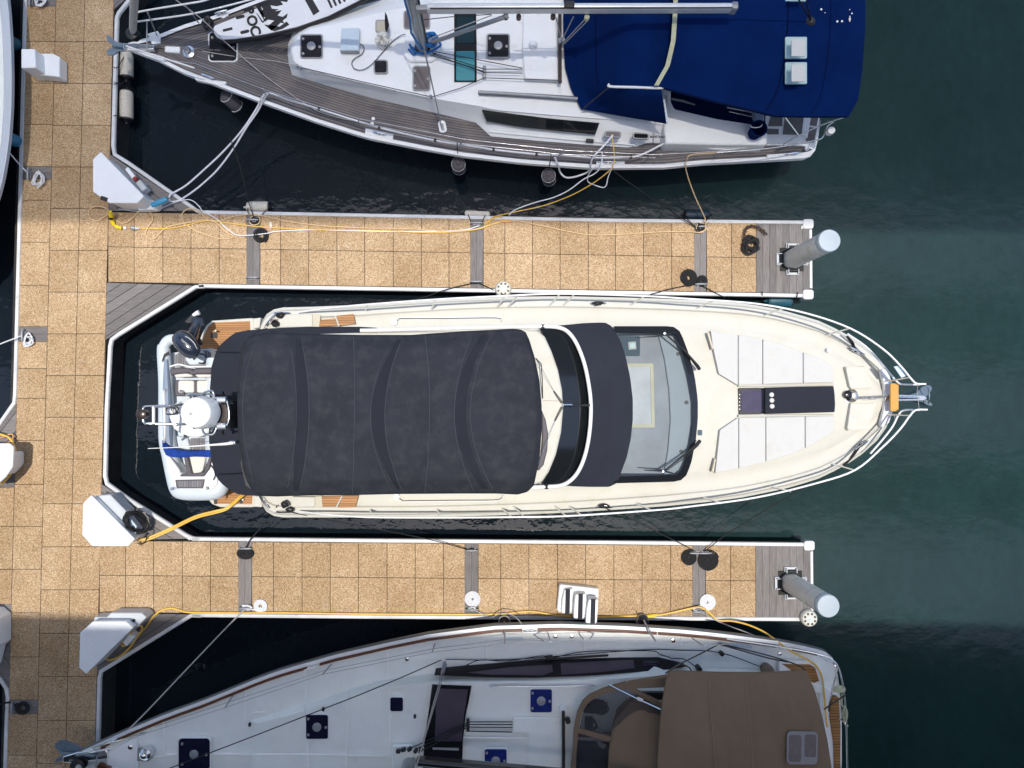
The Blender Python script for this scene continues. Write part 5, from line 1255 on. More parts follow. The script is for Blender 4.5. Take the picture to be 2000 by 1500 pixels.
for q in (rrect(469, 33, 18, 6, 3, -14), rrect(478, 62, 18, 6, 3, -14), rrect(444.5, 57.5, 19, 5, 1, -14)): plate('fin_box', q, bz_ + .011, .006, MAT['black'], pb)
lettering('board_lettering', 'ROC', .27, MAT['black'], pb, P(492, 42, bz_ + .012), R(-72), .003, bold=.010)
box = thing('solar_panel', 'small pale blue square panel with a cable, on the white cabin roof', 'solar panel', P(683, 78, 1.64))
plate('panel', [(667, 55), (702, 54), (700, 98), (664, 98)], 1.78, .12, MAT['pale_blue'], box, bevel=.006)
plate('panel_rim', [(664, 98), (700, 98), (700, 100), (664, 100)], 1.76, .1, MAT['grey'], box)
obj('cable', MB().ptube([(700, 85, 1.68), (708, 88, 1.66), (711, 96, 1.66), (706, 106, 1.66), (693, 114, 1.66), (687, 123, 1.66), (691, 133, 1.66), (703, 137, 1.66), (716, 133, 1.66), (730, 122, 1.66), (742, 108, 1.66), (756, 92, 1.66), (770, 78, 1.66), (784, 69, 1.68), (792, 67, 1.7)], .008, 6, 4), MAT['black'], box)
mb = MB(); rnd = random.Random(4)
g = [[P(733 + i * 3.2 + rnd.uniform(-1, 1), 62 + j * 3.4 + rnd.uniform(-1, 1), 1.66 + rnd.uniform(0, .09) * (1 if 0 < i < 9 and 0 < j < 9 else 0)) for i in range(11) if True] for j in range(11)]
cc = P(749, 79, 1.66)
for r_ in g:
    for p in r_:
        d = (p - cc); L = max(abs(d.x), abs(d.y)); e = math.hypot(d.x, d.y)
        if e > 0: p.x = cc.x + d.x * L / e * rnd.uniform(.9, 1.1); p.y = cc.y + d.y * L / e * rnd.uniform(.9, 1.1)
mb.grid(g); tag(obj('plastic_bag', mb, MAT['cloth_white'], smooth_=0), 'crumpled whitish plastic sheet lying behind the open hatch on the cabin roof', 'plastic bag')
tag(obj('blue_rope', MB().ptube(scribble((840, 78, 1.76), 16, 17, 34, 33, .22), .020, 6, 5).ptube([(800, 86, 1.75), (806, 98, 1.76), (818, 104, 1.78), (836, 103, 1.8), (850, 96, 1.8), (861, 88, 1.78), (856, 80, 1.76)], .022, 6, 4).ptube([(806, 92, 1.72), (812, 104, 1.74), (806, 106, 1.72), (798, 96, 1.7)], .02, 6, 4), MAT['blue_rope']), 'heap of bright blue rope tied round the foot of the mast', 'rope')
tag(obj('halyard_rope', MB().tube([mfoot + Vector((-.1, -.14, 2.0)), mfoot + Vector((-.08, -.16, 1.4)), mfoot + Vector((-.12, -.15, .9)), mfoot + Vector((0, -.16, .35)), mfoot + Vector((.1, -.1, .1))], .02, 6), MAT['blue_rope']), 'bright blue rope hanging down along the mast', 'rope')
tag(obj('black_bag', MB().ptube(scribble((405, 45, 1.45), 11, 12, 24, 12, .12), .035, 7, 4), MAT['black']), 'black bundle beside the pointed tip of the paddle board', 'bundle')
bk = thing('blue_bucket', 'navy blue bucket standing on the sailing yacht side coaming', 'bucket', P(1472, 262, 1.62))
obj('pail', MB().lathe(P(1472, 262, 1.62), [(.12, 0), (.15, .28), (.165, .285), (.165, .30), (.14, .30), (.11, .03)], 24), MAT['navy'], bk)
obj('bucket_handle', MB().ptube([(1466, 246, 1.93), (1471, 249, 1.94), (1484, 248, 1.94), (1489, 243, 1.93)], .010, 6, 3), MAT['white_paint'], bk)
tag(obj('blue_cloth', MB().prism([(1470, 213), (1478, 210), (1492, 213), (1494, 232), (1488, 244), (1478, 241), (1474, 228)], lambda x, y: 1.70 + .03 * math.sin(x * .9), .10), MAT['tube_blue'], bevel=.03), 'blue grey cloth hanging over the cockpit edge above the bucket', 'cloth')

tubes('jib_sheet', [[(330, -10, 2.3), (395, 38, 1.95), (440, 82, 1.6), (520, 150, 1.36), (600, 205, 1.30), (640, 224, 1.28), (700, 238, 1.27)], [(395, 100, 1.36), (470, 112, 1.34), (540, 120, 1.3), (585, 129, 1.66)]], .009, MAT['grey_rope'], sa, 4)
# ================================================================== white sailing yacht with brown canvas, lower berth
BT = [(134, 1482), (150, 1472), (187, 1455), (250, 1426), (325, 1395), (400, 1368), (500, 1327), (540, 1312), (652, 1280), (765, 1254), (840, 1239), (965, 1223), (1090, 1219), (1215, 1223), (1340, 1231), (1415, 1239), (1515, 1252), (1590, 1266), (1612, 1274), (1626, 1286), (1634, 1308), (1640, 1345), (1644, 1400)]
BC = [(134, 1485), (400, 1475), (800, 1463), (1644, 1449)]
BB = mirror(BC, BT)
bc = P(900, 1462, 0); bc.z = 0
sb = thing('sailing_yacht', 'pale sailing yacht with brown canvas and mahogany toe rail, beside the lower finger', 'sailboat', bc)
bx = [134, 142, 150, 168] + list(range(187, 1590, 26)) + [1600, 1612, 1620, 1626, 1630, 1634, 1637, 1640, 1644]
bsh = lambda x: .32 * max(0, (700 - x) / 560) ** 2
mb = MB(); hull_loft(mb, bx, BT, BB, 1.24, bsh, lambda x: .17 + .45 * max(0, (900 - x) / 760) ** 1.5, .03, lambda x: 1.1 * max(0, (560 - x) / 420) ** 1.2, .15)
obj('hull', mb, MAT['hull_band'], sb, smooth_=30)
mb = MB(); deck_loft(mb, bx, BT, BB, [(0, 1.235), (5, 1.24), (16, 1.245), (60, 1.255), (120, 1.27), (180, 1.28), (230, 1.285)], bsh, True)
obj('deck', mb, MAT['nonskid'], sb, smooth_=30)
band('gunwale', ((BT, 1), (BB, -1)), bx, -1, 7, 1.20, 1.268, bsh, MAT['white'], sb)
xs_m = [x for x in bx if 210 <= x <= 1590]
for a, b in ((196, 214), (225, 600), (624, 1020), (1050, 1283), (1286, 1515), (1545, 1596)):
    xs_m = [a] + [x for x in bx if a + 5 < x < b - 5] + [b]
    band('toe_rail', ((BT, 1), (BB, -1)), xs_m, 7, 13, 1.24, 1.29, bsh, MAT['mahogany'], sb)
for x, y, rz in ((219, 1445, .45), (609, 1303, .28), (1035, 1233, .02), (1530, 1264, -.2)):
    obj('deck_cleat', cleat_mb(P(x, y, 1.28 + bsh(x)), rz, .28), MAT['steel_white'], sb)
base = [(478, 1470), (478, 1440), (479, 1406), (520, 1396), (560, 1386), (640, 1362), (740, 1331), (800, 1322), (850, 1316), (920, 1308), (1060, 1293), (1220, 1283), (1290, 1283), (1345, 1302), (1440, 1306), (1530, 1310)]
top = [(492, 1470), (492, 1440), (493, 1412), (530, 1403), (570, 1393), (650, 1370), (740, 1344), (800, 1335), (870, 1331), (920, 1330), (1060, 1328), (1200, 1324), (1285, 1318), (1345, 1322), (1440, 1326), (1530, 1330)]
base = base + mirror(BC, base[2:])[::-1]; top = top + mirror(BC, top[2:])[::-1]
def broof(x, y): return 1.36 + .33 * min(1, max(0, (x - 490) / 330))
mb = cabin(MB(), base, top, 1.265, broof, 120)
obj('coachroof', mb, MAT['nonskid'], sb, smooth_=32)
# smooth bands between the non-skid panels
def line(pts, z, r=.016): obj('deck_seam', MB().ptube([(x, y, z(x, y) if callable(z) else z) for x, y in pts], r, 5, 3), MAT['nonskid_line'], sb)
dz_ = lambda x, y: 1.262 + bsh(x) * .9 - .004
rz_ = lambda x, y: broof(x, y) - .004
line([(319, 1410), (321, 1440), (321, 1466)], lambda x, y: 1.275 + bsh(x)); line([(480, 1347), (479, 1380), (478, 1406)], lambda x, y: 1.262 + bsh(x)); line([(597, 1310), (597, 1340), (596, 1362)], lambda x, y: 1.268)
line([(757, 1274), (758, 1300), (757, 1326)], 1.262); line([(1250, 1246), (1141, 1246), (1140, 1276)][1:], 1.262); line([(950, 1258), (950, 1288)], 1.262); line([(1330, 1247), (1329, 1270)], 1.262)
for pts in ([(594, 1375), (594, 1394)], [(600, 1447), (602, 1500)], [(680, 1352), (679, 1420), (675, 1500)], [(760, 1342), (760, 1360)], [(763, 1394), (762, 1456)], [(470, 1474), (560, 1473), (680, 1475), (762, 1476)], [(905, 1440), (1000, 1441), (1090, 1442)], [(1032, 1433), (1032, 1500)]):
    line(pts, rz_)
line([(323, 1473), (345, 1473)], lambda x, y: 1.28 + bsh(x)); line([(415, 1472), (470, 1473)], lambda x, y: 1.28 + bsh(x)); line([(480, 1400), (500, 1391), (520, 1392)], lambda x, y: 1.30)
hatch(sb, 379, 1473, 66, 66, 1.40, 'acrylic_navy', 'white', True, 0, True, 'fore_hatch', 8)
hatch(sb, 619, 1420, 48, 52, 1.50, 'acrylic_navy', 'white')
hatch(sb, 774.5, 1376, 30, 32, 1.62, 'acrylic_navy', 'white', False, studs=False)
hatch(sb, 1057, 1369, 47, 50, 1.68, 'acrylic_blue', 'white')
hatch(sb, 968, 1486, 48, 50, 1.68, 'acrylic_blue', 'white')
fw = plate('front_window', [(844, 1337), (921, 1340), (916, 1368), (909, 1400), (904, 1450), (902, 1520), (826, 1520), (828, 1460), (834, 1410), (840, 1370)], 1.70, .02, MAT['black_gloss'], sb)
plate('window_pane', [(853, 1345), (914, 1347), (907, 1390), (902, 1448), (849, 1448), (851, 1400)], 1.706, .02, MAT['glass_mauve'], fw)
plate('window_label', [(845, 1460), (896, 1461), (896, 1466), (845, 1464)], 1.706, .01, MAT['grey'], fw)
def bside(x, y): return 1.40
sw = plate('side_window', [(848, 1319), (900, 1311), (1000, 1299), (1100, 1291), (1215, 1285), (1285, 1284), (1340, 1302), (1300, 1308), (1240, 1313), (1150, 1320), (1040, 1324), (950, 1323)], lambda x, y: 1.36 + .010 * (y - 1290), .02, MAT['matt_black'], sb)
plate('window_pane', [(912, 1314), (1000, 1303), (1078, 1298), (1080, 1312), (1060, 1319), (960, 1318)], lambda x, y: 1.366 + .010 * (y - 1290), .02, MAT['glass_mauve'], sw)
plate('window_pane', [(1095, 1296), (1160, 1292), (1237, 1289), (1240, 1305), (1170, 1313), (1097, 1318)], lambda x, y: 1.366 + .010 * (y - 1290), .02, MAT['glass_mauve'], sw)
plate('window_pane', [(1256, 1291), (1285, 1291), (1290, 1300), (1256, 1305)], lambda x, y: 1.366 + .010 * (y - 1290), .02, MAT['acrylic_navy'], sw)
obj('genoa_track', MB().tube([P(902, 1304, 1.30), P(1050, 1289, 1.30), P(1188, 1280, 1.30)], .022, 6), MAT['black'], sb)
obj('track_car', MB().box(P(1073, 1284, 1.34), (.14, .08, .07), .1), MAT['black'], sb, bevel=.015)
tubes('track_line', [[(910, 1300, 1.33), (938, 1289, 1.33), (990, 1291, 1.33), (1060, 1281, 1.33), (1066, 1290, 1.33), (1072, 1284, 1.33)], [(1075, 1286, 1.33), (1140, 1273, 1.33), (1230, 1271, 1.33), (1278, 1272, 1.33), (1288, 1278, 1.33), (1305, 1283, 1.33), (1313, 1286, 1.33), (1335, 1287, 1.33), (1350, 1296, 1.4), (1366, 1307, 1.42)], [(870, 1288, 1.33), (1000, 1288, 1.33), (1240, 1270, 1.33), (1330, 1270, 1.33), (1408, 1275, 1.35), (1490, 1304, 1.45)]], .009, MAT['black_rope'], sb, 4)
tubes('handrail', [[(956, 1341, 1.70), (975, 1340, 1.76), (1060, 1341, 1.76), (1140, 1339, 1.76), (1162, 1338, 1.70)]], .016, MAT['steel'], sb, 3)
plate('companion_garage', [(1003, 1401), (1100, 1402), (1100, 1520), (1032, 1520), (1032, 1433), (1000, 1431)], 1.73, .06, MAT['nonskid'], sb, bevel=.02)
tr = obj('sheet_track', MB().box((P(1101, 1388, 1.80) + P(1100, 1520, 1.80)) / 2, (.06, (P(1101, 1388, 1.8) - P(1100, 1520, 1.8)).length, .08)), MAT['black'], sb, bevel=.015)
obj('track_end', MB().lathe(P(1100, 1386, 1.76), [(.07, -.05), (.07, .03)], 14), MAT['white_paint'], tr)
obj('track_block', MB().lathe(P(1109, 1407, 1.80), [(.05, -.05), (.05, .05)], 12), MAT['black'], tr)
obj('line_organiser', MB().box(P(914, 1416, 1.74), (.06, .24, .06)), MAT['black'], sb, bevel=.015)
tubes('control_line', [[(914, 1410, 1.76), (1001, 1410, 1.75)], [(914, 1415, 1.76), (1001, 1415, 1.75)], [(914, 1420, 1.76), (1001, 1421, 1.75)], [(912, 1428, 1.76), (1000, 1430, 1.75)], [(914, 1412, 1.76), (800, 1462, 1.85)], [(914, 1416, 1.76), (810, 1464, 1.85)], [(914, 1420, 1.76), (816, 1470, 1.85)]], .010, MAT['black_rope'], sb)
# mast, boom, rigging
m2 = P(800, 1488, 1.66); m2t = m2 + Vector((0, 0, 10.4))
mst = obj('mast', MB().tube([m2, m2t], [.125, .12], 14), MAT['alu'], sb, smooth_=60)
plate('mast_step', rrect(786, 1484, 40, 56, 4), 1.73, .1, MAT['nonskid'], sb, bevel=.02)
for k, (x, y) in enumerate(((778, 1467), (788, 1464), (800, 1463), (812, 1466), (822, 1463))): obj('mast_block', MB().box(P(x, y, 1.80), (.09, .07, .09), k * .3), MAT['black'], mst, bevel=.02)
beam('boom', P(812, 1486, 2.75), P(1620, 1556, 2.75), .13, .22, MAT['black_gloss'], sb, .05)
for a, b in (((868, 1296), (791, 1500)), ((872, 1298), (822, 1500))):
    A = P(*a, 1.32)
    obj('shroud', MB().tube([A, m2t + Vector((0, .1, -1.2 if b[0] < 800 else -4.5))], .010, 6), MAT['grey'], sb)
obj('shroud_tensioner', MB().tube([P(869, 1294, 1.32), P(860, 1328, 1.7)], .032, 8), MAT['grey'], sb)
plate('chainplate', rrect(867, 1301, 15, 26, 6, 12), 1.28, .03, MAT['white_paint'], sb, bevel=.01)
tubes('jib_sheet', [[(862, 1289, 1.36), (780, 1325, 1.75), (700, 1358, 1.80), (500, 1436, 1.75), (317, 1506, 1.75)]], .010, MAT['black_rope'], sb)
tubes('stanchion', [[(455, 1358, 1.28), (440, 1382, 1.85)], [(647, 1298, 1.27), (630, 1317, 1.85)], [(849, 1258, 1.27), (844, 1274, 1.85)], [(986, 1236, 1.27), (986, 1258, 1.85)], [(1043, 1240, 1.27), (1063, 1253, 1.85)], [(1071, 1239, 1.27), (1075, 1253, 1.85)], [(1131, 1238, 1.27), (1141, 1250, 1.85)], [(1159, 1238, 1.27), (1151, 1250, 1.85)], [(1258, 1212, 1.3), (1282, 1254, 1.85)], [(1353, 1247, 1.27), (1375, 1262, 1.85)], [(190, 1465, 1.45), (186, 1520, 2.1)]], .012, MAT['grey'], sb)
tubes('lifeline', [[(250, 1444, 1.9), (440, 1382, 1.85), (630, 1317, 1.85), (844, 1274, 1.85), (986, 1258, 1.85), (1063, 1253, 1.85), (1151, 1250, 1.85), (1282, 1254, 1.85), (1375, 1262, 1.85), (1420, 1258, 1.85)], [(300, 1420, 1.55), (444, 1372, 1.55), (636, 1309, 1.55), (846, 1267, 1.55), (986, 1249, 1.55), (1151, 1245, 1.55), (1270, 1246, 1.55)]], .005, MAT['grey'], sb)
tubes('pulpit', [[(180, 1461, 1.6), (215, 1450, 1.95), (232, 1446, 1.9), (288, 1430, 1.4)], [(150, 1473, 1.7), (186, 1468, 2.1), (216, 1461, 2.1)]], .016, MAT['steel'], sb, 3)
for q in ([(1300, 1315, 2.2), (1330, 1296, 2.0), (1376, 1273, 1.5), (1406, 1257, 1.35)], [(1406, 1257, 1.35), (1500, 1280, 1.7), (1560, 1300, 2.1), (1574, 1312, 2.3)], [(1404, 1258, 1.35), (1496, 1284, 1.7), (1538, 1293, 2.0)], [(1330, 1297, 1.9), (1346, 1304, 2.1), (1352, 1314, 2.2)]):
    obj('bimini_bow', MB().ptube(q, .014, 7, 4), MAT['bronze'], sb)
# companionway hood: brown frame with clear panels, gear below
hb = plate('cockpit_floor', [(1128, 1375), (1300, 1335), (1300, 1520), (1120, 1520)], 1.76, .02, MAT['nonskid'], sb)
plate('wash_board', [(1123, 1432), (1200, 1430), (1200, 1440), (1124, 1440)], 1.78, .02, MAT['mahogany'], hb)
plate('dark_hatchway', [(1125, 1446), (1190, 1450), (1190, 1520), (1122, 1520)], 1.785, .02, MAT['acrylic_navy'], hb)
plate('paper_sheet', [(1163, 1445), (1185, 1455), (1179, 1463), (1170, 1458)], 1.80, .01, MAT['white_soft'], hb)
plate('vent_grille', rrect(1280, 1360, 50, 14, 2), 1.9, .08, MAT['black'], hb)
gear = MB().ptube(scribble((1170, 1380, 1.80), 22, 16, 40, 5, .10), .016, 6, 4).ptube(scribble((1157, 1415, 1.80), 12, 12, 18, 6, .05), .012, 6, 4)
gear.prism([(1140, 1380), (1152, 1370), (1172, 1368), (1178, 1384), (1160, 1394), (1140, 1392)], 1.86, .08).prism([(1143, 1402), (1158, 1402), (1158, 1426), (1143, 1426)], 1.86, .08)
tag(obj('loose_gear', gear, MAT['black']), 'tangled black ropes and gear under the clear hood panel of the brown canvas', 'rope')
def hz(x, y): return 2.02 + .0012 * (x - 1118)
fr = [[(1112, 1520), (1118, 1470), (1121, 1425), (1128, 1390), (1138, 1370), (1152, 1358), (1180, 1347), (1225, 1336), (1226, 1345), (1182, 1356), (1158, 1366), (1146, 1376), (1137, 1392), (1130, 1426), (1126, 1470), (1124, 1520)],
      [(1213, 1338), (1228, 1331), (1310, 1322), (1310, 1342), (1240, 1345), (1226, 1346)],
      [(1122, 1420), (1194, 1440), (1194, 1450), (1120, 1429)], [(1226, 1338), (1300, 1378), (1300, 1388), (1222, 1344)]]
hf = None
for q in fr:
    o = plate('hood_frame', q, hz, .03, MAT['brown'], sb if hf is None else hf)
    hf = hf or o
plate('hood_window', [(1131, 1425), (1138, 1392), (1147, 1377), (1160, 1367), (1184, 1357), (1226, 1347), (1300, 1388), (1300, 1400), (1196, 1440)], lambda x, y: hz(x, y) - .03, .004, MAT['clear_vinyl'], hf)
plate('hood_window', [(1128, 1432), (1194, 1450), (1194, 1520), (1124, 1520)], lambda x, y: hz(x, y) - .03, .004, MAT['clear_vinyl'], hf)
def h2(u, v): return rumple(u, v, .02, 37) + 2.25 + .25 * u - .35 * (1 - v) ** 3
mb = MB(); patch(mb, [(1206, 1388), (1225, 1370), (1245, 1360), (1270, 1372), (1296, 1390)], [(1186, 1560), (1300, 1560)], [(1206, 1388), (1196, 1425), (1190, 1470), (1186, 1560)], [(1296, 1390), (1300, 1470), (1300, 1560)], 14, 24, h2, .1)
obj('cockpit_hood', mb, MAT['brown'], sb, smooth_=60)
def bbz(u, v):
    w = 1 - v
    return rumple(u, v, .028, 31) + 2.62 + .14 * (1 - max(0, .25 - v) ** 2 * 10) + .022 * math.sin(u * 13 + .8) * (.4 + .6 * w) - .018 * math.exp(-((u - .56) / .018) ** 2) * (1 - v * .6) - .012 * math.exp(-((u - .30 - .04 * v) / .02) ** 2)
mb = MB(); brw = patch(mb, [(1304, 1320), (1312, 1312), (1324, 1312), (1400, 1315), (1480, 1316), (1550, 1313), (1568, 1310), (1576, 1312)], [(1282, 1620), (1400, 1625), (1632, 1620)], [(1304, 1320), (1296, 1365), (1290, 1410), (1285, 1480), (1282, 1620)], [(1576, 1312), (1592, 1350), (1605, 1395), (1616, 1445), (1626, 1510), (1632, 1620)], 60, 50, bbz, .10)
bb = obj('bimini', mb, MAT['brown'], sb, smooth_=60)
seam_on(brw, lambda v: .30 + .06 * v, .02, .95, .010, 'bimini_seam', bb, 'brown_seam')
seam_on(brw, lambda v: .55, .04, .70, .009, 'bimini_seam', bb, 'brown_seam')
bw = plate('bimini_window', rrect(1567, 1461, 60, 64, 8, 1), 2.80, .02, MAT['smoke'], bb)
plate('window_view', rrect(1553, 1462, 24, 52, 4, 1), 2.806, .01, MAT['glass_brown'], bw); plate('window_view', rrect(1583, 1457, 22, 44, 4, 1), 2.806, .01, MAT['glass_brown'], bw)
obj('hood_stay', MB().ptube([(1188, 1337, 2.05), (1240, 1363, 2.3), (1290, 1386, 2.55)], .016, 7), MAT['steel'], sb)
obj('stay_knot', MB().box(P(1250, 1366, 2.36), (.12, .06, .05), -.4), MAT['white_rope'], sb, bevel=.02)
# stern
plate('stern_seat', [(1528, 1297), (1582, 1298), (1592, 1304), (1600, 1330), (1590, 1334), (1560, 1320)], 1.40, .1, MAT['teak_x'], sb)
plate('seat_surround', [(1522, 1290), (1590, 1292), (1602, 1300), (1608, 1340), (1560, 1340), (1522, 1320)], 1.385, .1, MAT['white'], sb, bevel=.01)
plate('stern_step', [(1588, 1336), (1608, 1340), (1612, 1354), (1592, 1354)], 1.40, .1, MAT['white'], sb, bevel=.02)
plate('stern_bench', [(1626, 1360), (1638, 1362), (1642, 1420), (1641, 1520), (1630, 1520), (1628, 1450), (1620, 1400)], 1.36, .1, MAT['teak_y'], sb)
plate('stern_deck', [(1600, 1336), (1624, 1350), (1616, 1385), (1624, 1400), (1628, 1450), (1628, 1520), (1610, 1520)], 1.34, .1, MAT['white'], sb)
tubes('pushpit', [[(1420, 1248, 1.85), (1540, 1266, 1.85), (1600, 1278, 1.9), (1626, 1289, 1.95), (1639, 1308, 1.95), (1648, 1350, 1.95), (1653, 1410, 1.95), (1655, 1520, 1.95)], [(1600, 1280, 1.6), (1632, 1298, 1.6), (1634, 1310, 1.6), (1620, 1370, 1.6)], [(1622, 1290, 1.3), (1632, 1300, 1.9)], [(1632, 1400, 1.4), (1652, 1412, 1.95)]], .016, MAT['steel'], sb, 4)
obj('flag_staff', MB().ptube([(1610, 1385, 1.6), (1650, 1358, 2.2)], .014, 6), MAT['black'], sb)
obj('vent_cowl', MB().lathe(P(1500, 1310, 1.5), [(.11, -.15), (.12, .02), (.09, .05)], 18), MAT['tan_hood'], sb)
obj('stern_block', MB().lathe(P(1409, 1276, 1.34), [(.045, -.05), (.045, .05)], 12), MAT['black'], sb)
obj('winch', MB().lathe(P(1366, 1307, 1.45), [(.05, -.15), (.05, .03)], 12), MAT['black'], sb)
for x, y in ((1003, 1248), (1450, 1262)): plate('step_plate', rrect(x + 0, y, 38, 5, 2, -4 if x < 1200 else 8), 1.275, .03, MAT['pale_blue'], sb)
for x, y in ((1085, 1243), (1117, 1243), (1315, 1251), (795, 1287), (1523, 1277)): obj('filler_cap', MB().lathe(P(x, y, 1.268), [(.04, -.02), (.04, .012), (.02, .016)], 14), MAT['steel'], sb)
for x, y in ((631, 1386), (487, 1416), (810, 1400)): plate('deck_eye', rrect(x, y, 5, 8, 2), lambda x_, y_: max(1.30, broof(x_, y_)) + .03, .04, MAT['black'], sb, bevel=.01)
# bow gear
plate('chain_locker', [(206, 1472), (268, 1441), (269, 1520), (210, 1520)], lambda x, y: 1.31 + bsh(x), .03, MAT['nonskid_line'], sb, bevel=.01)
plate('windlass_well', [(268, 1462), (290, 1462), (297, 1468), (298, 1480), (290, 1487), (268, 1487)], 1.50, .02, MAT['grey'], sb)
obj('windlass', MB().lathe(P(283, 1474, 1.62), [(.12, -.12), (.11, .0), (.06, .03), (.06, .08), (.03, .10)], 18), MAT['steel'], sb)
obj('deck_fitting', MB().lathe(P(255, 1459, 1.52), [(.045, -.02), (.045, .02), (.02, .03)], 14), MAT['steel'], sb)
plate('bow_roller', [(122, 1478), (150, 1470), (208, 1464), (210, 1482), (150, 1490), (122, 1490)], 1.60, .12, MAT['steel'], sb, bevel=.015)
anB = plate('anchor', [(170, 1464), (150, 1456), (128, 1446), (116, 1446), (107, 1453), (108, 1462), (118, 1470), (128, 1472), (112, 1480), (104, 1490), (112, 1489), (126, 1484), (150, 1478)], 1.42, .03, MAT['galv'], sb, bevel=.006)
obj('anchor_shank', MB().ptube([(118, 1470, 1.45), (150, 1474, 1.58), (185, 1476, 1.66)], .026, 8), MAT['galv'], anB)
obj('furler_drum', MB().lathe(P(153, 1494, 1.75), [(.13, -.10), (.13, -.07), (.06, -.06), (.06, .02), (.13, .03), (.13, .06), (.05, .08)], 20), MAT['black'], sb)
bo2 = P(153, 1494, 1.75)
obj('furled_headsail', MB().tube([bo2, bo2.lerp(m2t, .03), bo2.lerp(m2t, .95)], [.04, .075, .05], 10), MAT['grey_rope'], sb)
obj('bow_bracket', MB().prism([(192, 1492), (214, 1500), (214, 1506), (188, 1500)], 1.62, .08), MAT['mahogany'], sb)
# stern clutter hung on its rail
tag(obj('dried_plant', MB().ptube(scribble((1640, 1346, 1.9), 12, 6, 16, 41, .05), .03, 6, 3), MAT['strap']), 'small olive green bundle tied on the stern rail of the brown-canopied yacht', 'bundle')
tag(obj('stern_rope', MB().ptube([(1645, 1356, 1.95), (1644, 1375, 1.9), (1650, 1385, 1.9), (1648, 1395, 1.9), (1652, 1405, 1.9), (1650, 1414, 1.85), (1656, 1418, 1.85)], .018, 6, 4).ptube(scribble((1650, 1395, 1.92), 6, 16, 20, 43, .06), .009, 5, 4), MAT['strap']), 'yellowish tangle of line hanging on the stern rail below the olive bundle', 'rope')
# ================================================================== things on and along the pontoons
Z = ZP + .012
# --- cleats
cl = [(494, 431, 1, 'galvanised cleat under dark and cream ropes, beside the white fender on the upper finger'),
      (494, 543, 1, 'bare galvanised cleat on the same timber band as the black rope ring'),
      (931, 437, 1, 'bluish cleat beside the wooden-looking fender on the upper finger'),
      (930, 551, 1, 'cleat with black rope, next to the white wheel fender of the upper finger'),
      (1369, 444, 1, 'cleat beside the dark blue fender with cream cable looped round it'),
      (1369, 556, 1, 'cleat under two black rope coils on the upper finger'),
      (481, 1070, 1, 'cleat under the oval black rope coil on the lower finger'),
      (921, 1074, 1, 'cleat with short black rope, mid-length on the lower finger'),
      (1358, 1079, 1, 'first of two cleats under the twin black rope coils'),
      (1376, 1079, 1, 'second of two cleats under the twin black rope coils, nearer the finger tip'),
      (481, 1186, 1, 'cleat wrapped in white rope beside the small white spiral coil'),
      (922, 1189, 1, 'cleat below the white coil with the dark centre'),
      (1364, 1193, 1, 'cleat below the cream spiral coil, yellow hose crossing it'),
      (59, 342, 0, 'walkway cleat under the heap of white rope by the white hull'),
      (48, 655, 0, 'walkway cleat under the smaller white rope heap'),
      (62, 4, 0, 'walkway cleat at the picture edge under white rope'),
      (28, 1381, 0, 'walkway cleat under the black rope ring')]
for i, (x, y, horiz, l) in enumerate(cl):
    if i == 0:
        c0 = thing('dock_cleat', l, 'cleat', P(x, y, Z), 'mooring cleats on the timber bands')
        c = P(x, y, Z); m = MB()
        m.tube([c + Vector(q) for q in ((-.135, 0, .07), (-.09, 0, .08), (0, 0, .083), (.09, 0, .08), (.135, 0, .07))], [.014, .02, .023, .02, .014], 8)
        obj('cleat_horn', m, MAT['grey'], c0, smooth_=60)
        m = MB().box(c + Vector((0, 0, .012)), (.17, .065, .02))
        for s in (-1, 1): m.tube([c + Vector((s * .05, 0, .01)), c + Vector((s * .042, 0, .08))], .02, 8)
        obj('cleat_base', m, MAT['grey'], c0)
    else:
        dup(c0, P(x, y, Z), 0 if horiz else R(90), l)

# --- fenders
def fender(a, b, r, body, cap, label, group=None, ropes=(), caps=(1, 1), name='fender'):
    """cylinder with rounded ends from a to b (pixels, height)"""
    A, B = P(*a), P(*b); d = (B - A); L = d.length; u = d / L
    t = thing(name, label, 'fender', (A + B) / 2, group)
    m3 = Vector((0, 0, 1)).rotation_difference(u).to_matrix()
    e = min(r * .9, L * .22)
    obj('fender_body', MB().lathe(A, [(r * .93, e * .55), (r, e), (r * 1.01, L / 2), (r, L - e), (r * .93, L - e * .55)], 22, m3), MAT[body], t, smooth_=50)
    for s, k in ((0, caps[0]), (1, caps[1])):
        prof = [(r * .93, e * .56), (r * .80, e * .25), (r * .5, .02), (r * .2, -.01), (r * .16, -.05)] if s == 0 else [(r * .93, L - e * .56), (r * .80, L - e * .25), (r * .5, L - .02), (r * .2, L + .01), (r * .16, L + .05)]
        if s == 0: prof = prof[::-1]
        obj('fender_end', MB().lathe(A, prof, 22, m3), MAT[cap if k else body], t, smooth_=50)
    for q in ropes: obj('fender_rope', MB().ptube(q, .009, 6, 3), MAT['black_rope'], t)
    return t
G = 'dirty white dock fenders'
fender((247, 100, .38), (247, 156, .38), .135, 'dirty_white', 'black', 'dirty white cylinder fender with black end under the yacht bow, beside the walkway', G, [[(247, 156, .45), (234, 164, .66), (224, 160, .62)], [(247, 102, .45), (230, 131, .64), (222, 131, .62)]], (0, 1))
fender((247, 174, .38), (247, 238, .38), .135, 'dirty_white', 'black', 'dirty white cylinder fender with both ends black, second from the yacht anchor', G, [[(247, 172, .45), (232, 164, .66), (222, 164, .62)], [(247, 238, .45), (234, 226, .66), (222, 226, .62)]])
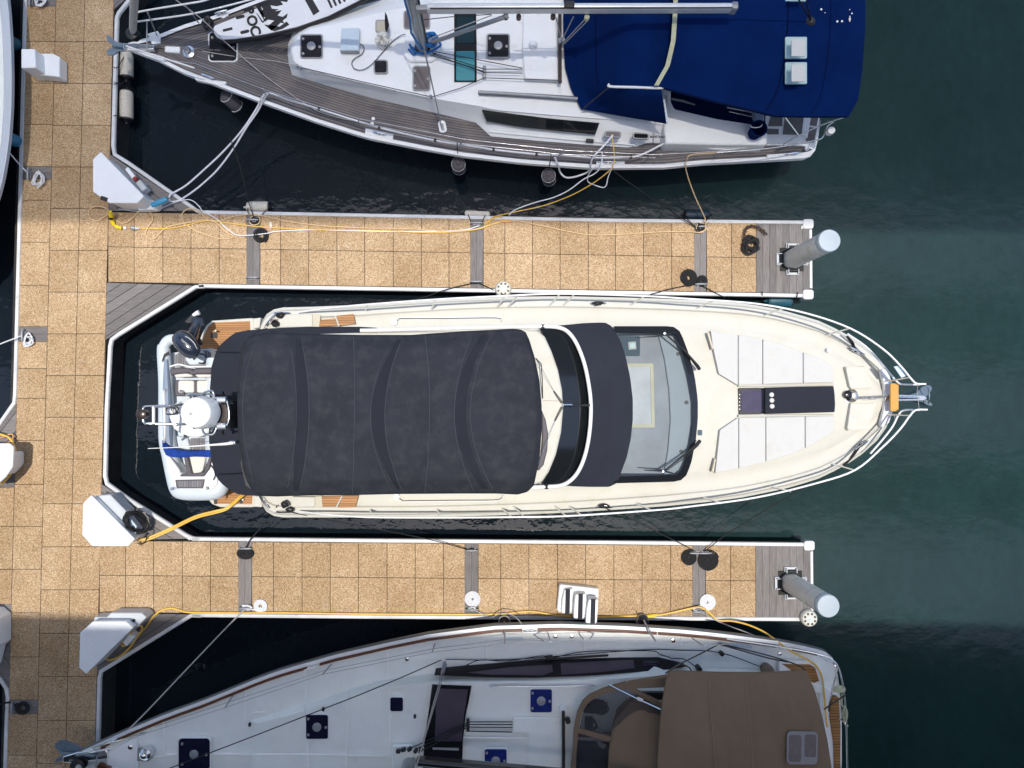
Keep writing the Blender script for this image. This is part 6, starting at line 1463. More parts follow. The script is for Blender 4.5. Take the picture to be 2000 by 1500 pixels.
fender((481, 405, .40), (531, 405, .40), .125, 'dirty_white', 'black', 'white fender lying along the upper finger, near the dark rope coil', G, [[(484, 404, .45), (484, 414, .66), (488, 419, .62)], [(528, 404, .45), (516, 414, .66), (512, 419, .62)]], (0, 1))
w = thing('fender', 'flat worn beige block fender on the upper finger edge, by the bluish cleat', P(932, 416, .5), P(932, 416, .5)) if False else thing('fender', 'flat worn beige block fender on the upper finger edge, by the bluish cleat', 'fender', P(932, 416, .5))
obj('fender_body', MB().prism([(909, 410), (955, 412), (957, 416), (956, 422), (908, 421), (907, 414)], .60, .35), MAT['dirty_white'], w, bevel=.03, seg=3)
for q in ([(914, 419, .62), (918, 428, .63), (920, 436, .63)], [(948, 420, .62), (944, 428, .63), (941, 436, .63)]): obj('fender_rope', MB().ptube(q, .009, 6), MAT['black_rope'], w)
fender((1334, 420, .30), (1386, 420, .30), .115, 'navy_fender', 'black', 'dark navy fender lying along the upper finger, by the cable-looped cleat', None, [[(1330, 420, .35), (1345, 430, .66), (1358, 443, .64)], [(1386, 420, .35), (1380, 430, .66), (1374, 441, .64)]], (1, 1))
fender((1496, 588, .22), (1550, 588, .22), .13, 'teal', 'black', 'teal fender between the upper finger and the motor yacht bow', None, [[(1488, 588, .3), (1489, 575, .66), (1488, 570, .63)], [(1552, 590, .3), (1557, 578, .66), (1558, 571, .63)]], (0, 1))
G = 'purple grey fenders hung from the teak-decked yacht'
fender((437, 183, .85), (467, 212, .45), .14, 'grey_fender', 'grey_fender', 'purple grey fender with pale rim, tilted, nearest the teak-decked yacht bow', G, [[(437, 183, .88), (425, 170, 1.2), (416, 158, 1.3)]])
for k, (x, y, l) in enumerate(((895, 313, 'purple grey fender hanging midway along the teak-decked yacht side'), (1071, 335, 'purple grey fender hanging beside the loop of white hose'))):
    fender((x, y + 6, .95), (x + 1.5, y + 17, .30), .145, 'grey_fender', 'grey_fender', l, G, [[(x, y - 4, 1.0), (x + (-2 if k == 0 else 5), y - 24, 1.5), (x + (-2 if k == 0 else 5), y - 36, 1.55)]])
for o in list(bpy.data.objects):
    if o.name.startswith('fender') and o.get('group') == G:
        c = o.location; m3 = None
        kids = [q for q in o.children if q.name.startswith('fender_body')]
        d = (Vector((c.x, c.y, .95)) - c)
A_ = [((437, 183, .85), (467, 212, .45)), ((895, 319, .95), (896.5, 330, .30)), ((1071, 341, .95), (1072.5, 352, .30))]
for o, (a, b) in zip([q for q in bpy.data.objects if q.get('group') == G], A_):
    A, B = P(*a), P(*b); u = (B - A).normalized(); m3 = Vector((0, 0, 1)).rotation_difference(u).to_matrix()
    for t in (.17, .85):
        c = A.lerp(B, t)
        obj('fender_rim', MB().tube([c + m3 @ Vector((.142 * math.cos(q), .142 * math.sin(q), 0)) for q in [i * .3142 for i in range(20)]], .007, 5, True), MAT['white_rope'], o)
G = 'blue fenders of the white hull by the walkway'
fender((4, 72, .9), (36, 90, .55), .13, 'teal', 'teal', 'dark teal blue fender hanging from the white hull, beside the white dock steps', G)
fender((2, 262, .95), (38, 279, .55), .125, 'blue_fender', 'blue_fender', 'bright blue fender hanging from the white hull, above the white rope heap', G, [[(2, 262, 1.0), (-12, 250, 1.3)]])
for a, l in (((985, 1214), 'black fender between the lower finger and the brown-canopied yacht, by the dark-centred white coil'), ((1257, 1212), 'black-topped white fender between lower finger and the brown-canopied yacht, by the yellow connector')):
    t = fender((a[0] - (8 if a[0] > 1100 else 0), a[1] + (-3 if a[0] > 1100 else 4), .15), (a[0], a[1], .85), .125, 'dirty_white' if a[0] > 1100 else 'black', 'black', l, None)
    obj('fender_rope', MB().ptube([(a[0], a[1], .9), (a[0] + (8 if a[0] > 1100 else 0), a[1] + 20, 1.4), (a[0] + (24 if a[0] > 1100 else 0), a[1] + 42, 1.8)], .010, 6), MAT['grey_rope'], t)
    if a[0] < 1100:
        obj('fender_rim', MB().tube([P(a[0], a[1], .86) + Vector((.115 * math.cos(q), .115 * math.sin(q), 0)) for q in [i * .3142 for i in range(20)]], .009, 5, True), MAT['grey_rope'], t)

# --- wheel fenders
def wheel(x, y, label):
    c = P(x, y, .74)
    t = thing('wheel_fender', label, 'wheel fender', c, 'white dock wheel fenders')
    m = MB(); n = 48; r0, r1 = .168, .04
    o = m.add([c + Vector((r0 * math.cos(6.2832 * i / n), r0 * math.sin(6.2832 * i / n), 0)) for i in range(n)])
    obj('wheel', MB().lathe(c, [(.12, -.20), (.165, -.17), (.175, -.10), (.168, -.03), (.145, 0), (.06, .012), (.05, .01)], 40), MAT['strip'] if False else MAT['cream'], t, smooth_=40)
    for k in range(8):
        a = .39 + k * math.pi / 4
        obj('wheel_hole', MB().lathe(c + Vector((.110 * math.cos(a), .110 * math.sin(a), .0)), [(.024, -.01), (.024, .009)], 12), MAT['black'], t)
    obj('wheel_hub', MB().lathe(c, [(.05, 0), (.05, .016), (.032, .02), (.03, .04), (.01, .042)], 16), MAT['pale_blue'], t)
wheel(983, 564, 'cream wheel with eight holes on the upper finger edge, above the motor yacht rail')
wheel(1582, 1209, 'cream wheel with eight holes on the tip corner of the lower finger')

# --- coiled ropes
def coil(x, y, rpx, m, label, turns=None, r=.012, inner=.15, hgt=1, tail=None, name='rope_coil', seed=0, oval=1.0, dots=False):
    rnd = random.Random(seed)
    s = S(Z); mb = MB()
    for lay in range(hgt):
        pts = []
        R0, R1 = rpx * inner, rpx - lay * 1.2
        tt = turns or max(2, int((R1 - R0) * s / (2 * r) + .5))
        N = int(tt * 22)
        for i in range(N + 1):
            a = 6.2832 * tt * i / N; q = R0 + (R1 - R0) * i / N
            pts.append((x + q * math.cos(a + seed) + rnd.uniform(-.12, .12), y + oval * q * math.sin(a + seed) + rnd.uniform(-.12, .12), Z + r + lay * r * 1.7 + rnd.uniform(-.001, .001)))
        if lay == 0 and tail: pts = pts + smooth([pts[-1]] + tail, 6)
        mb.ptube(pts, r, 6)
    return tag(obj(name, mb, MAT[m]), label, 'rope')
coil(508.5, 460, 15, 'black_rope', 'black rope ring with open centre on the upper finger', None, .020, .34, 2, seed=1)
coil(1344.5, 542, 17, 'black_rope', 'large black flat coil with pale centre, beside a smaller one on the upper finger', None, .014, .20, 2, seed=2)
coil(1371, 548, 11.5, 'black_rope', 'smaller black coil touching the large one on the upper finger', None, .014, .12, 3, [(1376, 560, Z + .03)], seed=3)
coil(480, 1081, 17, 'black_rope', 'oval black rope coil on the lower finger near the dock box', None, .014, .12, 2, [(484, 1072, Z + .05), (480, 1067, Z + .08)], seed=4, oval=.66)
coil(1346, 1089, 15.5, 'black_rope', 'smaller of the twin black coils on the lower finger', None, .012, .05, 1, [(1356, 1080, Z + .03)], seed=5)
coil(1383.5, 1094.5, 21, 'black_rope', 'larger of the twin black coils on the lower finger', None, .012, .04, 1, [(1370, 1078, Z + .03)], seed=6)
coil(508, 1184, 13, 'white_rope', 'small white spiral rope with dark centre gap beside its white cleat', 4, .016, .25, 1, [(492, 1190, Z + .02), (484, 1186, Z + .06)], seed=7)
coil(922.5, 1170, 15.5, 'white_rope', 'flat white rope disc with a dark centre on the lower finger', None, .011, .14, 1, [(918, 1188, Z + .03), (926, 1190, Z + .07)], seed=8)
coil(1381.5, 1176, 16, 'grey_rope' if False else 'white_rope', 'cream spiral rope near the tip of the lower finger, tail round its cleat', 6, .015, .12, 1, [(1362, 1186, Z + .02), (1354, 1190, Z + .02), (1362, 1194, Z + .08)], seed=9)
def heap(x, y, w, h, n, m, r, label, seed, name='rope_heap', dz=.06, cat='rope'):
    if r > .016 and r < .02: r, n = .013, int(n * 1.8)
    return tag(obj(name, MB().ptube(scribble((x, y, Z + r), w, h, n, seed, dz), r, 6, 6), MAT[m]), label, cat)
heap(75, 350, 15, 19, 11, 'white_rope', .018, 'loose heap of white rope by the timber band near the top box', 61)
heap(54, 664, 12, 16, 10, 'white_rope', .018, 'smaller loose heap of white rope mid-way down the walkway', 62)
heap(80, 4, 14, 9, 9, 'white_rope', .018, 'loose white rope at the top edge of the walkway', 63)
heap(494, 432, 11, 8, 10, 'black_rope', .016, 'black rope turns on the cleat above the black rope ring', 64)
heap(481, 1186, 12, 6, 10, 'white_rope', .016, 'white rope turns on the cleat by the white spiral', 65)
heap(922, 1190, 8, 5, 8, 'white_rope', .013, 'white rope turns on the cleat below the white disc', 66)
heap(930, 552, 7, 4, 7, 'black_rope', .010, 'thin black rope turns on the cleat near the wheel fender', 67)
heap(921, 1074, 10, 4, 7, 'black_rope', .014, 'black rope turns on the mid cleat of the lower finger', 68)
heap(1368, 444, 9, 10, 12, 'black_rope', .018, 'black rope knotted round the cable-looped cleat', 69)
coil(44, 1382, 14, 'black_rope', 'black rope ring on the walkway in the shade', None, .02, .4, 2, [(30, 1378, Z + .03), (18, 1372, Z + .03), (-10, 1378, .9)], seed=10)
heap(1467, 478, 18, 19, 22, 'black_rope', .026, 'tangled thick black rope on the upper finger tip, beside a rusty chain', 70, dz=.1)
mb = MB()
pts = smooth([(1452, 463, Z + .03), (1455, 450, Z + .03), (1462, 443, Z + .03), (1474, 443, Z + .03), (1486, 449, Z + .03), (1495, 457, Z + .03)], 6)
for k, p in enumerate(pts[::2]):
    c = P(*p)
    for s in (0, 1):
        m3 = Matrix.Rotation(k * .9 + s * 1.5, 3, 'Z') @ Matrix.Rotation(1.2 * s, 3, 'X')
        mb.tube([c + Vector((.02 * s, .012 * s, 0)) + m3 @ Vector((.036 * math.cos(a), .022 * math.sin(a), 0)) for a in [i * .785 for i in range(8)]], .0065, 5, True)
tag(obj('rusty_chain', mb, MAT['rust']), 'short rusty chain curving above the tangled black rope', 'chain')

# --- corner dock boxes
def dock_box(pts, label, group='white corner dock boxes', zt=1.24, inset=.93):
    c = P(sum(p[0] for p in pts) / len(pts), sum(p[1] for p in pts) / len(pts), zt); c.z = Z
    t = thing('dock_box', label, 'dock box', c, group)
    top = [P(x, y, zt) for x, y in pts]; cc = sum(top, Vector()) / len(top)
    body = [Vector((cc.x + (p.x - cc.x) * inset, cc.y + (p.y - cc.y) * inset, zt - .06)) for p in top]
    obj('box_body', MB().wprism(body, Z), MAT['white_paint'], t, bevel=.02)
    lid = MB(); lid.wprism(top, zt - .07)
    lo = obj('lid', lid, MAT['white_paint'], t, bevel=.018, seg=3)
    # shallow ribs along the long side
    e = max(((top[i] - top[(i + 1) % len(top)]).length, i) for i in range(len(top)))[1]
    a, b = top[e], top[(e + 1) % len(top)]; d = (b - a).normalized(); n = Vector((0, 0, 1)).cross(d)
    if (cc - a).dot(n) < 0: n = -n
    rib = MB()
    for k in range(1, 7):
        off = .055 + k * .085
        L = (b - a).length * (1 - k * .105)
        m = (a + b) / 2 + n * off
        rib.box(m + Vector((0, 0, .001)), (L * .8, .012, .008), math.atan2(d.y, d.x))
    obj('lid_rib', rib, MAT['white'], lo)
    return t, top, d, n
t1, top1, d1, n1 = dock_box([(196, 296), (181, 311), (181, 374), (212, 396), (267, 397), (281, 383)], 'white corner dock box by the upper finger, with light blue plug and yellow connector')
plate('lid_latch', rrect(203, 388, 14, 8, 2, 18), 1.25, .03, MAT['black'], t1)
plate('box_foot', [(270, 398), (283, 384), (312, 398), (304, 409), (268, 410)], .80, .2, MAT['white_paint'], t1, bevel=.02)
plate('service_tap', rrect(254, 338, 8, 26, 2, -38), 1.0, .1, MAT['white_paint'], t1, bevel=.02)
plate('tap_handle', rrect(263, 348, 8, 6, 2, -38), 1.02, .08, MAT['red'], t1)
plate('meter_box', rrect(275, 362, 12, 22, 2, -38), .95, .2, MAT['grey_grp'], t1, bevel=.02)
t2, top2, d2, n2 = dock_box([(178, 967), (162, 983), (160, 1045), (180, 1067), (250, 1067), (263, 1053)], 'white corner dock box in full light with a black hose coil hung on its side')
plate('service_panel', [(190, 968), (215, 966), (222, 974), (246, 998), (243, 1010), (266, 1040), (262, 1046), (184, 970)], 1.05, .35, MAT['grey_grp'], t2, bevel=.02)
plate('meter_glass', rrect(256, 1022, 10, 26, 3, -38), 1.07, .04, MAT['pale_blue'], t2)
t3, top3, d3, n3 = dock_box([(181, 1214), (245, 1214), (260, 1226), (168, 1317), (154, 1304), (156, 1236)], 'white corner dock box in the shade with ribbed lid, by the lower finger')
plate('service_panel', [(184, 1205), (208, 1206), (216, 1197), (276, 1197), (286, 1206), (268, 1225), (260, 1224), (246, 1213), (182, 1213)], 1.0, .35, MAT['grey_grp'], t3, bevel=.02)
plate('socket', circle(261, 1212, 3.5, 12), 1.01, .03, MAT['black'], t3)
plate('meter_box', rrect(250, 1250, 12, 24, 2, 40), .9, .25, MAT['white_paint'], t3, bevel=.02)
t4, *_ = dock_box([(-90, 866), (18, 866), (26, 874), (24, 912), (10, 932), (-10, 950), (-90, 950)], 'white dock box cut by the picture edge, orange and yellow hoses beside it', inset=.55)
t5, *_ = dock_box([(-90, 1196), (-34, 1198), (-18, 1212), (-18, 1270), (-30, 1280), (-40, 1322), (-90, 1322)], 'grey shaded dock box cut by the picture edge near the lower walkway')

# --- white mooring steps
ms = thing('dock_steps', 'white two-step plastic mooring block on the walkway by the white hull', 'dock steps', P(80, 125, Z))
plate('step', [(41, 95), (68, 95), (70, 132), (41, 133)], 1.20, .58, MAT['white_paint'], ms, bevel=.02)
plate('step', [(68, 104), (103, 104), (116, 111), (116, 150), (76, 146), (62, 138)], .90, .28, MAT['white_paint'], ms, bevel=.02)
bs = thing('boarding_steps', 'white boarding steps with three black treads, overhanging the lower finger edge', 'boarding steps', P(1130, 1175, Z))
plate('step_base', [(1093, 1142), (1098, 1142), (1169, 1150), (1170, 1156), (1168, 1180), (1162, 1200), (1090, 1196), (1088, 1190)], .85, .24, MAT['white_paint'], bs, bevel=.03)
for k, (q, z) in enumerate((([(1103, 1151), (1120, 1150), (1119, 1168), (1115, 1200), (1096, 1198), (1098, 1172)], 1.0), ([(1124, 1161), (1145, 1160), (1146, 1172), (1142, 1207), (1138, 1210), (1120, 1208), (1122, 1176)], 1.12), ([(1150, 1171), (1169, 1171), (1168, 1190), (1166, 1216), (1163, 1219), (1144, 1217), (1146, 1190)], 1.24))):
    s = plate('step', q, z, .28, MAT['white_paint'], bs, bevel=.035, seg=3)
    x0 = (1109, 1134, 1158.5)[k]; y0, y1 = ((1151, 1200), (1160, 1209), (1170, 1218))[k]
    plate('tread', [(x0 - 4.2, y0), (x0 + 4.8, y0), (x0 + 3.6, y1), (x0 - 5.6, y1)], z + .006, .02, MAT['tread'], s)

# --- piles with their guides
def pile(base, top, zt, r, label):
    c = P(*base, ZP); c.z = -1.0
    t = thing('mooring_pile', label, 'pile', Vector((c.x, c.y, 0)), 'mooring piles at the finger tips')
    h = zt + 1.0
    obj('pile_shaft', MB().lathe(c, [(r, 0), (r, h * .5), (r, h - .10)], 36), MAT['pile'], t, smooth_=50)
    obj('pile_cap', MB().lathe(c, [(r + .008, h - .14), (r + .008, h - .02), (r - .004, h), (r * .5, h + .006), (.01, h + .008)], 36), MAT['pile_cap'], t, smooth_=40)
    return c
pa = pile((1546, 507), (1621, 467), 2.35, .205, 'tall pale round pile with blue-white cap at the upper finger tip')
pb_ = pile((1543, 1138), (1623, 1184), 2.35, .205, 'tall pale round pile with blue-white cap at the lower finger tip')
def pile_guide(c, label):
    t = thing('pile_guide', label, 'pile guide', Vector((c.x, c.y, Z)), 'roller guides around the piles')
    c = Vector((c.x, c.y, Z))
    obj('guide_opening', MB().box(c + Vector((0, 0, .0)), (.50, .50, .012)), MAT['float_'], t)
    for k in range(4):
        m3 = Matrix.Rotation(k * math.pi / 2, 3, 'Z')
        b = MB()
        b.box(c + m3 @ Vector((.285, 0, .02)), (.10, .26, .03), M3=m3)
        for s in (-1, 1): b.box(c + m3 @ Vector((.27, s * .105, .06)), (.10, .018, .09), M3=m3)
        br = obj('guide_bracket', b, MAT['grey_grp'], t, bevel=.006)
        obj('guide_roller', MB().tube([c + m3 @ Vector((.25, -.095, .075)), c + m3 @ Vector((.25, .095, .075))], .036, 12), MAT['black'], br, smooth_=50)
pile_guide(pa, 'four-roller pile guide bolted to the upper finger tip'); pile_guide(pb_, 'four-roller pile guide bolted to the lower finger tip')
tag(obj('paper_scrap', MB().prism([(1565, 441), (1569, 440), (1569, 446), (1565, 448)], Z + .012, .01), MAT['white_soft']), 'small white paper scrap on the timber end of the upper finger', 'litter')
tag(obj('paper_scrap', MB().prism([(526, 434), (530, 433), (532, 440), (529, 447), (527, 446)], Z + .012, .01), MAT['white_soft']), 'small white scrap on the paving beside the black rope ring', 'litter')

# --- boat at the picture edge
hp = [(-200, -60), (-60, -70), (6, -55), (14, -20), (19, 20), (23, 80), (25, 150), (24, 210), (20, 270), (13, 320), (4, 365), (-14, 420), (-60, 520), (-110, 560), (-160, 530), (-200, 420)]
wb = thing('moored_boat', 'pale rounded boat hull at the picture edge, moored along the walkway', 'boat', P(-80, 200, 0))
obj('hull', cabin(MB(), [(x - (26 if x > -100 else -26), y) for x, y in hp], hp, -.4, 1.25, 80), MAT['hull_grey'], wb, smooth_=40)
inn = [(-100 + (x + 100) * .86, 230 + (y - 230) * .9) for x, y in hp]
plate('deck', inn, 1.262, .05, MAT['nonskid'], wb)
obj('rub_rail', MB().ptube([(x, y, 1.12) for x, y in hp], .03, 8, 3, True), MAT['hull_grey'], wb)

# ------------------------------------------------------------------ hoses and cables
z = Z + .012
def tie(obj_, pts):
    for x, y, zz in pts: obj('cable_clip', MB().box(P(x, y, zz), (.05, .07, .05)), MAT['black'], obj_, bevel=.008)
h = rope('water_hose', [(1498, 247, 1.9), (1490, 268, 1.7), (1476, 279, 1.6), (1462, 284, 1.5), (1440, 290, 1.42), (1420, 292, 1.40), (1385, 289, 1.40), (1350, 280, 1.4), (1320, 276, 1.42), (1300, 279, 1.45), (1272, 293, 1.5), (1250, 303, 1.5), (1225, 307, 1.5), (1160, 308, 1.5), (1100, 303, 1.5), (1048, 301, 1.5), (964, 292, 1.5), (940, 288, 1.5), (850, 274, 1.5), (741, 249, 1.5), (623, 213, 1.5), (560, 194, 1.5), (525, 182, 1.5), (512, 190, 1.45), (500, 214, 1.2), (470, 258, .95), (432, 300, .8), (400, 330, .75), (366, 360, .7), (345, 373, .66), (334, 379, .68), (330, 385, .72)], .019, MAT['white_hose'], 'long white hose along the teak-decked yacht rail, dropping to the dock box', 'hose', 6)
tie(h, [(623, 213, 1.5), (741, 249, 1.5), (850, 274, 1.5), (964, 292, 1.5), (1048, 301, 1.5), (1157, 308, 1.5), (1232, 307, 1.5)])
rope('water_hose', [(524, 182, 1.5), (516, 192, 1.4), (504, 216, 1.2), (482, 248, 1.0), (456, 290, .85), (426, 330, .75), (398, 357, .68), (374, 376, .66), (352, 390, .65), (336, 394, .68), (330, 390, .72)], .018, MAT['white_hose'], 'second white hose hanging parallel below the long one, ending at the blue plug', 'hose', 6)
rope('water_hose', [(1197, 264, 1.62), (1180, 284, 1.6), (1158, 308, 1.55), (1152, 330, 1.2), (1144, 338, 1.0), (1120, 346, .95), (1104, 346, .95), (1094, 336, 1.0), (1090, 322, 1.3), (1084, 308, 1.5)], .018, MAT['white_hose'], 'loop of white hose hanging below the small portlight over the water', 'hose', 6)
tag(obj('plug_connector', MB().ptube([(296, 402, .92), (304, 398, .92), (322, 391, .92), (327, 389, .92)], [.04, .055, .06, .05], 12), MAT['blue_plastic']), 'light blue cylindrical plug at the corner of the upper dock box', 'plug')
rope('power_cable', [(212, 410, .95), (199, 404, .8), (182, 404, z), (173, 415, z), (179, 428, z), (192, 431, z), (205, 423, z), (216, 418, z), (225, 429, z), (238, 436, z), (250, 433, z), (262, 423, z), (272, 413, z), (285, 411, z), (296, 418, z), (298, 430, z), (288, 446, z), (285, 456, z), (292, 466, z), (302, 466, z), (313, 455, z), (322, 446, z), (340, 440, z), (372, 434, z), (402, 430, z), (428, 431, z), (460, 422, z), (486, 419, z), (503, 420, z), (508, 430, z + .02), (503, 438, z + .03), (493, 439, z + .03), (487, 432, z + .03), (492, 423, z + .03), (510, 421, z), (560, 432, z), (620, 440, z), (700, 445, z), (800, 447, z), (870, 452, z), (925, 448, z + .02), (955, 440, z), (978, 434, z), (990, 432, z), (1008, 431, z), (1060, 441, z), (1120, 454, z), (1160, 459, z), (1210, 458, z), (1290, 453, z), (1350, 453, z + .02), (1370, 454, z + .03), (1380, 445, z + .04), (1376, 437, z + .05), (1366, 436, z + .05), (1360, 444, z + .05), (1366, 452, z + .05), (1377, 448, z + .06), (1378, 430, .75), (1372, 415, .72), (1358, 385, .8), (1345, 350, 1.0), (1339, 325, 1.25), (1342, 310, 1.45), (1352, 302, 1.5), (1400, 298, 1.5), (1500, 290, 1.6), (1580, 276, 1.7)], .0115, MAT['cream_rope'], 'long cream cable looping along the upper finger up to the teak-decked yacht stern', 'cable', 6)
rope('power_cable', [(272, 446, z), (300, 447, z), (340, 445, z), (372, 438, z), (405, 431, z), (440, 435, z), (480, 440, z), (520, 444, z), (620, 449, z), (720, 450, z), (830, 454, z), (900, 452, z), (940, 446, z + .02), (966, 436, z), (982, 432, z)], .0115, MAT['yellow'], 'yellow cable lying straight along the upper finger from the grey plug', 'cable', 6)
rope('power_cable', [(982, 425, z), (970, 424, z), (955, 433, z), (948, 438, z + .02), (960, 426, z), (974, 421, .66), (1010, 413, .6), (1060, 402, .62), (1110, 384, .8), (1150, 363, 1.1), (1180, 342, 1.3), (1197, 325, 1.45), (1200, 305, 1.5), (1196, 270, 1.6), (1195, 262, 1.62)], .0115, MAT['yellow'], 'yellow cable hanging from the upper finger to the small yacht portlight', 'cable', 6)
rope('power_cable', [(936, 441, z + .03), (900, 450, z), (820, 452, z), (740, 452, z), (660, 450, z), (600, 449, z), (540, 452, z), (520, 456, z + .05), (480, 460, z + .02), (460, 458, z), (448, 450, z), (434, 438, z), (424, 428, z), (410, 420, z), (396, 412, .64), (388, 402, .7), (376, 392, .66), (362, 390, .65), (340, 396, .65), (312, 408, z), (290, 413, z), (262, 412, z), (232, 408, z)], .011, MAT['white_hose'], 'thin white cable along the upper finger, curling at the timber corner', 'cable', 6)
rope('power_cable', [(994, 420, .68), (1004, 411, .62), (1020, 404, .66), (1050, 394, .75), (1080, 386, .85), (1110, 372, 1.0), (1140, 350, 1.2), (1160, 340, 1.3), (1172, 328, 1.45), (1176, 310, 1.5), (1176, 296, 1.5)], .012, MAT['white_hose'], 'thin white cable hanging beside the yellow one from the upper finger', 'cable', 6)
rope('power_cable', [(1198, 322, 1.4), (1188, 345, 1.1), (1184, 362, 1.0), (1176, 366, .95), (1158, 360, .95), (1148, 354, 1.0), (1150, 340, 1.2), (1160, 328, 1.4), (1176, 318, 1.48)], .011, MAT['white_hose'], 'small angular loop of thin white cable below the yacht midship cleat', 'cable', 4)
rope('power_cable', [(362, 442, z), (356, 425, z), (358, 414, z), (370, 408, z), (388, 412, z), (404, 428, z), (424, 436, z), (440, 452, z), (456, 462, z), (440, 467, z), (420, 464, z), (396, 456, z), (378, 448, z), (366, 440, z)], .012, MAT['cream_rope'], 'loose cream cable loop on the paving by the upper finger root', 'cable', 6)
pc = thing('cable_connector', 'bright yellow in-line connector hanging at the upper dock box corner', 'connector', P(220, 420, Z))
obj('connector_body', MB().ptube([(215, 413, .9), (217, 422, .75), (219, 432, .66), (223, 440, .64)], [.03, .05, .045, .03], 10), MAT['yellow_bright'], pc); obj('connector_band', MB().ptube([(216, 423, .75), (217.5, 427, .71)], .053, 10), MAT['black'], pc)
obj('connector_tail', MB().ptube([(223, 440, .64), (228, 443, .65), (238, 446, .64)], [.02, .04, .035], 10), MAT['yellow_bright'], pc)
tag(obj('cable_end', MB().ptube([(242, 445, z), (247, 446, z)], .03, 10), MAT['white_paint']), 'small white cable end on the paving by the yellow connector', 'connector')
gp = thing('cable_plug', 'grey plug lying on the paving next to the yellow connector', 'plug', P(262, 446, Z))
obj('plug_body', MB().ptube([(255, 446, z + .02), (258, 445, z + .02), (264, 446, z + .02)], [.03, .05, .04], 10), MAT['grey'], gp); obj('plug_ring', MB().ptube([(264, 446, z + .02), (273, 446, z)], [.035, .02], 8), MAT['white_soft'], gp)
tag(obj('cable_connector', MB().ptube([(977, 432.5, z), (987, 432, z), (998, 431.5, z)], [.025, .034, .025], 8), MAT['orange_hose']), 'orange cable joint lying on the middle of the upper finger', 'connector')
for off, l in ((0, 'yellow hose from the dock box to the motor yacht stern, on the slip side'), (4, 'yellow hose from the dock box to the motor yacht stern, on the paving side')):
    rope('shore_hose', [(268 + off * .2, 1056 - off * .6, .85), (290, 1050 + off * .9, .78), (330, 1033 + off, .72), (380, 1009 + off, .70), (420, 998 + off, .68), (440, 993 + off * .8, .66), (456, 981 + off, .66), (468, 970 + off, .72), (476 + off, 962 + off * .5, .9)], .022, MAT['yellow'], l, 'hose', 6)
coil_mb = MB(); rnd = random.Random(9)
for k in range(9):
    q = [(266 + rnd.uniform(-2, 2) + (25 - k * .9 + rnd.uniform(-1.5, 1.5)) * math.cos(a) * 1.0, 1020 + rnd.uniform(-1.5, 1.5) + (21 - k * .9) * math.sin(a) + .25 * 25 * math.cos(a), 1.0 + .018 * (k % 4) - .006 * 25 * math.cos(a)) for a in [i * .3927 for i in range(16)]]
    coil_mb.ptube(q, .013, 6, 3, True)
hc = tag(obj('hose_coil', coil_mb, MAT['black']), 'coiled black hose hung on the side of the fully lit dock box', 'hose')
obj('hose_tail', MB().ptube([(284, 1040, 1.0), (286, 1050, .9), (283, 1058, .75), (276, 1063, .68), (268, 1060, .7)], .012, 6, 4), MAT['black'], hc)
yh = rope('shore_hose', [(262, 1232, .95), (248, 1243, .85), (238, 1256, .80), (241, 1262, .78), (252, 1255, .78), (266, 1243, .78), (276, 1232, .8), (277, 1224, .85), (268, 1222, .9), (257, 1228, .95), (246, 1242, .9)], .018, MAT['yellow'], 'yellow hose loop around the shaded dock box tap', 'hose', 6)
rope('shore_hose', [(206, 1287, z), (216, 1289, z), (236, 1281, z), (254, 1264, z + .02), (270, 1242, z + .03), (286, 1224, z + .02), (300, 1204, z), (316, 1192, z), (335, 1188, z), (352, 1192, z), (368, 1196, z), (420, 1197, z + .02), (560, 1197, z + .02), (700, 1199, z + .02), (900, 1200, z + .02), (980, 1199, z + .02), (1020, 1195, z + .02), (1045, 1195, z + .02), (1080, 1201, z + .02), (1110, 1204, z + .02), (1160, 1206, z + .02), (1240, 1203, z + .02), (1262, 1204, z + .02), (1300, 1199, z + .02), (1350, 1188, z + .06), (1366, 1186, z + .10), (1380, 1192, z + .06), (1392, 1203, z + .04), (1404, 1212, .68), (1430, 1213, .75), (1460, 1220, .85), (1490, 1233, 1.0), (1515, 1250, 1.2), (1532, 1263, 1.35), (1548, 1274, 1.38), (1580, 1290, 1.45), (1596, 1303, 1.48), (1606, 1325, 1.48), (1610, 1360, 1.46), (1613, 1400, 1.46), (1616, 1420, 1.44)], .0185, MAT['yellow'], 'long yellow hose along the lower finger edge to the brown-canopied yacht stern', 'hose', 6)
tag(obj('cable_connector', MB().ptube([(1262, 1204, z + .02), (1272, 1203, z + .02), (1284, 1201, z + .02)], [.03, .042, .03], 10), MAT['yellow_bright']), 'yellow hose joint on the lower finger beside the black-topped fender', 'connector')
rope('shore_hose', [(-20, 842, .75), (0, 848, .75), (16, 854, .75), (26, 866, .75), (32, 884, .72), (31, 904, .70), (24, 922, .70), (12, 937, .72), (2, 946, .8)], .020, MAT['yellow'], 'yellow hose curving round the dock box cut by the picture edge', 'hose', 6)
rope('shore_hose', [(-10, 856, .7), (6, 854, .7), (20, 848, .7), (26, 852, .7), (20, 862, .75), (4, 868, .9)], .013, MAT['orange_hose'], 'thin orange red hose loop above the dock box at the picture edge', 'hose', 6)

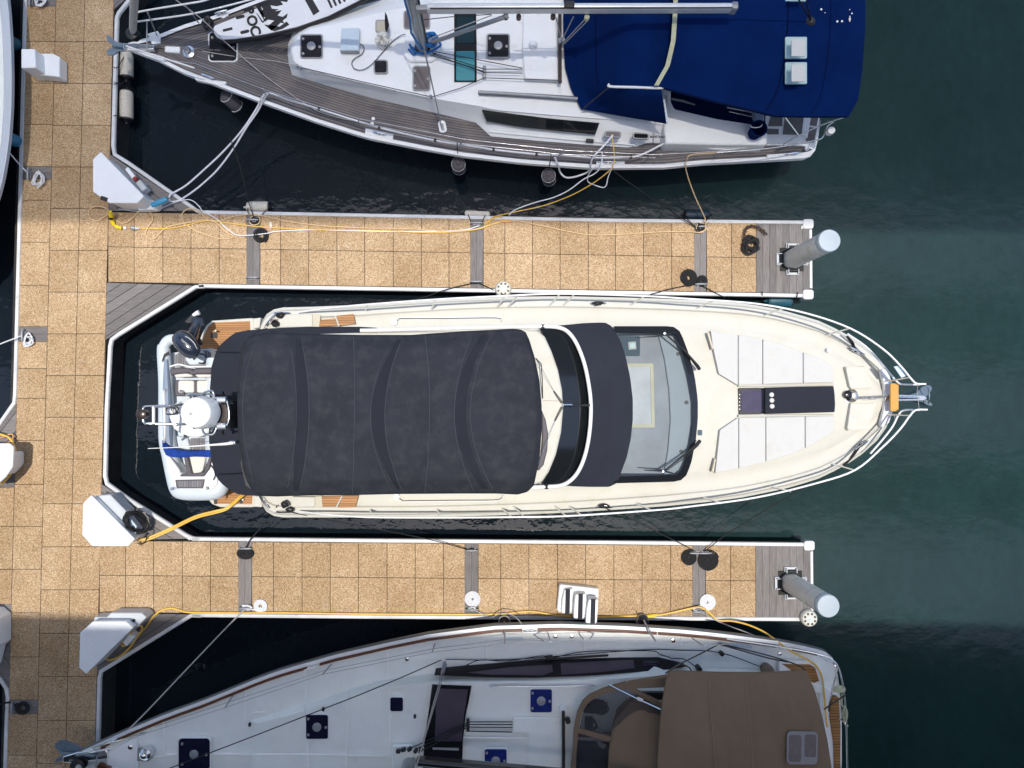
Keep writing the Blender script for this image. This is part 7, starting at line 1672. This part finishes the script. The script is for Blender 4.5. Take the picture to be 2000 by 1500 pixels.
# ------------------------------------------------------------------ mooring lines
def line_(pts, m, label, r=.011, k=6): rope('mooring_line', pts, r, MAT[m], label, 'mooring line', k)
line_([(448, 268, 1.0), (455, 285, .95), (470, 330, .85), (486, 395, .68), (497, 428, .68)], 'black_rope', 'black line from the teak-decked yacht bow down to the rope-ring cleat', .010)
line_([(1183, 316, 1.3), (1200, 335, 1.1), (1245, 368, .9), (1300, 405, .75), (1330, 425, .70), (1362, 444, .68)], 'black_rope', 'black line from the teak-decked yacht midships to the cable-looped cleat')
line_([(800, 588, 1.6), (830, 580, 1.2), (870, 566, .72), (926, 552, .68)], 'black_rope', 'black line from the motor yacht to the cleat by the wheel fender, towards the stern', .010)
line_([(934, 552, .68), (955, 562, .66), (975, 572, .66), (1000, 582, 1.5)], 'black_rope', 'black line from the wheel fender cleat towards the motor yacht bow', .010)
line_([(1270, 575, .8), (1310, 564, .70), (1350, 556, .68), (1368, 554, .68)], 'black_rope', 'black line from under the motor yacht rail to the twin coil cleat, stern side', .010)
line_([(1370, 556, .68), (1390, 568, .66), (1415, 581, .6)], 'black_rope', 'black line from the twin coil cleat to the motor yacht bow side', .010)
line_([(541, 988, 1.85), (532, 1003, 1.5), (510, 1030, 1.1), (488, 1055, .75), (481, 1070, .69)], 'black_rope', 'black line from the motor yacht stern quarter to the oval-coil cleat')
line_([(566, 1000, 1.85), (640, 1015, 1.5), (740, 1034, 1.1), (840, 1054, .8), (912, 1073, .69)], 'black_rope', 'long black line from the motor yacht stern to the mid cleat, lower finger', .009)
line_([(1183, 993, 1.8), (1218, 1007, 1.4), (1270, 1032, 1.0), (1330, 1062, .75), (1358, 1077, .69)], 'black_rope', 'black line from the motor yacht midships down to the twin black coils', .010)
line_([(1578, 948, 1.2), (1540, 970, 1.1), (1480, 1005, .95), (1420, 1043, .78), (1376, 1077, .69)], 'black_rope', 'black line slanting from the motor yacht bow to the twin black coils', .010)
line_([(480, 1188, .69), (440, 1228, .8), (360, 1312, 1.1), (290, 1386, 1.35), (252, 1424, 1.5)], 'grey_rope', 'pale line running from the white spiral cleat to the brown-canopied yacht bow', .014)
line_([(928, 1192, .69), (945, 1200, .66), (960, 1196, .7)][:2] + [(955, 1202, .68)], 'grey_rope', 'short pale rope end leaving the white disc cleat', .011)
line_([(960, 1206, .75), (980, 1198, .9), (1000, 1201, 1.0), (1014, 1212, 1.15), (1022, 1226, 1.28)], 'grey_rope', 'thin grey line arching over the black fender to the yacht gunwale', .010)
line_([(1368, 1194, .69), (1385, 1204, .69), (1410, 1217, .75), (1450, 1232, .95), (1490, 1248, 1.15), (1526, 1263, 1.3)], 'grey_rope', 'pale line from the cream spiral cleat to the brown-canopied yacht quarter', .011)
line_([(-10, 268, 1.25), (5, 282, 1.05), (30, 312, .8), (54, 338, .68)], 'white_rope', 'white line from the pale hull to the walkway rope heap near the top box', .013)
line_([(-15, 678, .9), (10, 668, .78), (44, 655, .68)], 'white_rope', 'white line crossing the picture edge to the smaller white rope heap', .013)
